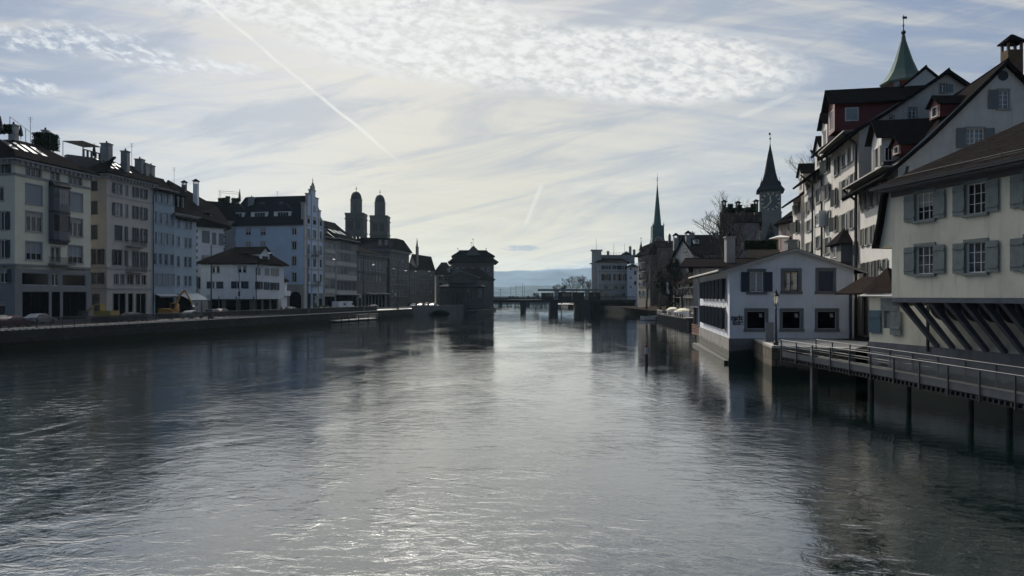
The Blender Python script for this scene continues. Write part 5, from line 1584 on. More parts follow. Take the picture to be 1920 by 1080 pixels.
# jettied cream house at the right
A_, B_ = (23.1, 45.0), (23.1 + .2 * 21, 24.0)
def FY(px): return 44523.0 / (px - 682.6)
A_ = P(1672, FY(1672))
fF = Fac(A_, B_)
Bf = [A_, B_, (B_[0] + 12, B_[1] - 2.4), (A_[0] + 13.5, A_[1] - 1.0)]
zj, zev = fF.z(1672, 558), 12.75
def w0(f):
    o = []
    for x0, x1, ya, yb, y2, y3 in ((1727, 1751, 361, 412, 461, 513.5), (1821, 1849, 342.5, 400, 453.5, 511)):
        for a, b in ((ya, yb), (y2, y3)):
            o.append((f.rect(x0 - 9, a, x1, b, (x0 + x1) / 2), dict(nx=3, ny=3, tw=.16, trim=SHUTB, frame=WHITE, o=0, boards=1, sh=(SHUTB, 'open', .62), fw=.05, bw=.035)))
    k = f.s_(1849) - f.s_(1821 - 9)
    step = f.s_(1812) - f.s_(1718)
    a = f.s_(1812)
    for j in (1, 2, 3):
        for zz_ in ((f.z(1835, 400), f.z(1835, 342.5)), (f.z(1835, 511), f.z(1835, 453.5))):
            o.append(((a + step * j * 1.0, a + step * j * 1.0 + k, zz_[0], zz_[1]), dict(nx=3, ny=3, tw=.16, trim=SHUTB, frame=WHITE, boards=1, sh=(SHUTB, 'open', .62), fw=.05, bw=.035)))
    return o
rf, ff_ = house('jettied_house', 'cream house with blue grey board shutters jettied out over the river on slanting timber struts', Bf, zj, zev + .15, CREAMR, {0: w0}, {0: [[(0, zj), (fF.L, zj), (fF.L, zev), (0, zev)]]}, cat='house')
# upper storey wing sweeping out under the flared roof edge
fw_ = fF; mb = MB()
pts = [(0.0, fw_.z(1672, 461)), (fw_.s_(1648.5), fw_.z(1650, 465)), (fw_.s_(1657), fw_.z(1657, 420)), (fw_.s_(1663), fw_.z(1663, 380)), (fw_.s_(1667), fw_.z(1667, 358)), (0.0, zev)]
mb.prism([fw_.p(a, b, -.004) for a, b in pts], (*(-fw_.n * 9), 0)); mb.build('wing', CREAMR, rf)
mb = MB(); ed = [(fw_.s_(1645), fw_.z(1648, 466)), (fw_.s_(1654), fw_.z(1655, 420)), (fw_.s_(1660), fw_.z(1661, 380)), (fw_.s_(1664), fw_.z(1664, 356))]
for (a, b), (c_, d) in zip(ed, ed[1:]):
    mb.box8([fw_.p(a - .10, b, .35), fw_.p(a + .16, b, .35), fw_.p(a + .16, b, -9.3), fw_.p(a - .10, b, -9.3), fw_.p(c_ - .10, d, .35), fw_.p(c_ + .16, d, .35), fw_.p(c_ + .16, d, -9.3), fw_.p(c_ - .10, d, -9.3)])
mb.build('flared_roof', TILE, rf)
# main roof with gutter
RT = mat('near_roof_tiles', (0.019, 0.017, 0.0165), 0.95, 0.5, 1.2, 0.02, 6, course=.30, spec=0)
mb = MB(); sL, sR = fF.s_(1660), fF.L
O = .95
zr_ = 16.6
mb.slab([fF.p(sL, zev - .10, O), fF.p(sR, zev - .10, O), fF.p(sR, zr_, -6.2), fF.p(6, zr_, -6.2), fF.p(sL, zev + .3, -.6)], .18)
mb.build('roof', RT, rf)
mb = MB(); mb.slab([fF.p(sL, zev - .12, -12), fF.p(6, zr_ - .02, -6.2), fF.p(sR, zr_ - .02, -6.2), fF.p(sR, zev, -12)], .18)
mb.slab([fF.p(sL, zev + .28, -.6), fF.p(6, zr_ - .02, -6.2), fF.p(sL, zev - .1, -12)], .18)
mb.build('rear_roof', RT, rf)
mb = MB(); fF.box(mb, sL - .1, sR, zev - .30, zev - .16, O - .03, O + .10); fF.box(mb, sL - .1, sR, zev - .155, zev - .125, O + .04, O + .12, 1); mb.build('gutter', [METALD, METAL], rf)
mb = MB(); fF.box(mb, sL + .2, sR, zev - .42, zev - .32, .01, O - .05); fF.box(mb, .0, sR, zev - .75, zev - .42, .005, .06); mb.build('soffit', mat('dark_eaves', (.09, .09, .095), .8), rf)
# snow guard line
mb = MB(); mb.tube(fF.p(sL + 1.0, zev + .25, .25), fF.p(sR, zev + .28, .25), .03); mb.tube(fF.p(sL + 1.2, zev + .36, .25), fF.p(sR, zev + .39, .25), .03)
k = sL + 1.5
while k < sR:
    mb.box(fF.p(k, zev + .2, .25), (.05, .05, .4)); k += 1.2
mb.build('snow_guard', METALD, rf)
# timber sill and struts
BEAM = mat('blue_grey_timber', (0.095, 0.105, 0.125), .85, .25, 2.0, .02, 6)
mb = MB(); fF.box(mb, .0, fF.L, zj - .28, zj - .004, -.45, .035); mb.build('sill_beam', BEAM, rf)
fL = Fac(FLW(FLW(51.4)[1]), (35.1 - .2 * 22, 22))
for i in range(13):
    s = .32 + i * 1.22
    top = Vector(fF.p(s, zj - .12, -.28)); bot = Vector(fF.p(s + .0, zj - 3.2, -3.02))
    d = (bot - top).normalized(); uu = Vector((*fF.u, 0)); vv = d.cross(uu).normalized()
    mb = MB(); a = .14; h_ = .17
    end = top + d * 4.3
    mb.box8([top - uu * a - vv * h_, top + uu * a - vv * h_, top + uu * a + vv * h_, top - uu * a + vv * h_, end - uu * a - vv * h_, end + uu * a - vv * h_, end + uu * a + vv * h_ * .2, end - uu * a + vv * h_ * .2])
    mb.build('strut', BEAM, rf)
    m2 = MB()   # curved knee bracket behind each strut
    cpts = [(s, zj - .3, -1.9)] + [(s, zj - .3 - 1.1 * sin(q_ * pi / 10), -1.9 - 1.1 * (1 - cos(q_ * pi / 10))) for q_ in range(1, 6)] + [(s, zj - .3, -2.98)]
    pl_ = [fF.p(*c) for c in cpts]
    m2.prism([Vector(p) + uu * .45 for p in pl_], uu * .12); m2.build('knee_brace', BEAM, rf)
# river side wall under the jetty
Cn = P(1630, 51.4)
fG = Fac(Cn, (35.1 - .2 * 20, 20))
fG = Fac(Cn, fF.p(fF.L, 0, -3.0)[:2])
mb = MB()
wl = [(fG.rect(1656, 583, 1683, 616, 1668), dict(nx=2, tw=.0, fw=.10, bw=.55, frame=SHUTB))]
wall_face(mb, fG, [[(0, -1.5), (fG.L, -1.5), (fG.L, zj - .05), (0, zj - .05)]], [wl[0][0]])
gs = Fac((Cn[0] + 9, Cn[1] + 2.5), Cn); gs2 = Fac(Cn, Cn)if False else None
mb.face([gs.p(0, -1.5), gs.p(gs.L, -1.5), gs.p(gs.L, zj), gs.p(0, zj)])
mb.face([fG.p(0, zj - .05, 0), fG.p(fG.L, zj - .05, 0), fG.p(fG.L, zj - .05, -12), fG.p(0, zj - .05, -9)])
mb.build('river_wall', CREAMR, rf)
for h, st in wl: window(rf, fG, h, st)
h = wl[0][0]; mb = MB(); fG.box(mb, h[0] - .15, h[1] + .15, h[3], h[3] + .85, .01, .09); mb.build('shutter_box', SHUTB, rf)
mb = MB(); fG.box(mb, h[0] - 1.35, h[0] - .12, h[2] - .35, h[3] + .02, .06, .12); fG.box(mb, h[0] - 1.30, h[0] - .17, h[3] - .5, h[3] - .38, .121, .16); mb.build('shutter', mat('petrol_shutter', (.035, .085, .12), .6), rf)
mb = MB(); fG.box(mb, h[1] - .55, h[1] + .45, h[2] - .4, h[3] - .02, .10, .16); fG.box(mb, h[1] - .5, h[1] + .4, h[2], h[2] + .13, .161, .2); mb.build('shutter', SHUTB, rf)
mb = MB(); fG.box(mb, 0, fG.L, -1.5, 2.9, .01, .14); mb.build('plinth', mat('plinth_grey', (.12, .125, .135), .9, .3, .5, stain=.5, tide=1.4), rf)
mb = MB(); mb.tube(fG.p(fG.s_(1745), 2.6, .2), fG.p(fG.s_(1745), 5.7, .2), .10, n=6); mb.build('downpipe', METALD, rf)
# little lean-to roof on the corner
mb = MB(); zl = Z(549, 50.5)
q0, q1 = P(1614, 52.3), P(1676, 47.8)
q2, q3 = P(1700, 50.5), P(1640, 56)
mb.slab([(*q0, zl), (*q1, zl), (q1[0] + .9, q1[1] + 2.6, zl + 1.75), (q0[0] + 3.6, q0[1] + .6, zl + 1.3)], .12)
mb.slab([(*q0, zl), (q0[0] + 3.6, q0[1] + .6, zl + 1.3), (q0[0] + 3.4, q0[1] + 7, zl + 1.3), (q0[0] + 1.2, q0[1] + 7, zl)], .12)
mb.build('lean_to_roof', TILER, rf)
mb = MB(); g2 = Fac(q0, q1); g2.box(mb, 0, g2.L, zl - .22, zl - .14, -.02, .10); mb.build('gutter', WHITE, rf)

# white riverside hall ("markt luecke")
HALLW = mat('hall_white', (0.61, 0.63, 0.68), 0.9, 0.12, 0.4, 0.004, stain=0.22)
HALLL = mat('hall_side_white', (0.62, 0.61, 0.585), 0.9, 0.1, 0.6, 0.004, stain=0.2)
TRM = mat('window_surround', (0.135, 0.14, 0.145), .85, .12, 2)
A0, A1 = (19.4, 66.0), P(1601, 66.0)
Lfar = (23.2, 91.5)
FPt = [A0, A1, (A1[0] + 3.6, 91.5), Lfar]
fg = Fac(A0, A1)
zpl = fg.z(1380, 634.5)
zw = 8.45
zpk = Z(468.5, 66)
def w0(f):
    o = [WN(f, 1406, 510, 1431, 547, nx=2, tw=.26, trim=TRM, frame=WHITE, sh=(SHUTN, 'open', .60), blind=CURT, bk=.93, louv=1),
         WN(f, 1469.5, 509, 1497.5, 546.5, nx=2, tw=.26, trim=TRM, frame=SHUTN), WN(f, 1534.5, 508, 1562, 546.5, nx=2, tw=.26, trim=TRM, sh=(SHUTN, 'closed'))]
    for a, b in ((1400.5, 1435.5), (1467, 1501.5), (1533, 1568)):
        o.append(WN(f, a, 583.5, b, 617, nx=1, tw=.24, trim=TRM, frame=FRAMEG, fw=.06, glass=SHOPG))
    return o
def w3(f):
    o = []
    L = f.L
    n = 7
    for k in range(n):
        a = L - 1.2 - (k + 1) * 2.95 + .65
        if a < 1: break
        o.append(((a, a + 1.15, 5.75, 7.65), dict(nx=2, tw=.12, trim=STONEL, sh=(SHUTD, 'open', .5), ang=.6)))
        o.append(((a, a + 1.15, 3.0, 4.95), dict(nx=2, tw=.12, trim=STONEL, sh=(SHUTD, 'open', .5), ang=.6)))
    return o
rm, fm_ = house('riverside_hall', 'low white hall with a shallow gable and black lettering standing in the river', FPt, zpl, zw, [HALLW], {0: w0, 3: w3}, {0: gpoly(fg.L, zpl, zw - .05, zpk, .515), 2: gpoly(fg.L, zpl, zw - .05, zpk, .485)}, cat='building')
# louvred shutters behind the middle window
g = fm_[0]
for a, b in ((1476, 1482.5), (1488, 1494.5)):
    mb = MB(); s0, s1 = g.s_(a), g.s_(b)
    for k in range(11): z0 = g.z(1485, 541 - k * 2.55); g.box(mb, s0, s1, z0, z0 + .07, -.143, -.11)
    mb.build('louvre', WHITE, rm)
for a in (1424, 1491, 1557):
    mb = MB(); s0 = g.s_(a); 
    for k, ww in enumerate((.28, .24, .30)): g.box(mb, s0 + (.0, .03, .02)[k], s0 + (.0, .03, .02)[k] + ww, g.z(a, 590) - k * .11, g.z(a, 590) - k * .11 + .07, -.143, -.138)
    mb.build('window_sticker', PANL, rm)
PLN = mat('wet_plinth', (0.17, 0.16, 0.15), .85, .3, .6, .01, 8, stain=.5, tide=1.2)
mb = MB(); q = offset(FPt, .06); mb.loft([ring(offset(FPt, .10), -2), ring(offset(FPt, .10), .55), ring(q, .56), ring(q, zpl)]); mb.build('plinth', PLN, rm)
mb = MB(); q = offset(FPt, .55)
mb.loft([ring([FPt[0], FPt[1], q[2], q[3]], -2)] * 0 + [[(A0[0] - .45, A0[1] + .12, -2), (A0[0] + .3, A0[1] + .12, -2), (Lfar[0] + .5, Lfar[1], -2), (Lfar[0] - .9, Lfar[1], -2)], [(A0[0] - .45, A0[1] + .12, .28), (A0[0] + .3, A0[1] + .12, .28), (Lfar[0] + .5, Lfar[1], .28), (Lfar[0] - .9, Lfar[1], .28)]]); mb.build('footing', PLN, rm)
mb = MB(); gA, gB = FPt[0], FPt[1]; ov = 1.0
def rfp(s, z, back): 
    p, q = Vector(fg.p(s, z, .55)), Vector((fg.p(s, z, 0)[0] + back * (3.7 / 25.5), 91.9, z)); return q if back else p
pk = fg.L * .515
sl = (zpk + .12 - (zw + .1)) / pk
for sa, za in ((-1.05, zw + .10 - 1.05 * sl), (fg.L + 1.0, zw + .1 - 1.0 * (zpk - zw) / (fg.L - pk))):
    P0, P1 = rfp(sa, za, 0), rfp(sa, za, 25.5); P2, P3 = rfp(pk, zpk + .14, 25.5), rfp(pk, zpk + .14, 0)
    mb.slab([P0, P1, P2, P3], .14)
mb.build('roof', TILEF, rm)
mb = MB()
for sa, za in ((-1.08, zw + .02 - 1.05 * sl), (fg.L + 1.03, zw + .02 - 1.0 * (zpk - zw) / (fg.L - pk))):
    a, b = Vector(fg.p(sa, za, .60)), Vector(fg.p(pk, zpk + .06, .60))
    mb.box8([a + Vector((0, 0, -.16)), b + Vector((0, 0, -.16)), b + Vector((0, .07, -.16)), a + Vector((0, .07, -.16)), a + Vector((0, 0, .03)), b + Vector((0, 0, .03)), b + Vector((0, .07, .03)), a + Vector((0, .07, .03))])
mb.build('verge_board', STONEL, rm)
mb = MB(); a = rfp(-1.12, zw - .16, 0); b = rfp(-1.12, zw - .16, 25.5); mb.tube(a, b, .10, n=6); mb.build('gutter', STONEL, rm)
mb = MB(); fx = FPt; mb.slab([(A0[0] - 1.0, A0[1] - .4, zw - .14), (A0[0], A0[1] - .4, zw - .02), (Lfar[0], Lfar[1], zw - .02), (Lfar[0] - 1.0, Lfar[1], zw - .14)], .03); mb.build('soffit', WHITE, rm)
downp = MB(); downp.path([fg.p(fg.L + 1.0, zw - .15, .3), fg.p(fg.L + .75, zw - .9, .25), fg.p(fg.L - .35, zw - 1.45, .15), fg.p(fg.L - .35, 2.2, .15)], .11, 6); downp.build('downpipe', METALD, rm)
# lettering
def text(s, width, loc_s, z, f, m_, parent, hgt=.5, bold=.012):
    cu_ = bpy.data.curves.new('lettering', 'FONT'); cu_.body = s; cu_.size = .58; cu_.extrude = .012; cu_.offset = bold
    ob = bpy.data.objects.new('lettering', cu_); COL.objects.link(ob)
    dg = bpy.context.evaluated_depsgraph_get(); me = bpy.data.meshes.new_from_object(ob.evaluated_get(dg))
    bpy.data.objects.remove(ob); me.name = 'lettering'
    M = Matrix(((f.u.x, 0, f.n.x), (f.u.y, 0, f.n.y), (0, 1, 0)))
    off = parent.location
    X_ = [v.co.x for v in me.vertices]; Y_ = [v.co.y for v in me.vertices]; xs = width / (max(X_) - min(X_)); yk = hgt / (max(Y_) - min(Y_)); x0_ = min(X_)
    for v in me.vertices:
        q = M @ Vector(((v.co.x - x0_) * xs, v.co.y * yk, v.co.z)); p = f.p(loc_s, z, .02)
        v.co = Vector(p) + q - off
    me.materials.clear(); me.materials.append(m_)
    o = bpy.data.objects.new('lettering', me); COL.objects.link(o); o.parent = parent; return o
INK = mat('black_paint', (0.012, 0.014, 0.03), .6)
text('markt', fg.s_(1392.8) - fg.s_(1370.8), fg.s_(1370.8), fg.z(1380, 600.0), fg, INK, rm, .50, .020)
text('lücke', fg.s_(1393.2) - fg.s_(1374), fg.s_(1374), fg.z(1380, 609.0), fg, INK, rm, .50, .020)
# grey door leaf leaning at the pier
mb = MB(); x, y = P(1443, 61); mb.box((x, y, 3.0), (.75, .08, 1.75), .25); one(mb, 'gate_panel', SHUTG, 'plain grey metal gate panel standing on the stone pier by the lamp', 'gate', (x, y, 2.1))

# church with the clock tower
x, y = P(1444, 360); kk = 360 / FX
rs = thing('clock_tower', 'square church tower with big gilt clock faces and a slender dark spire', 'tower', (x, y, 15))
wd = 9.6; ang = radians(-17)
def rot(px_, py_): return (x + px_ * cos(ang) - py_ * sin(ang), y + px_ * sin(ang) + py_ * cos(ang))
A = [rot(-wd / 2, -wd / 2), rot(wd / 2, -wd / 2), rot(wd / 2, wd / 2), rot(-wd / 2, wd / 2)]
TWP = mat('tower_plaster', (0.22, 0.21, 0.19), .9, .15, .2)
mb = MB(); mb.loft([ring(offset(A, .2), 10), ring(offset(A, .2), Z(401, 360)), ring(A, Z(401, 360) + .01), ring(A, Z(359, 360))]); mb.build('shaft', TWP, rs)
mb = MB(); mb.loft([ring(offset(A, .45), Z(401, 360)), ring(offset(A, .45), Z(399.5, 360))]); mb.build('ledge', STONE, rs)
mb = MB()
def cring(r_, z, n=16):
    out = []
    for i in range(n):
        a = 2 * pi * i / n + pi / 4 + ang
        out.append((x + r_ * cos(a), y + r_ * sin(a), z))
    return out
def sqring(h_, z, k):
    """ring going from square (k=0) to octagon-ish circle (k=1)"""
    out = []
    for i in range(16):
        a = 2 * pi * i / 16
        cx_, cy_ = cos(a), sin(a); m_ = max(abs(cx_), abs(cy_))
        r_ = h_ * ((1 - k) / m_ + k)
        px_, py_ = r_ * cx_, r_ * cy_; q = rot(px_, py_); out.append((q[0], q[1], z))
    return out
zs = [(26 * kk * .93, 361, 0), (26.5 * kk * .93, 359, 0), (19 * kk, 350, .1), (14 * kk, 338, .3), (10.5 * kk, 325, .6), (7.5 * kk, 308, .9), (4.4 * kk, 290, 1), (2.2 * kk, 280, 1), (.7 * kk, 270, 1)]
mb.loft([sqring(a, Z(b, 360), c_) for a, b, c_ in zs]); mb.build('spire', SLATE, rs, False)
mb = MB(); mb.tube((x, y, Z(272, 360)), (x, y, Z(249, 360)), .14, .08); mb.ball((x, y, Z(260, 360)), .5, 8); mb.box((x - .2, y, Z(251, 360)), (.9, .1, 1.1)); mb.build('weather_vane', METALD, rs)
for sx, sy in ((-1, -1), (1, -1), (-1, 1)):
    mb = MB(); q = rot(sx * wd * .42, sy * wd * .42); mb.loft([[(q[0] + a * .8, q[1] + b * .8, Z(357, 360)) for a, b in ((-1, -1), (1, -1), (1, 1), (-1, 1))], [(q[0] + a * .6, q[1] + b * .6, Z(346, 360)) for a, b in ((-1, -1), (1, -1), (1, 1), (-1, 1))], [(q[0], q[1], Z(341, 360))] * 4]); mb.tube((*q, Z(342, 360)), (*q, Z(335, 360)), .1)
    mb.build('corner_dormer', SLATE, rs)
GILT = mat('gilt', (0.75, 0.66, 0.40), .5, .05, 2)
DIAL = mat('dial_grey', (0.12, 0.125, 0.135), .8, .1)
def dial(f, h, m):
    cx_, cz_ = f.L / 2, Z(380, 360); R = 4.45
    root = MB(); n = 40
    root.prism([f.p(cx_ + R * cos(2 * pi * k / n), cz_ + R * sin(2 * pi * k / n), .06) for k in range(n)], (*(f.n * .05), 0)); c = root.build('clock_face', mat('dial_edge', (.55, .50, .36), .7), rs)
    mb = MB(); mb.prism([f.p(cx_ + R * .74 * cos(2 * pi * k / n), cz_ + R * .74 * sin(2 * pi * k / n), .12) for k in range(n)], (*(f.n * .04), 0)); mb.build('dial', DIAL, c)
    mb = MB()
    for k in range(12):
        a = 2 * pi * k / 12
        def q(r_, t): return f.p(cx_ + r_ * sin(a) + t * cos(a), cz_ + r_ * cos(a) - t * sin(a), .115)
        mb.prism([q(R * .76, -.42), q(R * .76, .42), q(R * .97, .52), q(R * .97, -.52)], (*(f.n * .05), 0))
    mb.build('hour_marks', mat('hour_black', (.02, .02, .025), .7), c)
    for a, l, wq, nm in ((h, R * .95, .24, 'clock_hand'), (m, R * .82, .34, 'clock_hand')):
        mb = MB()
        def q(r_, t): return f.p(cx_ + r_ * sin(a) + t * cos(a), cz_ + r_ * cos(a) - t * sin(a), .18)
        mb.prism([q(-.8, -wq * .6), q(-.8, wq * .6), q(l * .5, wq), q(l, .05), q(l * .5, -wq)], (*(f.n * .05), 0)); mb.build(nm, GILT, c)
for i in (0, 3): dial(Fac(A[i], A[(i + 1) % 4]), radians(215), radians(355))
Nv = [P(1428, 338), P(1462, 338), P(1462, 372), P(1428, 372)]
mb = MB(); mb.loft([ring(Nv, 8), ring(Nv, Z(471, 338)), ring(offset(Nv, -3.9), Z(416, 340))]); mb.build('nave_roof', SLATE, rs)

# lady minster: green needle spire
x, y = P(1232.5, 440); kk = 440 / FX
rq = thing('spire_tower', 'slim church tower with a tall green copper needle spire', 'tower', (x, y, 5))
wd = 22 * kk; A = [(x - wd / 2, y - wd / 2), (x + wd / 2, y - wd / 2), (x + wd / 2, y + wd / 2), (x - wd / 2, y + wd / 2)]
mb = MB(); mb.loft([ring(A, 3), ring(A, Z(457, 440))]); mb.build('shaft', STONED, rq)
mb = MB(); mb.loft([ring(offset(A, .5), Z(459, 440)), ring(offset(A, .5), Z(456, 440)), ring(offset(A, -.1), Z(447, 440)), ring(offset(A, -.2), Z(424, 440)), ring(offset(A, -.25), Z(423.5, 440))]); mb.build('belfry', COPPERD, rq)
mb = MB(); mb.lathe(x, y, [(7.8 * kk, Z(424, 440)), (7.2 * kk, Z(420, 440)), (.35 * kk, Z(344, 440))], 8, pi / 8); mb.build('spire', COPPERD, rq)
mb = MB(); mb.tube((x, y, Z(346, 440)), (x, y, Z(325, 440)), .16, .07); mb.ball((x, y, Z(338, 440)), .42, 8); mb.ball((x, y, Z(334, 440)), .38, 8); mb.build('finial', METALD, rq)
for sx in (-1, 1):
    mb = MB(); mb.lathe(x + sx * (wd / 2 - .3), y - wd / 2 + .3, [(.45, Z(424, 440)), (.1, Z(419, 440)), (.05, Z(416, 440))], 6); mb.build('pinnacle', METALD, rq)
fq2 = Fac(A[0], A[1]); mb = MB(); n = 20; cz_ = Z(452, 440)
mb.prism([fq2.p(wd / 2 + 2.6 * cos(2 * pi * k / n), cz_ + 2.6 * sin(2 * pi * k / n), .7) for k in range(n)], (0, -.1, 0)); cf = mb.build('clock_face', DIAL, rq)
mb = MB()
for k in range(12): a = 2 * pi * k / 12; mb.box(fq2.p(wd / 2 + 2.2 * sin(a), cz_ + 2.2 * cos(a), .85), (.35, .08, .35))
mb.build('hour_marks', GILT, cf)

# cream hotel behind the bridge
H1 = [P(1121, 322), P(1176, 322), P(1176, 340), P(1109, 340)]
def wH(f):
    o = []
    for a, b, y0, y1, n in ((1132, 1141, 498, 505, 2), (1152, 1160, 498, 505, 2), (1163, 1171, 498, 505, 2), (1132, 1141, 514, 526, 2), (1153, 1159, 514, 526, 2), (1164, 1171, 514, 526, 2)):
        o.append(WN(f, a, y0, b, y1, nx=n, tw=.15, sh=(SHUTD, 'open', .45)))
    for a, b, y0, y1 in ((1133, 1140, 536, 543), (1151, 1158, 536, 543), (1163, 1171, 536, 543), (1133, 1140, 550, 557), (1154, 1161, 550, 557), (1166, 1172, 550, 557)): o.append(WN(f, a, y0, b, y1, nx=2, tw=.1))
    return o
HOT = mat('hotel_plaster', (0.38, 0.375, 0.35), .9, .12, .3, stain=.15)
rh, fh = house('hotel', 'pale four storey hotel with dark shutters right behind the bridge', H1, 2.2, Z(491, 322), HOT, {0: wH, 3: lambda f: [(( .25 * f.L, .45 * f.L, z, z + 2.2), dict(nx=1)) for z in (8, 12, 17)] + [((.65 * f.L, .85 * f.L, z, z + 2.2), dict(nx=1)) for z in (8, 12, 17)]}, cat='house')
for z in (509, 534): band(rh, fh[0], [Z(z, 322)], STONE, .35, .2)
hip_roof(rh, H1, Z(491, 322), Z(481, 328), .9, ins=5)
U = [P(1122, 328), P(1190, 328), P(1190, 342), P(1114, 342)]
mb = MB(); mb.loft([ring(U, Z(492, 328)), ring(U, Z(479, 328))]); mb.loft([ring(offset(U, .5), Z(479.5, 328)), ring(offset(U, .5), Z(478, 328))]); mb.build('upper_storey', GREYP, rh)
T = [P(1109.5, 325), P(1127.5, 325), P(1127.5, 331), P(1109.5, 331)]
mb = MB(); mb.loft([ring(T, 2.2), ring(T, Z(470, 325))]); mb.loft([ring(offset(T, .5), Z(470, 325)), ring(offset(T, .5), Z(468, 325))]); mb.build('stair_turret', HOT, rh)
mb = MB()
for px, y0, y1 in ((1118, 468, 447), (1151, 479, 456), (1171.5, 476, 457)): p = P(px, 328); mb.tube((*p, Z(y0 + 2, 328)), (*p, Z(y1, 328)), .09, .05)
a, b = P(1128, 327), P(1172, 327); mb.tube((*a, Z(474, 327)), (*b, Z(474, 327)), .04)
for k in range(9): p = mid(a, b, k / 8); mb.tube((*p, Z(479, 327)), (*p, Z(474, 327)), .04)
mb.build('roof_railing', METALD, rh)
for px, y0 in ((1140, 472), (1181.5, 463), (1189, 469)): p = P(px, 333); chimney(rh, p[0], p[1], Z(482, 333), Z(y0, 333), 1.1)
mb = MB(); p0 = P(1172, 330); q = [P(1163, 331), P(1186, 331), P(1186, 338), P(1163, 338)]; mb.loft([ring(q, Z(479, 331)), ring(q, Z(478, 331)), [(*mid(q[0], q[2], .5), Z(470, 331))] * 4]); mb.build('small_roof', TILEF, rh)
HX = [P(1176, 315), P(1195, 315), P(1197, 332), P(1177, 332)]
rx, fx_ = house('annex', 'plain pale annex with small square windows joined to the hotel', HX, 2.2, Z(500, 315), WHITEP, {0: lambda f: [WN(f, 1181, y, 1184, y + 4, nx=1, tw=.08) for y in (502, 519, 536)] + [WN(f, 1189, y, 1193, y + 7, nx=1, tw=.05, sh=(SHUTD, 'closed')) for y in (508, 527)]}, cat='house')
hip_roof(rx, HX, Z(500, 315), Z(494, 320), .7)

# tall old house behind the trees with a curved mansard roof
Ot = [P(1196, 262), P(1219, 246), P(1262, 246), P(1262, 270)]
def wq0(f):
    return [((f.s_(a), f.s_(b), f.z(1207, y1), f.z(1207, y0)), dict(nx=2, tw=.12, sh=(SHUTG, 'open', .3))) for a, b in ((1198.5, 1202), (1205.5, 1209), (1212, 1215.5)) for y0, y1 in ((482, 489), (497, 505), (513, 521), (529, 537), (545, 555))]
OLDH = mat('old_ochre_plaster', (0.20, 0.17, 0.135), .9, .2, .4, stain=.4)
rt, ft = house('tall_old_house', 'tall weathered brownish house with balconies behind bare trees', Ot, 2.2, Z(478, 250), OLDH, {0: wq0, 1: lambda f: [WN(f, a, y, a + 4, y + 7, nx=2, tw=.1) for a in (1224, 1236, 1248) for y in (485, 502, 519, 536)]}, cat='house')
E = offset(Ot, 1.2)
mb = MB(); mb.loft([ring(E, Z(479, 250)), ring(E, Z(477, 250)), ring(offset(Ot, -.6), Z(468, 252)), ring(offset(Ot, -1.6), Z(459, 254)), ring(offset(Ot, -4.5), Z(453, 256))]); mb.build('roof', TILEF, rt)
for y in (492, 509, 525): balcony(rt, ft[0], ft[0].s_(1204), ft[0].s_(1216), ft[0].z(1210, y), 1.2)
p = P(1202, 256); mb = MB(); mb.lathe(*p, [(.8, Z(470, 256)), (.5, Z(464, 256)), (.25, Z(458, 256)), (.06, Z(452, 256)), (.05, Z(445, 256))], 8); mb.ball((*p, Z(446.5, 256)), .22, 6); mb.build('finial', METALD, rt)
# white gable on the hill, long dark roof house
G1 = [P(1262, 200), P(1300, 186), P(1318, 200), P(1280, 216)]
rg, fg_ = simple('white_gable_house', 'pale house whose plain gable rises behind the bare trees', G1, 2.2, Z(478, 193), Z(450, 196), HOT, kind='gable', axis=1, wins={0: lambda f: [WN(f, 1281, 467, 1288, 472, nx=2), WN(f, 1286, 484, 1293, 490, nx=2)]}, over=.6)
p = P(1267, 199); chimney(rg, p[0], p[1], Z(470, 199), Z(446, 199), 1.2, m_=STONEL, cap='house'); p = P(1290, 192); chimney(rg, p[0], p[1], Z(462, 192), Z(442, 192), 1.2, cap='house')
G2 = [P(1232, 232), P(1275, 232), P(1275, 245), P(1232, 245)]
rg2, _ = simple('dark_roof_house', 'low dark roof with a thin obelisk chimney between spire and white gable', G2, 2.2, Z(462, 232), Z(451, 236), OLDH, kind='gable')
mb = MB(); p = P(1255.5, 236); mb.lathe(*p, [(.55, Z(456, 236)), (.5, Z(441, 236)), (.1, Z(438, 236))], 4, pi / 4); mb.build('chimney', STONED, rg2)
G3 = [P(1274, 206), P(1352, 206), P(1352, 222), P(1274, 222)]
rg3, f3_ = simple('long_roof_house', 'long house with a brown roof along the foot of the hill', G3, 2.2, Z(474, 206), Z(441, 214), OLDH, TILER, kind='gable')
for px, w_ in ((1298, 1.1), (1342, 1.2)): p = P(px, 213); chimney(rg3, p[0], p[1], Z(450, 213), Z(437.5, 213), w_)
dormer(rg3, f3_[0], f3_[0].s_(1307), f3_[0].s_(1316), Z(455, 205), Z(446, 205), 5, -3, WHITEP, TILER, win=(.2, .8, .2, .8, dict(nx=2)), kind='shed', zr=Z(444, 206))
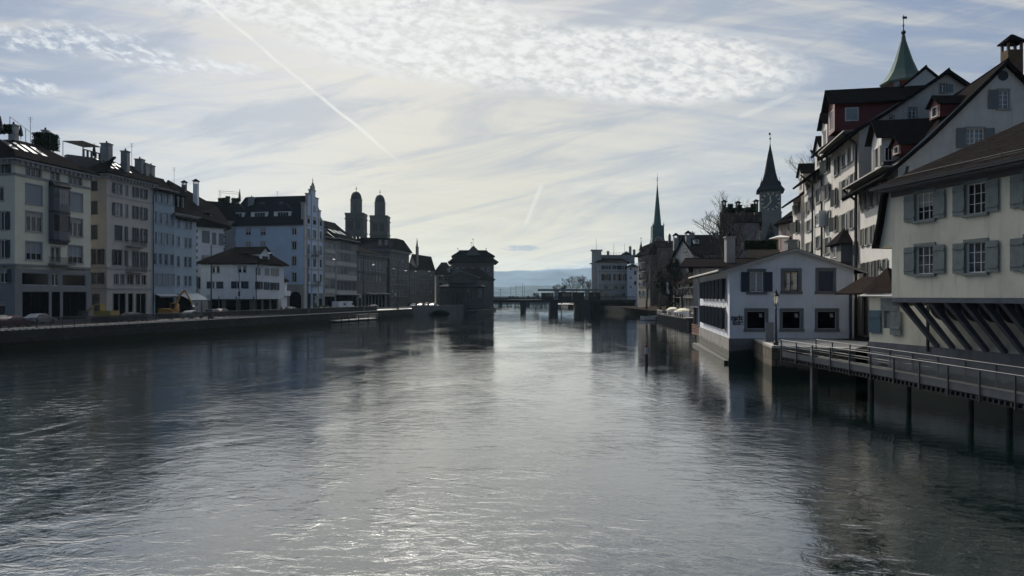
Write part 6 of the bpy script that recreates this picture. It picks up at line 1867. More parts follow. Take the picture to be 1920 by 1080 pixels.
# lilac house below the church
G4 = [P(1355, 152), P(1424, 152), P(1424, 168), P(1355, 168)]
def w4(f): return [WN(f, 1404.5, 450.5, 1414.5, 455, nx=3, tw=.12), WN(f, 1392, 424, 1399, 436, nx=2, tw=.1), WN(f, 1366, 428, 1374, 440, nx=2, tw=.1), WN(f, 1366, 455, 1374, 466, nx=2, tw=.1)]
r4_, f4_ = simple('lilac_house', 'big lilac grey house with a dark roof and thin chimneys below the clock tower', G4, 2.2, Z(415, 152), Z(398, 160), LILAC, kind='gable', wins={0: w4})
for px, yy in ((1357.5, 378), (1383.5, 380), (1417.5, 377)): p = P(px, 158); chimney(r4_, p[0], p[1], Z(404, 158), Z(yy + 6, 158), .75, m_=STONED, cap='house')
mb = MB(); a, b = P(1355, 156), P(1420, 156)
for zz_ in (385.5, 390): mb.tube((*a, Z(zz_, 156)), (*b, Z(zz_, 156)), .03)
for k in range(12): p = mid(a, b, k / 11); mb.tube((*p, Z(400, 156)), (*p, Z(385.5, 156)), .03)
mb.build('roof_railing', METALD, r4_)
rr = random.Random(8)
for k in range(7):
    px = 1361 + k * 8.5; p = P(px, 155.5); h_ = .8 + rr.random()
    leafbox('potted_shrub', 'dark %s shrub on the flat top of the lilac house, %s from its first chimney' % (('small', 'round', 'low', 'spiky', 'broad', 'thin', 'ragged')[k], ('first', 'second', 'third', 'fourth', 'fifth', 'sixth', 'seventh')[k]), 'shrub', (*p, Z(398, 155.5) + h_ / 2), (1.0, .9, h_), 70, FOLD, (*p, Z(398, 155.5)), seed=60 + k)
# pink house beside the row
G5 = [P(1460, 122), P(1486, 117), P(1510, 128), P(1484, 134)]
PINK = mat('pink_plaster', (0.42, 0.30, 0.26), .9, .12, .5, stain=.15)
r5_, f5_ = simple('pink_house', 'pinkish house with small dormers squeezed behind the sunlit row', G5, 2.2, Z(418, 120), Z(396, 126), PINK, kind='hip', wins={0: lambda f: [WN(f, 1465.5, 424, 1472, 438, nx=2, tw=.12), WN(f, 1477, 420, 1480, 430, nx=1)]}, over=.8)
for k in range(3): dormer(r5_, f5_[0], .9 + k * 1.5, 2.0 + k * 1.5, Z(416, 119), Z(406, 119), 3, -.5, WHITEP, TILEF, win=(.2, .8, .1, .9, {}), kind='shed', zr=Z(405, 119))
# roof terrace cluster left of it
TRS = [P(1400, 104), P(1462, 104), P(1462, 116), P(1400, 116)]
rtr, ftr = house('terrace_house', 'low flat roofed house with a planted roof terrace behind the white hall', TRS, 2.2, Z(468, 104), OLDH, {}, cat='house')
mb = MB(); x, y = P(1464, 106); zt = Z(447, 106)
mb.tube((x, y, Z(468, 106)), (x, y, Z(441, 106)), .05, mi=1); mb.loft([[(x + 1.25 * kx, y + 1.25 * ky, zt) for kx, ky in ((-1, -1), (1, -1), (1, 1), (-1, 1))], [(x + 1.25 * kx, y + 1.25 * ky, zt + .08) for kx, ky in ((-1, -1), (1, -1), (1, 1), (-1, 1))], [(x, y, Z(440.5, 106))] * 4])
one(mb, 'parasol', [WHITE, METALD], 'open pale square parasol on the roof terrace below the clock tower', 'parasol', (x, y, Z(468, 106)))
for k in range(5):
    p = P(1404 + k * 11, 105); leafbox('terrace_shrub', 'dark leafy %s bush on the terrace roof, %s along from the big chimney' % (('thin', 'broad', 'tall', 'low', 'round')[k], ('first', 'second', 'third', 'fourth', 'fifth')[k]), 'shrub', (*p, Z(468, 105) + .6), (1.1, 1.0, 1.3), 110, FOLD, (*p, Z(468, 105)), seed=80 + k)
for px, Y, y0, y1, w_, lab in ((1368, 100, 445, 492, 1.25, 'tall'), (1482, 96, 449, 485, 1.1, 'short')):
    pass
# house behind the hall with the tall chimney
G6 = [P(1300, 96), P(1390, 96), P(1400, 110), P(1312, 110)]
r6_, f6_ = house('eaves_house', 'grey house with wide eaves and a tall square chimney just behind the white hall', G6, 2.2, Z(497, 96), GREYP, {0: lambda f: [WN(f, 1306, 505, 1312, 520, nx=2)]}, cat='house')
gable_roof(r6_, G6, Z(497, 96), Z(483, 100), 1.6)
p = P(1368, 99); chimney(r6_, p[0], p[1], Z(494, 99), Z(446, 99), 1.12, m_=GREYP)
G7 = [P(1465, 94), P(1500, 94), P(1500, 99), P(1465, 99)]
r7_, _ = house('low_house', 'low flat house with a squat chimney right behind the hall gable', G7, 2.2, Z(474, 94), GREYP, {}, cat='house')
p = P(1482.5, 95); chimney(r7_, p[0], p[1], Z(476, 95), Z(452, 95), 1.2, m_=STONE)
# timber riverside cafe
G8 = [P(1275, 190), P(1331, 145), P(1365, 156), P(1312, 200)]
def w8(f): return [((f.L * (k + .2) / 9, f.L * (k + .8) / 9, z, z + 1.9), dict(nx=2, tw=.06, frame=WHITE)) for k in range(9) for z in (3.6,)] + [((f.L * (k + .2) / 9, f.L * (k + .8) / 9, 6.2, 7.7), dict(nx=2, tw=.06, sh=(SHUTO, 'open', .3))) for k in range(9)]
r8_, f8_ = simple('timber_house', 'long two storey riverside house with rows of small windows behind the covered boats', G8, 0, 9.2, 13.6, HOT, TILER, kind='hip', wins={0: w8}, over=1.0)
mb = MB(); f8_[0].box(mb, 0, f8_[0].L, 5.7, 5.85, 0, 1.6); f8_[0].box(mb, 0, f8_[0].L, 8.0, 8.15, 0, .9); mb.build('gallery', WOOD, r8_)
p = P(1301, 178); chimney(r8_, p[0], p[1], 9, Z(514, 178), 1.0, m_=STONEL)
# ------------------------------------------------------------------ bridges
BRD = mat('bridge_concrete', (0.05, 0.05, 0.052), .95, .2, .4, stain=.3)
rb_ = thing('bridge', 'low dark river bridge on square piers with a roofed market pavilion', 'bridge', (15, 305, 0))
fB = Fac(P(921, 298), P(1192, 298)); fB = Fac((-9, 298), (50, 298))
mb = MB(); fB.box(mb, 0, fB.L, Z(567, 298), Z(562, 298), -26, 0); fB.box(mb, 0, fB.L, Z(563.5, 298), Z(562, 298), 0.01, .4); mb.build('deck', BRD, rb_)
for a, b in ((976.5, 986), (1034, 1046), (1085, 1108)):
    mb = MB(); x0, x1 = P(a, 298)[0], P(b, 298)[0]; fB.box(mb, x0 + 9, x1 + 9, -1.5, Z(566.9, 298), -24, .6); mb.build('pier', BRD, rb_)
mb = MB(); x0, x1 = P(1112, 300)[0], P(1192, 300)[0]; fB.box(mb, x0 + 9, x1 + 9, -1.5, Z(566.9, 298), -26, -3); mb.build('abutment', BRD, rb_)
mb = MB(); fB.box(mb, 0, fB.L, Z(556.5, 298), Z(555.8, 298), -.1, 0)
k = 0
while k < fB.L:
    fB.box(mb, k, k + .09, Z(562, 298), Z(556.5, 298), -.08, -.02); k += .32
mb.build('railing', METALD, rb_)
pv = thing('market_pavilion', 'long flat roofed pavilion with kiosks standing on the bridge', 'pavilion', (22, 310, 4.7))
x0, x1 = P(1008, 305)[0], P(1150, 305)[0]
fP2 = Fac((x0, 303), (x1, 303)); mb = MB(); fP2.box(mb, 0, fP2.L, Z(545.3, 303), Z(542, 303), -14, 0); mb.build('pavilion_roof', mat('pavilion_roof', (.22, .21, .20), .7), pv)
for a, b in ((1040, 1047), (1098, 1104), (1128, 1133)):
    mb = MB(); fP2.box(mb, P(a, 303)[0] - x0, P(b, 303)[0] - x0, 4.7, Z(545.3, 303), -3, -1); mb.build('pillar', STONEL, pv)
for a, b in ((1016, 1039), (1047.5, 1073), (1075, 1097), (1105, 1127)):
    mb = MB(); fP2.box(mb, P(a, 303)[0] - x0, P(b, 303)[0] - x0, 4.7, Z(547 + (a % 3), 303), -8, -3.5); kk_ = mb.build('kiosk', METALD, pv)
    mb = MB(); c0, c1 = P(a + 8, 303)[0] - x0, P(b - 3, 303)[0] - x0; fP2.box(mb, c0, c1, Z(556, 303), Z(550, 303), -3.49, -3.4); mb.build('window', GLASSB, kk_)
rb2 = thing('far_bridge', 'distant dark arched bridge seen below the market bridge', 'bridge', (10, 520, 0))
mb = MB(); f9_ = Fac((-40, 520), (60, 520)); f9_.box(mb, 0, 100, Z(565, 520), Z(560, 520), -16, 0); f9_.box(mb, 0, 100, Z(560, 520), Z(557.3, 520), -.5, 0); mb.build('deck', BRD, rb2)
for a, b in ((935, 942), (985, 993), (1040, 1048), (1100, 1108)): mb = MB(); f9_.box(mb, P(a, 520)[0] + 40, P(b, 520)[0] + 40, -1.5, Z(565, 520), -15, .8); mb.build('pier', BRD, rb2)

# ------------------------------------------------------------------ near foot bridge
W0, W1 = Vector((18.45, 50.4)), Vector((22.3, 24.0))
fW = Fac(W0, W1); dz0 = 1.98
wk = thing('foot_bridge', 'narrow steel foot bridge on round piles along the jettied house', 'bridge', (20, 40, 0))
DECK = mat('weathered_planks', (0.075, 0.075, 0.072), .95, .3, 2, .01, 8, spec=0.05)
def zk(s): return 1.93 - s * .018
mb = MB(); L = fW.L
def sbox(mb, s0, s1, za, zb, o0, o1, mi=0):
    mb.box8([fW.p(s0, zk(s0) + za, o1), fW.p(s1, zk(s1) + za, o1), fW.p(s1, zk(s1) + za, o0), fW.p(s0, zk(s0) + za, o0),
             fW.p(s0, zk(s0) + zb, o1), fW.p(s1, zk(s1) + zb, o1), fW.p(s1, zk(s1) + zb, o0), fW.p(s0, zk(s0) + zb, o0)], mi)
k = 0.0
while k < L: sbox(mb, k, k + .19, -.08, 0, -2.5, 0.0); k += .21
mb.build('planks', DECK, wk)
mb = MB(); sbox(mb, 0, L, -.32, -.085, -.22, -.06); sbox(mb, 0, L, -.32, -.085, -2.4, -2.25); k = 0
while k < L: sbox(mb, k, k + .09, -.26, -.086, -2.2, .08); k += .32
mb.build('girders', METALD, wk)
mb = MB(); sbox(mb, 0, L, -.02, .34, .02, .05); mb.build('kick_board', mat('kick_grey', (.12, .125, .13), .7, .15, 2, spec=.2), wk)
for o, nm in ((.10, 0), (-2.45, 1)):
    q = 0
    while q < L:
        m2 = MB(); sbox(m2, q - .025, q + .025, -.35 if nm == 0 else -.08, 1.08, o - .02, o + .05); m2.build('railing_post', METAL, wk); q += 1.95
    m2 = MB(); m2.tube(fW.p(0, zk(0) + 1.12, o), fW.p(L, zk(L) + 1.12, o), .021, n=6); m2.build('handrail', STEEL, wk)
    m2 = MB()
    for zq in (.52, .78, .9): m2.tube(fW.p(0, zk(0) + zq - .05, o), fW.p(L * .45, zk(L * .45) + zq - .05, o), .014, n=5)
    m2.build('rail_wires', STEEL, wk)
# mesh infill on the near half
MESH = bpy.data.materials.new('wire_mesh'); MESH.use_nodes = True
t = NT(MESH.node_tree); b = MESH.node_tree.nodes['Principled BSDF']; b.inputs['Base Color'].default_value = (.10, .11, .12, 1); b.inputs['Roughness'].default_value = .5; b.inputs['Metallic'].default_value = .5
g_ = t.n('ShaderNodeNewGeometry').outputs['Position']; s_ = t.n('ShaderNodeSeparateXYZ'); t.put(s_.inputs[0], g_)
m1 = t.m('LESS_THAN', t.m('FRACT', t.m('MULTIPLY', s_.outputs[1], 22.0)), .26); m2_ = t.m('LESS_THAN', t.m('FRACT', t.m('MULTIPLY', s_.outputs[2], 22.0)), .26)
t.put(b.inputs['Alpha'], t.m('MAXIMUM', m1, m2_))
for o in (.10, -2.45):
    m2 = MB(); s0 = L * .42; m2.face([fW.p(s0, zk(s0) + .35, o + .01), fW.p(L, zk(L) + .35, o + .01), fW.p(L, zk(L) + 1.05, o + .01), fW.p(s0, zk(s0) + 1.05, o + .01)]); m2.build('mesh_panel', MESH, wk)
PILE = mat('steel_pile', (0.07, 0.085, 0.09), .5, .4, 1.5, metal=.2, stain=.5, tide=1.0)
for px, py, top in ((1634, 745, 710), (1704, 752, 718), (1820, 788, 735), (1893, 800, 742)):
    Y = 8322.0 / (py + 5 - 556); p = P(px, Y); m2 = MB(); m2.tube((*p, -1.5), (*p, zk(fW.L * .3) - .35), .13, .13, 10); m2.lathe(*p, [(.17, 1.15), (.17, 1.38)], 10)
    m2.build('pile', PILE, wk)
m2 = MB(); p = P(1526, 47.5); m2.box((*p, .6), (.36, .36, 4.0)); one(m2, 'mooring_post', WOOD, 'square dark timber post standing in the water against the foot bridge', 'post', (*p, -1.4))

# ------------------------------------------------------------------ lamps
def lantern(mb_frame, mb_glass, x, y, z, s=1.0):
    mb_frame.lathe(x, y, [(.10 * s, z), (.13 * s, z + .04 * s)], 6)
    mb_glass.lathe(x, y, [(.125 * s, z + .04 * s), (.235 * s, z + .62 * s)], 6, 0)
    mb_frame.lathe(x, y, [(.29 * s, z + .62 * s), (.27 * s, z + .66 * s), (.12 * s, z + .86 * s), (.10 * s, z + .95 * s), (.12 * s, z + .97 * s), (.04 * s, z + 1.08 * s), (.015 * s, z + 1.2 * s)], 6)
    for k in range(6):
        a = 2 * pi * k / 6
        mb_frame.tube((x + .127 * s * cos(a), y + .127 * s * sin(a), z + .04 * s), (x + .238 * s * cos(a), y + .238 * s * sin(a), z + .62 * s), .012 * s, n=4)
LGL = bpy.data.materials.new('frosted_glass'); LGL.use_nodes = True; LGL.node_tree.nodes.clear()
t = NT(LGL.node_tree); d_ = t.n('ShaderNodeBsdfDiffuse'); tr_ = t.n('ShaderNodeBsdfTranslucent'); mx = t.n('ShaderNodeMixShader'); ou = t.n('ShaderNodeOutputMaterial')
gn = t.noise(t.n('ShaderNodeNewGeometry').outputs['Position'], 6, 3)
cc_ = t.mix(gn, (.95, .94, .88), (.80, .79, .72)); t.put(d_.inputs[0], cc_); t.put(tr_.inputs[0], cc_)
mx.inputs[0].default_value = .7; t.t.links.new(d_.outputs[0], mx.inputs[1]); t.t.links.new(tr_.outputs[0], mx.inputs[2]); t.t.links.new(mx.outputs[0], ou.inputs[0])
x, y = P(1455, 56.6); r = thing('street_lamp', 'black cast iron lamp post with a glass lantern at the head of the foot bridge', 'lamp', (x, y, 2.28))
mb = MB(); mb.lathe(x, y, [(.20, 2.28), (.20, 2.5), (.11, 2.65), (.095, 3.2), (.12, 3.24), (.085, 3.3), (.065, 5.0), (.10, 5.04), (.10, 5.10), (.05, 5.14), (.045, 5.45)], 8); mb.path([(x, y, 5.2), (x - .2, y, 5.35), (x - .16, y, 5.48)], .014); mb.path([(x, y, 5.2), (x + .2, y, 5.35), (x + .16, y, 5.48)], .014); mb.build('post', METALD, r)
a, b = MB(), MB(); lantern(a, b, x, y, 5.42, 1.0); a.build('lantern_frame', METALD, r); b.build('lamp_glass', LGL, r)
x, y = P(1651, 62); r = thing('wall_lamp', 'black wall lantern on a curved bracket on the sunlit facade', 'lamp', (x, y, Z(523, 62)))
a, b = MB(), MB(); lantern(a, b, x, y, Z(521, 62), .95); a.path([(x, y, Z(521, 62)), (x + .1, y, Z(525, 62)), (x + 1.2, y, Z(523, 62))], .025); a.build('lantern_frame', METALD, r); b.build('lamp_glass', LGL, r)
# poles and hanging lamps over the street
for k, (px, top, rad, lab) in enumerate(((396, 460, .14, 'tall dark tram wire mast on a thick base at the quay railing'), (577.5, 467, .13, 'dark tram wire mast in front of the stepped gable'), (681, 478, .12, 'dark lamp mast beside the white vans'), (746, 495, .12, 'dark mast before the classical corner building'))):
    Y = wallpx(px) + 1.5; p = P(px, Y); r = thing('tram_mast', lab, 'mast', (*p, GZ), 'masts along the quay')
    mb = MB(); mb.tube((*p, GZ), (*p, Z(top, Y)), rad, rad * .6, 8); mb.build('pole', METALD, r)
    mb = MB(); mb.box((*p, GZ + .55), (.85 if k == 0 else .5, .7, 1.1)); mb.build('base', STONED, r)
x, y = P(448.5, 128); mb = MB(); mb.tube((x, y, GZ), (x, y, Z(511, 128)), .05); mb.box((x, y, Z(551, 128)), (.28, .28, .8)); one(mb, 'signal_post', METALD, 'thin post with a small box in front of the hipped roof house', 'post', (x, y, GZ))
LAMPG = mat('lamp_cover', (.8, .8, .78), .3)
for k, (px, py, Y) in enumerate(((505, 475, 150), (626, 487, 185), (700, 497, 215), (738, 504, 238), (761, 508, 255), (779, 509, 268), (805, 509, 290), (829, 517, 300))):
    x, y = P(px, Y); z = Z(py, Y)
    r = thing('hanging_lamp', 'pale bowl lamp hung on a span wire over the street, %s from the left' % ('first', 'second', 'third', 'fourth', 'fifth', 'sixth', 'seventh', 'eighth')[k], 'lamp', (x, y, z), 'hanging street lamps')
    mb = MB(); mb.lathe(x, y, [(.02, z - .12), (.28, z - .08), (.33, z), (.25, z + .12), (.05, z + .16)], 10, 0, 0, 1.5, 1); mb.build('lamp_bowl', LAMPG, r)
    fy = -92 + .18 * y; wy = -72.6 + .18 * y
    mb = MB(); mb.tube((fy + .1, y, z + 1.6), (x, y, z + .15), .012, n=4); mb.tube((x, y, z + .15), (wy - 1, y, z + 1.2), .012, n=4); mb.build('span_wire', METALD, r)

# ------------------------------------------------------------------ vehicles
def carprof(kind):
    if kind == 'van': return [(-2.6, .35), (-2.62, 1.0), (-2.2, 1.25), (-1.55, 2.25), (-1.1, 2.5), (2.55, 2.5), (2.65, 2.3), (2.65, .35)], (-2.1, -1.25, 1.3, 2.15), 5.2
    return [(-2.15, .32), (-2.2, .62), (-2.05, .78), (-1.05, .95), (-.45, 1.40), (.2, 1.48), (1.0, 1.42), (1.75, 1.02), (2.15, .92), (2.2, .6), (2.15, .32)], None, 4.4
def car(name, label, cat, loc, rz, paint, kind='car'):
    prof, _, L_ = carprof(kind); r = thing(name, label, cat, (0, 0, 0)); W_ = .86 if kind == 'car' else 1.0
    mb = MB(); n = len(prof); top = max(p[1] for p in prof)
    def wy(z): return W_ * (1 - .20 * max(0, (z - .85) / (top - .85)) ** 1.2) if kind == 'car' else W_ * (1 - .07 * max(0, z - 1.2))
    mb.loft([[(x, -wy(z), z) for x, z in prof], [(x, -wy(z) * .6, z + .02 * (z > 1)) for x, z in prof], [(x, wy(z) * .6, z + .02 * (z > 1)) for x, z in prof], [(x, wy(z), z) for x, z in prof]]); bd = mb.build('body', paint, r)
    gm = GLASS
    for sgn in (-1, 1):
        mb = MB()
        q = [(-.95, .98), (-.42, 1.34), (.2, 1.41), (.9, 1.36), (1.5, 1.04)] if kind == 'car' else [(-2.0, 1.45), (-1.55, 2.1), (-.6, 2.1), (-.6, 1.45)]
        mb.prism([(x, sgn * (wy(z) + .012), z) for x, z in q], (0, sgn * .01, 0)); mb.build('side_window', gm, r)
    mb = MB(); q = [(-1.02, .98), (-.48, 1.37)] if kind == 'car' else [(-2.12, 1.42), (-1.6, 2.2)]
    mb.face([(q[0][0] - .02, -wy(q[0][1]) * .92, q[0][1] + .02), (q[0][0] - .02, wy(q[0][1]) * .92, q[0][1] + .02), (q[1][0] - .02, wy(q[1][1]) * .92, q[1][1] + .02), (q[1][0] - .02, -wy(q[1][1]) * .92, q[1][1] + .02)]); mb.build('windscreen', gm, r)
    for wx in ((-1.35, 1.35) if kind == 'car' else (-1.75, 1.7)):
        for sgn in (-1, 1):
            mb = MB(); mb.tube((wx, sgn * (W_ - .2), .33), (wx, sgn * (W_ + .02), .33), .33, .33, 14); wo2 = mb.build('wheel', BLACK, r)
            mb = MB(); mb.tube((wx, sgn * (W_ + .02), .33), (wx, sgn * (W_ + .035), .33), .2, .18, 10); mb.build('rim', METAL, wo2)
    for sgn in (-1, 1):
        mb = MB(); mb.box((-2.14 if kind == 'car' else -2.6, sgn * W_ * .72, .7 if kind == 'car' else .9), (.12, .32, .14)); mb.build('headlight', LAMPG, r)
        mb = MB(); mb.box((2.16 if kind == 'car' else 2.64, sgn * W_ * .8, .8 if kind == 'car' else 1.1), (.08, .22, .16)); mb.build('tail_light', mat('tail_red', (.25, .01, .01), .4), r)
    r.location = (*loc, GZ + .012); r.rotation_euler = (0, 0, rz); return r
def paint(n, c): return mat(n, c, .22, .02, 3, spec=.8)
ALNG = atan2(1, .18)
car('parked_car', 'dark red car behind the quay railing in front of the cream house', 'car', LW(91, 5.0), ALNG + pi, paint('red_paint', (.10, .012, .02)))
car('parked_car', 'black car in front of the show window of the cream house', 'car', LW(98, 12.0), ALNG, paint('black_paint_car', (.015, .015, .018)))
car('driving_car', 'dark car with a bright windscreen passing the greige house', 'car', LW(112, 5.0), ALNG + pi, paint('blue_black_paint', (.02, .025, .04)))
car('driving_car', 'silver car passing in front of the orange digger', 'car', LW(126, 4.6), ALNG + pi, paint('silver_paint', (.35, .36, .37)))
car('van', 'white van parked nearer the landing stage', 'van', P(636, 203), ALNG + pi, paint('white_car_paint', (.6, .6, .6)), 'van')
car('van', 'second white van parked behind the first one', 'van', P(652, 212), ALNG + pi, paint('white_car_paint', (.6, .6, .6)), 'van')
for k, (px, Y, c, n, lab) in enumerate(((776, 255, (.5, .5, .5), 'pale_paint', 'pale car nearest the quay corner by the arch'), (790, 268, (.03, .03, .035), 'dark_paint', 'dark car second in the group by the arch'), (800, 275, (.3, .3, .32), 'grey_paint', 'grey car third in the group by the arch'), (812, 270, (.55, .55, .55), 'pale_paint', 'pale car in front of the portico house'), (770, 285, (.02, .02, .03), 'dark_paint', 'dark car farthest up the street'))):
    car('driving_car', lab, 'car', P(px, Y), ALNG + pi * (k % 2), paint(n, c))

for k, (Yc, o_, c, n, lab) in enumerate(((84, 8.5, (.25, .26, .28), 'grey_paint', 'grey car behind the quay railing at the left picture edge'), (104, 12.5, (.4, .4, .4), 'light_grey_paint', 'light grey car parked before the gap between cream and greige house'), (140, 9.5, (.02, .03, .05), 'dark_blue_paint', 'dark blue car before the hipped roof house'), (148, 12, (.12, .02, .02), 'wine_paint', 'wine red car parked left of the white annex'), (172, 10, (.45, .45, .45), 'light_grey_paint', 'light grey car before the stepped gable'), (196, 12, (.03, .03, .03), 'dark_paint', 'dark car parked at the strip window houses'), (222, 9, (.3, .3, .32), 'grey_paint', 'grey car before the shop awnings'))):
    car('parked_car', lab, 'car', LW(Yc, o_), ALNG + pi * (k % 2), paint(n, c))
def digger(label, loc, rz, m_, boom=True):
    r = thing('digger', label, 'digger', (0, 0, 0))
    for sgn in (-1, 1):
        mb = MB(); mb.prism([(-1.5, sgn * .95 - .22, .15), (-1.2, sgn * .95 - .22, 0), (1.2, sgn * .95 - .22, 0), (1.5, sgn * .95 - .22, .15), (1.5, sgn * .95 - .22, .5), (1.25, sgn * .95 - .22, .7), (-1.25, sgn * .95 - .22, .7), (-1.5, sgn * .95 - .22, .5)], (0, .44, 0)); mb.build('track', BLACK, r)
    mb = MB(); mb.prism([(-1.6, -1.0, .8), (1.2, -1.0, .8), (1.2, -1.0, 1.3), (.2, -1.0, 1.7), (-1.6, -1.0, 1.75)], (0, 2.0, 0)); mb.lathe(0, 0, [(.6, .65), (.6, .82)], 12); mb.build('body', m_, r)
    mb = MB(); mb.prism([(.1, .05, 1.3), (1.3, .05, 1.2), (1.25, .05, 2.3), (1.0, .05, 2.75), (.1, .05, 2.75)], (0, .95, 0)); cb = mb.build('cab', m_, r)
    mb = MB(); mb.prism([(.25, .03, 1.7), (1.15, .03, 1.7), (1.12, .03, 2.3), (.95, .03, 2.6), (.25, .03, 2.6)], (0, .012, 0)); mb.prism([(.25, 1.008, 1.7), (1.15, 1.008, 1.7), (1.12, 1.008, 2.3), (.95, 1.008, 2.6), (.25, 1.008, 2.6)], (0, .012, 0)); mb.build('window', GLASS, cb)
    if boom:
        a, b, c_, d = (1.0, -.3, 1.3), (2.2, -.3, 4.2), (3.2, -.3, 5.0), (4.6, -.3, 2.4)
        mb = MB(); mb.path([a, b, c_], .20, 4); mb.build('boom', m_, r); mb = MB(); mb.tube(c_, d, .17, .12, 4); mb.build('arm', m_, r)
        mb = MB(); mb.prism([(4.5, -.7, 2.5), (4.9, -.7, 2.0), (4.6, -.7, 1.5), (4.0, -.7, 1.7), (4.3, -.7, 2.0)], (0, .8, 0)); mb.build('bucket', METALD, r)
    else:
        mb = MB(); mb.path([(1.0, -.3, 1.2), (2.4, -.3, 2.2), (3.6, -.3, 1.6)], .16, 4); mb.build('boom', m_, r); mb = MB(); mb.prism([(3.6, -.8, 1.8), (4.3, -.8, 1.7), (4.4, -.8, .9), (3.6, -.8, .9)], (0, 1.2, 0)); mb.build('bucket', METALD, r)
    r.location = (*loc, GZ + .012); r.rotation_euler = (0, 0, rz)
digger('orange digger with its arm raised in front of the blue houses', P(318, 132), radians(-8), YELLOW)
digger('yellow low digger with lowered arm in front of the greige house', P(198, 112), radians(170), mat('dull_yellow', (.30, .20, .04), .6, .2, 2), False)

# ------------------------------------------------------------------ people
def person(label, loc, z, rz, top, legs, pose=0, group=None):
    r = thing('person', label, 'person', (0, 0, 0), group)
    sk = mat('skin', (.35, .22, .16), .6)
    st = .16 if pose == 0 else .04
    V = [(0, 0, .92), (0, 0, 1.15), (0, .0, 1.38), (0, 0, 1.50), (0, .01, 1.66), (0, .01, 1.76),
         (.10, 0, .88), (.11, st, .48), (.11, st * 1.2 - .02, .08), (.11, st * 1.2 + .14, .04), (-.10, 0, .88), (-.11, -st, .48), (-.11, -st * 1.5, .08), (-.11, -st * 1.5 + .14, .04),
         (.20, 0, 1.40), (.27, -.06, 1.12), (.26, .06, .86), (-.20, 0, 1.40), (-.27, .04, 1.12), (-.26, .12, .88)]
    E = [(0, 1), (1, 2), (2, 3), (3, 4), (4, 5), (0, 6), (6, 7), (7, 8), (8, 9), (0, 10), (10, 11), (11, 12), (12, 13), (2, 14), (14, 15), (15, 16), (2, 17), (17, 18), (18, 19)]
    R = [.15, .14, .15, .06, .10, .06, .095, .065, .045, .04, .095, .065, .045, .04, .06, .045, .03, .06, .045, .03]
    me = bpy.data.meshes.new('person_body'); me.from_pydata(V, E, []); o = bpy.data.objects.new('body', me); COL.objects.link(o)
    m_ = o.modifiers.new('s', 'SKIN'); o.modifiers.new('d', 'SUBSURF').levels = 1
    for i, v in enumerate(me.skin_vertices[0].data): v.radius = (R[i], R[i] * (.75 if i < 3 else 1)); v.use_root = i == 0
    dg = bpy.context.evaluated_depsgraph_get(); m2 = bpy.data.meshes.new_from_object(o.evaluated_get(dg)); bpy.data.objects.remove(o)
    m2.materials.clear()
    for q in (top, legs, sk, mat('hair_dark', (.03, .02, .015), .8)): m2.materials.append(q)
    for p in m2.polygons:
        z_ = p.center.z; p.material_index = 1 if z_ < .93 and abs(p.center.x) < .2 else 2 if z_ > 1.5 or z_ < .9 else 0
        if z_ > 1.70 or (z_ > 1.58 and p.center.y < -.02): p.material_index = 3
    b = bpy.data.objects.new('body', m2); COL.objects.link(b); b.parent = r
    r.location = (*loc, z); r.rotation_euler = (0, 0, rz); return r
CL = [mat('dark_coat', (.03, .03, .04), .9), mat('blue_coat', (.05, .07, .12), .9), mat('grey_coat', (.12, .12, .12), .9), mat('red_coat', (.2, .03, .03), .9)]
JE = mat('dark_trousers', (.02, .022, .03), .9)
for k, (px, Y, z, lab, c) in enumerate(((1150, 299.5, 4.75, 'person in a dark coat at the bridge railing before the hotel', 0), (1163, 300, 4.75, 'person in a grey coat at the bridge railing before the hotel', 2), (1010, 300, 4.75, 'person in a red coat at the left end of the pavilion', 3), (1003, 301, 4.75, 'person in dark clothes left of the pavilion roof', 0),
        (738, 232, GZ + .14, 'walker in dark clothes near the last mast', 0), (743, 236, GZ + .14, 'walker in a blue coat near the last mast', 1), (802, 262, GZ, 'person in dark clothes standing above the arch', 0), (528, 152, GZ + .14, 'person in a dark coat walking past the white annex', 0), (536, 154, GZ + .14, 'person in a grey coat walking past the white annex', 2), (222, 118, GZ + .14, 'worker in a pale blue coat by the yellow digger', 1))):
    person(lab, P(px, Y), z, k * 1.3, CL[c], JE, k % 2)

# ------------------------------------------------------------------ landing stages and boats
ls = thing('landing_stage', 'floating landing stage with pale deck and rails at the street side wall', 'jetty', (*P(670, 178), 0))
fS = Fac(P(629, 170), P(708, 190)); mb = MB(); fS.box(mb, 0, fS.L, .25, .5, -3.0, 0); mb.build('deck', STONEL, ls)
for a in (640, 654, 672, 690, 706):
    m2 = MB(); s = fS.s_(a); m2.tube(fS.p(s, -1.2, .05), fS.p(s, 1.6 if a > 660 else 1.5, .05), .11, n=8); m2.build('pile', METALD, ls)
m2 = MB()
for z in (.85, 1.2, 1.6): m2.tube(fS.p(fS.s_(668), z, 0), fS.p(fS.L, z, 0), .035)
m2.tube(fS.p(0, 1.5, -3), fS.p(fS.L, 1.6, -3), .035); m2.tube(fS.p(0, 1.2, 0), fS.p(0, 1.2, -3), .035)
for k in range(9): s = fS.s_(668) + (fS.L - fS.s_(668)) * k / 8; m2.tube(fS.p(s, .5, 0), fS.p(s, 1.6, 0), .03)
m2.build('rails', STEEL, ls)

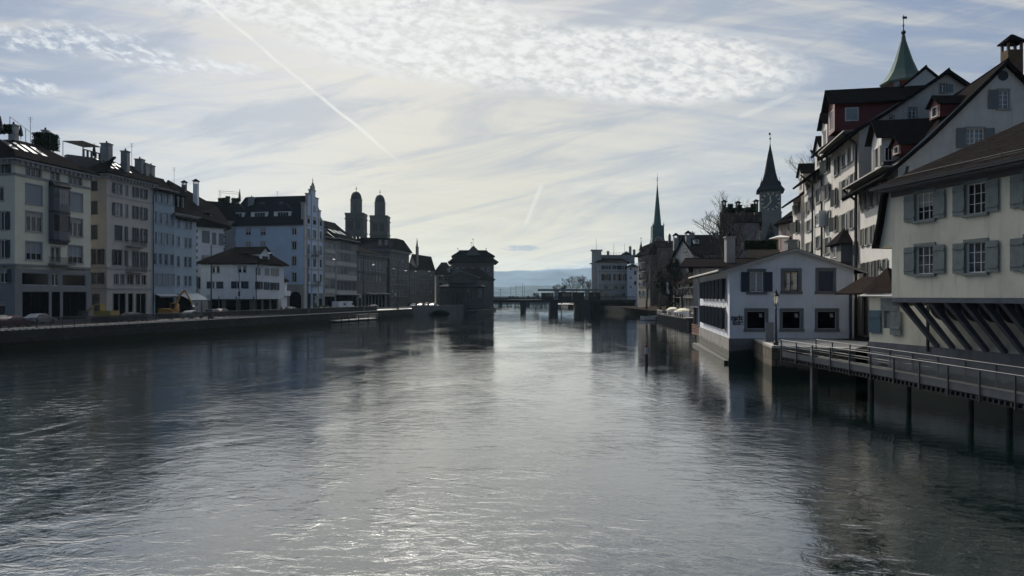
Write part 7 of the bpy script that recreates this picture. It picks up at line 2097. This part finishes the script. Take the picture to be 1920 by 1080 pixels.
def boat(name, label, loc, L_, Wd, rz, m_, cover=None, mast=0, z=0.0):
    r = thing(name, label, 'boat', (0, 0, 0)); secs = []
    for k in range(9):
        t_ = k / 8; x_ = (t_ - .5) * L_; wv = Wd / 2 * (1 - abs(2 * t_ - .85) ** 2.6 * .92 if t_ > .42 else 1 - (.42 - t_) * .5); wv = max(.03, wv); sh = .82 + .34 * t_ ** 2
        secs.append([(x_, -wv, sh), (x_ , -wv * .8, .12), (x_, 0, -.18), (x_, wv * .8, .12), (x_, wv, sh), (x_, wv * .86, sh - .04), (x_, wv * .6, .25), (x_, 0, .2), (x_, -wv * .6, .25), (x_, -wv * .86, sh - .04)])
    mb = MB(); mb.loft(secs); mb.build('hull', m_, r)
    if cover:
        mb = MB(); cs = []
        for s_q, k in zip(secs, range(9)):
            x_ = s_q[0][0]; wv = s_q[4][1]; sh = s_q[0][2]; hh = .85 * sin(pi * min(1, (k + .6) / 8.8)) ** .7
            cs.append([(x_, wv * 1.04 * cos(pi * q / 6), sh + .02 + hh * sin(pi * q / 6)) for q in range(7)])
        mb.loft(cs); mb.build('cover', cover, r)
    else:
        for xq in (-.2, .18): mb = MB(); mb.box((xq * L_, 0, .5), (.28, Wd * .8, .06)); mb.build('seat', WOODB, r)
        mb = MB(); mb.prism([(.12 * L_, -.3 * Wd, .75), (.12 * L_, .3 * Wd, .75), (.2 * L_, .24 * Wd, 1.0), (.2 * L_, -.24 * Wd, 1.0)], (.04, 0, .02)); mb.build('windscreen', GLASSB, r)
    if mast: mb = MB(); mb.tube((.0, 0, .3), (.0, 0, mast), .06, .03); mb.build('mast', METALD, r)
    r.location = (*loc, z); r.rotation_euler = (0, 0, rz); return r
HULL = mat('white_hull', (.6, .6, .6), .35, .1, 2); HULLD = mat('blue_hull', (.06, .12, .16), .4)
boat('motor_boat', 'open white motor boat with a mast moored left of the covered boats', P(1214, 187), 3.9, 1.9, radians(195), HULL, None, 4.2)
boat('rowing_boat', 'small blue rowing boat just right of the white motor boat', P(1226, 196), 3.6, 1.5, radians(160), HULLD)
boat('small_boat', 'small white dinghy under the end of the dark jetty', P(1285, 170), 1.7, 1.2, radians(80), HULL)
jt = thing('boat_jetty', 'dark timber jetty on piles carrying two covered boats and a flagpole', 'jetty', (*P(1262, 182), 0))
fJ = Fac((36.8, 188), (34.6, 147)); mb = MB(); fJ.box(mb, 0, fJ.L, 1.55, 1.75, -4.7, 0); mb.build('deck', WOOD, jt)
k = 0
while k < fJ.L:
    m2 = MB(); m2.tube(fJ.p(k, -1.2, -.1), fJ.p(k, 2.5 if (int(k) % 3 == 0) else 1.8, -.1), .13, n=6); m2.build('pile', WOOD, jt); k += 1.25
mb = MB(); fJ.box(mb, 0, fJ.L, -.3, 1.54, -3.6, -.5); mb.build('boards', METALD, jt)
m2 = MB(); fJ.box(m2, .5, 9, 2.6, 2.68, -.1, 0)
for k in range(12): fJ.box(m2, .5 + k * .75, .56 + k * .75, 1.75, 2.6, -.08, -.02)
m2.build('railing', WHITE, jt)
COV = mat('cream_boat_cover', (0.38, 0.35, 0.25), .75, .1, 2, .03, 1.2)
p = fJ.p(fJ.L * .36, 0, -2.1); ja = atan2(fJ.u.y, fJ.u.x)
boat('covered_boat', 'farther boat under a cream cover on the dark jetty', fJ.p(fJ.L * .30, 0, -2.1)[:2], 9.5, 2.6, ja, HULL, COV, 0, 1.75)
boat('covered_boat', 'nearer and bigger boat under a cream cover on the dark jetty', fJ.p(fJ.L * .68, 0, -1.9)[:2], 12.5, 3.0, ja, HULL, COV, 0, 1.75)
x, y, _ = fJ.p(fJ.s_(1247), 0, -.3); r = thing('flagpole', 'slim pole with a limp white and blue flag on the boat jetty', 'flagpole', (x, y, 1.15))
mb = MB(); mb.tube((x, y, 1.75), (x, y, Z(505, y)), .06, .03); mb.build('pole', METAL, r)
mb = MB(); zt, zb_ = Z(527, y), Z(548, y)
rr = random.Random(2); rows = []
for k in range(7):
    z = zt + (zb_ - zt) * k / 6; rows.append([(x + .04 + .55 * j / 5 * (1 - .25 * sin(k)), y + .12 * sin(j * 1.7 + k), z - .12 * j) for j in range(6)])
for k in range(6):
    for j in range(5):
        mb.face([rows[k][j], rows[k][j + 1], rows[k + 1][j + 1], rows[k + 1][j]], (k + j) % 3 == 0)
mb.build('flag', [WHITE, mat('flag_blue', (.08, .12, .35), .8)], r)
# wooden balcony behind the hall
wb = thing('wooden_balcony', 'brown slatted wooden balcony hanging over the water beside the white hall', 'balcony', (22, 93, 2.0))
q0, q1 = (21.2, 90.5), (23.0, 90.3)
fK = Fac(P(1297, 96), P(1313.5, 91)); 
mb = MB(); fK.box(mb, 0, fK.L, Z(629, 92), Z(627, 92), -1.8, 0); mb.build('floor', WOODB, wb)
m2 = MB()
for k in range(6): z = Z(626, 92) + k * .20; fK.box(m2, 0, fK.L, z, z + .10, -.04, 0)
m2.build('slats', WOODB, wb)
for s in (0, .5, 1.0): m2 = MB(); fK.box(m2, s * (fK.L - .1), s * (fK.L - .1) + .1, Z(630, 92), Z(608, 92) + .05, -.12, -.045); m2.build('post', WOODB, wb)
m2 = MB(); e0, e1 = fK.p(0, 0, 0), fK.p(0, 0, -6)
sdK = Fac(e1[:2], e0[:2])
for k in range(6): z = Z(626, 92) + k * .20; sdK.box(m2, 0, sdK.L, z, z + .10, -.04, 0)
m2.build('side_slats', WOODB, wb)
m2 = MB(); fK.box(m2, 0, .12, Z(610, 92), Z(577, 92), -.5, -.35); fK.box(m2, fK.L - .1, fK.L + .02, Z(610, 92), Z(577, 92), -.5, -.35); fK.box(m2, -.3, fK.L + .3, Z(577, 92), Z(575.5, 92), -2.2, .1); m2.build('canopy_frame', WOOD, wb)
# marker post and buoy
x, y = P(1212, 66.4); r = thing('marker_post', 'round marker post with red cap standing in the open river', 'post', (x, y, -1))
mb = MB(); mb.tube((x, y, -1), (x, y, .85), .14, .14, 12); mb.build('post', METALD, r)
mb = MB(); mb.tube((x, y, .85), (x, y, 1.45), .145, .145, 12); mb.build('grey_band', mat('band_grey', (.40, .40, .41), .6), r)
mb = MB(); mb.lathe(x, y, [(.15, 1.45), (.15, 1.6), (.10, 1.66), (.07, 1.7), (.06, 1.8), (.01, 1.86)], 12); mb.build('cap', mat('cap_red', (.16, .02, .03), .5), r)
x, y = P(1170, 300); mb = MB(); mb.ball((x, y, .35), .42, 8); mb.ball((x, y, 1.0), .30, 8); mb.tube((x, y, .3), (x, y, 1.0), .1); one(mb, 'buoy', HULL, 'small white double ball buoy before the dark bridge abutment', 'buoy', (x, y, -.05))
FOAM = mat('white_foam', (.75, .77, .78), .6, .1, 2)
mb = MB(); rr = random.Random(4)
for k in range(260):
    t_ = rr.random(); bx = 19.9 + .15 * (88 - 66) * t_ - .55 - .5 * rr.random() * (.3 + .9 * t_ ** 3); by = 68 + 21 * t_
    if t_ < .45 and rr.random() < .8: continue
    a = rr.uniform(.04, .13); q = [(bx + a * cos(j * pi / 3 + k) * rr.uniform(.6, 1.2), by + 1.8 * a * sin(j * pi / 3 + k) * rr.uniform(.6, 1.2)) for j in range(6)]
    mb.prism([(u_, v_, .004) for u_, v_ in q], (0, 0, .03 + .05 * rr.random()))
tag(mb.build('foam', FOAM), kind='stuff')

# ------------------------------------------------------------------ bare trees
def tree(name, label, loc, h, seed, m_=BARK, spread=.55, depth=6, r0=None, group=None, twigs=None, ivy=0, lean=0.0, first=.28, rmin=0.0):
    rnd = random.Random(seed); x, y, z0 = loc
    root = thing(name, label, 'tree', loc, group)
    trunk, crown = MB(), MB(); r0 = r0 or h * .022
    tips = []
    def grow(p, d, l, r, lv):
        mbx = trunk if lv < 1 else crown
        n = 3 if lv < 4 else 2
        q = p; dd = d.copy()
        for i in range(n):
            dd = (dd + Vector((rnd.uniform(-1, 1), rnd.uniform(-1, 1), rnd.uniform(-.5, .8))) * (.13 + .03 * lv)).normalized()
            q2 = q + dd * l / n
            ra, rb__ = r * (1 - .30 * i / n), r * (1 - .30 * (i + 1) / n)
            ra, rb__ = max(ra, rmin), max(rb__, rmin)
            mbx.tube(q, q2, ra, rb__, 6 if lv < 2 else 4 if lv < 4 else 3, cap=False)
            if lv >= 1 and i < n - 1 and lv < depth and rnd.random() < .75:
                sd_ = (dd + Vector((rnd.uniform(-1, 1), rnd.uniform(-1, 1), rnd.uniform(-.3, .7))) * .9).normalized()
                grow(q2, sd_, l * rnd.uniform(.5, .7), rb__ * .55, lv + 2)
            q = q2
        tips.append(q)
        if lv >= depth: return
        k = rnd.choice((2, 3)) if lv else rnd.choice((3, 4))
        for _ in range(k):
            a = Vector((rnd.uniform(-1, 1), rnd.uniform(-1, 1), rnd.uniform(-.15, .55)))
            nd = (dd + a * (spread * (1.5 if lv == 0 else 1.1))).normalized()
            grow(q, nd, l * rnd.uniform(.62, .82), r * .62, lv + 1)
    grow(Vector((x, y, z0)), Vector((lean, 0, 1)).normalized(), h * first, r0, 0)
    trunk.build('trunk', m_, root); crown.build('branches', m_, root)
    if ivy:
        lv_ = MB()
        for _ in range(ivy):
            t_ = rnd.choice(tips[: max(4, len(tips) // 2)]) if tips else Vector((x, y, z0 + h / 2))
            p = t_ + Vector((rnd.gauss(0, .5), rnd.gauss(0, .5), rnd.gauss(0, .6)))
            a = Vector((rnd.uniform(-1, 1), rnd.uniform(-1, 1), rnd.uniform(-1, 1))).normalized() * .22; b = a.orthogonal().normalized() * .16
            lv_.face([p - a, p + b, p + a, p - b])
        lv_.build('leaves', IVY, root)
    return root
def leafy(name, label, loc, h, wdt, seed, m_, n=2500, sz=.3, cat='tree'):
    rnd = random.Random(seed); x, y, z0 = loc; root = thing(name, label, cat, loc)
    mb = MB(); mb.tube((x, y, z0), (x, y, z0 + h * .6), h * .02, h * .01, 6); mb.build('trunk', BARK, root)
    cl = [(Vector((rnd.gauss(0, .26) * wdt, rnd.gauss(0, .26) * wdt, h * rnd.uniform(.12, .95))), rnd.uniform(.10, .22) * wdt) for _ in range(26)]
    mb = MB()
    for _ in range(n):
        c, r_ = rnd.choice(cl); v = Vector((rnd.gauss(0, 1), rnd.gauss(0, 1), rnd.gauss(0, 1))).normalized() * r_ * rnd.uniform(.55, 1.1)
        tp = 1 - .55 * max(0, c.z / h - .4)
        p = Vector((x, y, z0)) + Vector((c.x * tp, c.y * tp, c.z)) + v
        a = Vector((rnd.uniform(-1, 1), rnd.uniform(-1, 1), rnd.uniform(-1, 1))).normalized() * sz; b = a.orthogonal().normalized() * sz * .6
        mb.face([p - a, p + b, p + a, p - b])
    mb.build('crown', m_, root); return root
tree('bare_tree', 'big bare tree spreading in front of the lilac house', (*P(1380, 132), 2.2), 24, 12, BARK, .62, 7, .42)
tree('bare_tree', 'tall bare tree in front of the weathered brown house, nearer the bridge', (*P(1212, 222), 2.2), 20, 5, BARKF, .6, 6, .3)
tree('bare_tree', 'wide bare tree left of the dark ivy tree', (*P(1238, 205), 2.2), 21, 9, BARKF, .62, 7, .34)
tree('bare_tree', 'bare tree over the roof of the riverside timber house', (*P(1281, 172), 1.75), 14.5, 31, BARKF, .6, 6, .26)
tree('bare_tree', 'small bare tree in front of the timber house windows', (*P(1304, 148.5), 1.75), 8, 33, mat('pale_bark', (.16, .14, .09), .9), .6, 6, .12)
tree('bare_tree', 'bare tree on the hill edge between long brown roof and lilac house', (*P(1340, 165), 4), 17, 14, BARK, .6, 6, .3)
tree('bare_tree', 'low bare tree above the terrace of the hill below the lilac house', (*P(1412, 140), 4), 13, 21, BARK, .6, 6, .2)
leafy('ivy_tree', 'dense dark evergreen tree clad in ivy behind the flagpole', (*P(1266, 195), 2.2), 13.5, 9, 3, IVY, 5200, .28)
leafy('evergreen_bush', 'dark evergreen bush at the left end of the timber house', (*P(1272, 207), 2.2), 6.5, 6, 5, IVY, 1500, .25, 'bush')
tree('bare_tree', 'bare tree top behind the dark tiled roofs left of the light blue house', (*P(388, 235), 14), 26, 41, BARKF, .55, 6, .3)
tree('bare_tree', 'bare tree top just above the sunlit row roofs', (*P(1541, 130), 16), 17, 43, BARKF, .55, 6, .2)
for k, (px, py, Y, h, lab) in enumerate(((1053, 560, 400, 21, 'round bare tree left of the pair beyond the pavilion roof'), (1078, 560, 420, 30, 'larger round bare tree beyond the pavilion roof'), (1097, 560, 400, 28, 'bare tree beside the hotel beyond the bridge'), (1004, 560, 430, 13, 'small bare tree at the left end of the pavilion roof'))):
    tree('bare_tree', lab, (*P(px, Y), 2.0), h, 50 + k, BARKF, .7, 7, .3, first=.16, rmin=.022)
# lake side park islands carrying them
mb = MB(); mb.face([(*P(1040, 385), 1.9), (*P(1110, 385), 1.9), (60, 460), (*P(1040, 450), 1.9)][:2] + [(60, 450, 1.9), (*P(1045, 450), 1.9)]); tag(mb.build('park_ground', PAVL), kind='structure')
# far shore trees as one mass
mb = MB(); rnd = random.Random(77)
for k in range(2600):
    px = rnd.uniform(880, 1125); Y = rnd.uniform(640, 690); hh = 3.2 + 3.0 * abs(mnoise.noise(Vector((px / 7.0, 0, 0)))) * 2
    p = Vector((*P(px, Y), 1.0 + hh * rnd.random() ** .7)); a = Vector((rnd.uniform(-1, 1), rnd.uniform(-1, 1), rnd.uniform(-1, 1))).normalized() * .7; b = a.orthogonal().normalized() * .5
    mb.face([p - a, p + b, p + a, p - b])
tag(mb.build('far_trees', FOLD), kind='stuff')
mb = MB(); mb.box((20, 668, .5), (260, 60, 1.6)); tag(mb.build('far_bank', PAVL), kind='structure')
for k, (px, y0, lab) in enumerate(((958, 536, 'thin far mast, first from the town hall'), (967.5, 535, 'thin far mast, second from the town hall'), (979.5, 531, 'tallest thin far mast above the middle of the bridge'), (983, 534, 'thin far mast right beside the tallest one'), (938, 542, 'short far mast with a cross arm next to the town hall'))):
    Y = 560; x, y = P(px, Y); mb = MB(); mb.tube((x, y, 0), (x, y, Z(y0, Y)), .16, .09, 6)
    if k == 4: mb.box((x, y, Z(y0 + 1, Y)), (3, .1, .15))
    one(mb, 'flagpole', METALD, lab, 'mast', (x, y, 0), 'far masts by the lake')
# low planters on the quay
for k, (px, Y) in enumerate(((598, 176), (610, 186))):
    x, y = P(px, Y); leafbox('hedge', ('left' if k == 0 else 'right') + ' low clipped green hedge behind the quay railing by the stepped gable', 'hedge', (x, y, GZ + .9), (1.2, 5, 1.3), 400, mat('hedge_green', (.05, .08, .02), .8, .3), (x, y, GZ + .14), radians(10), .14, 90 + k)
# street signs
for k, (px, py, Y, lab) in enumerate(((391, 557, 122, 'round street sign beside the tall mast'), (593, 562, 165, 'bright upright timetable board before the stepped gable'), (676, 556, 190, 'square street sign left of the arcade awnings'), (742, 552, 222, 'small square street sign by the classical corner building'))):
    x, y = P(px, Y); z = Z(py, Y); mb = MB(); mb.tube((x, y, GZ), (x, y, z + .3), .035); mb.box((x, y - .05, z), (.62, .04, .8 if k != 1 else 1.5), .2, 1)
    one(mb, 'street_sign', [METALD, PANL], lab, 'sign', (x, y, GZ))

# ------------------------------------------------------------------ air
HZ = bpy.data.materials.new('pale_haze'); HZ.use_nodes = True; HZ.node_tree.nodes.clear()
t = NT(HZ.node_tree); v = t.n('ShaderNodeVolumePrincipled'); v.inputs['Color'].default_value = (.52, .78, 1.0, 1); v.inputs['Density'].default_value = 3.2e-5; v.inputs['Anisotropy'].default_value = .5
o_ = t.n('ShaderNodeOutputMaterial'); t.t.links.new(v.outputs[0], o_.inputs['Volume'])
mb = MB(); mb.box((0, 4500, 203), (14600, 9300, 414)); tag(mb.build('haze', HZ), kind='stuff')
SC.cycles.volume_max_steps = 64
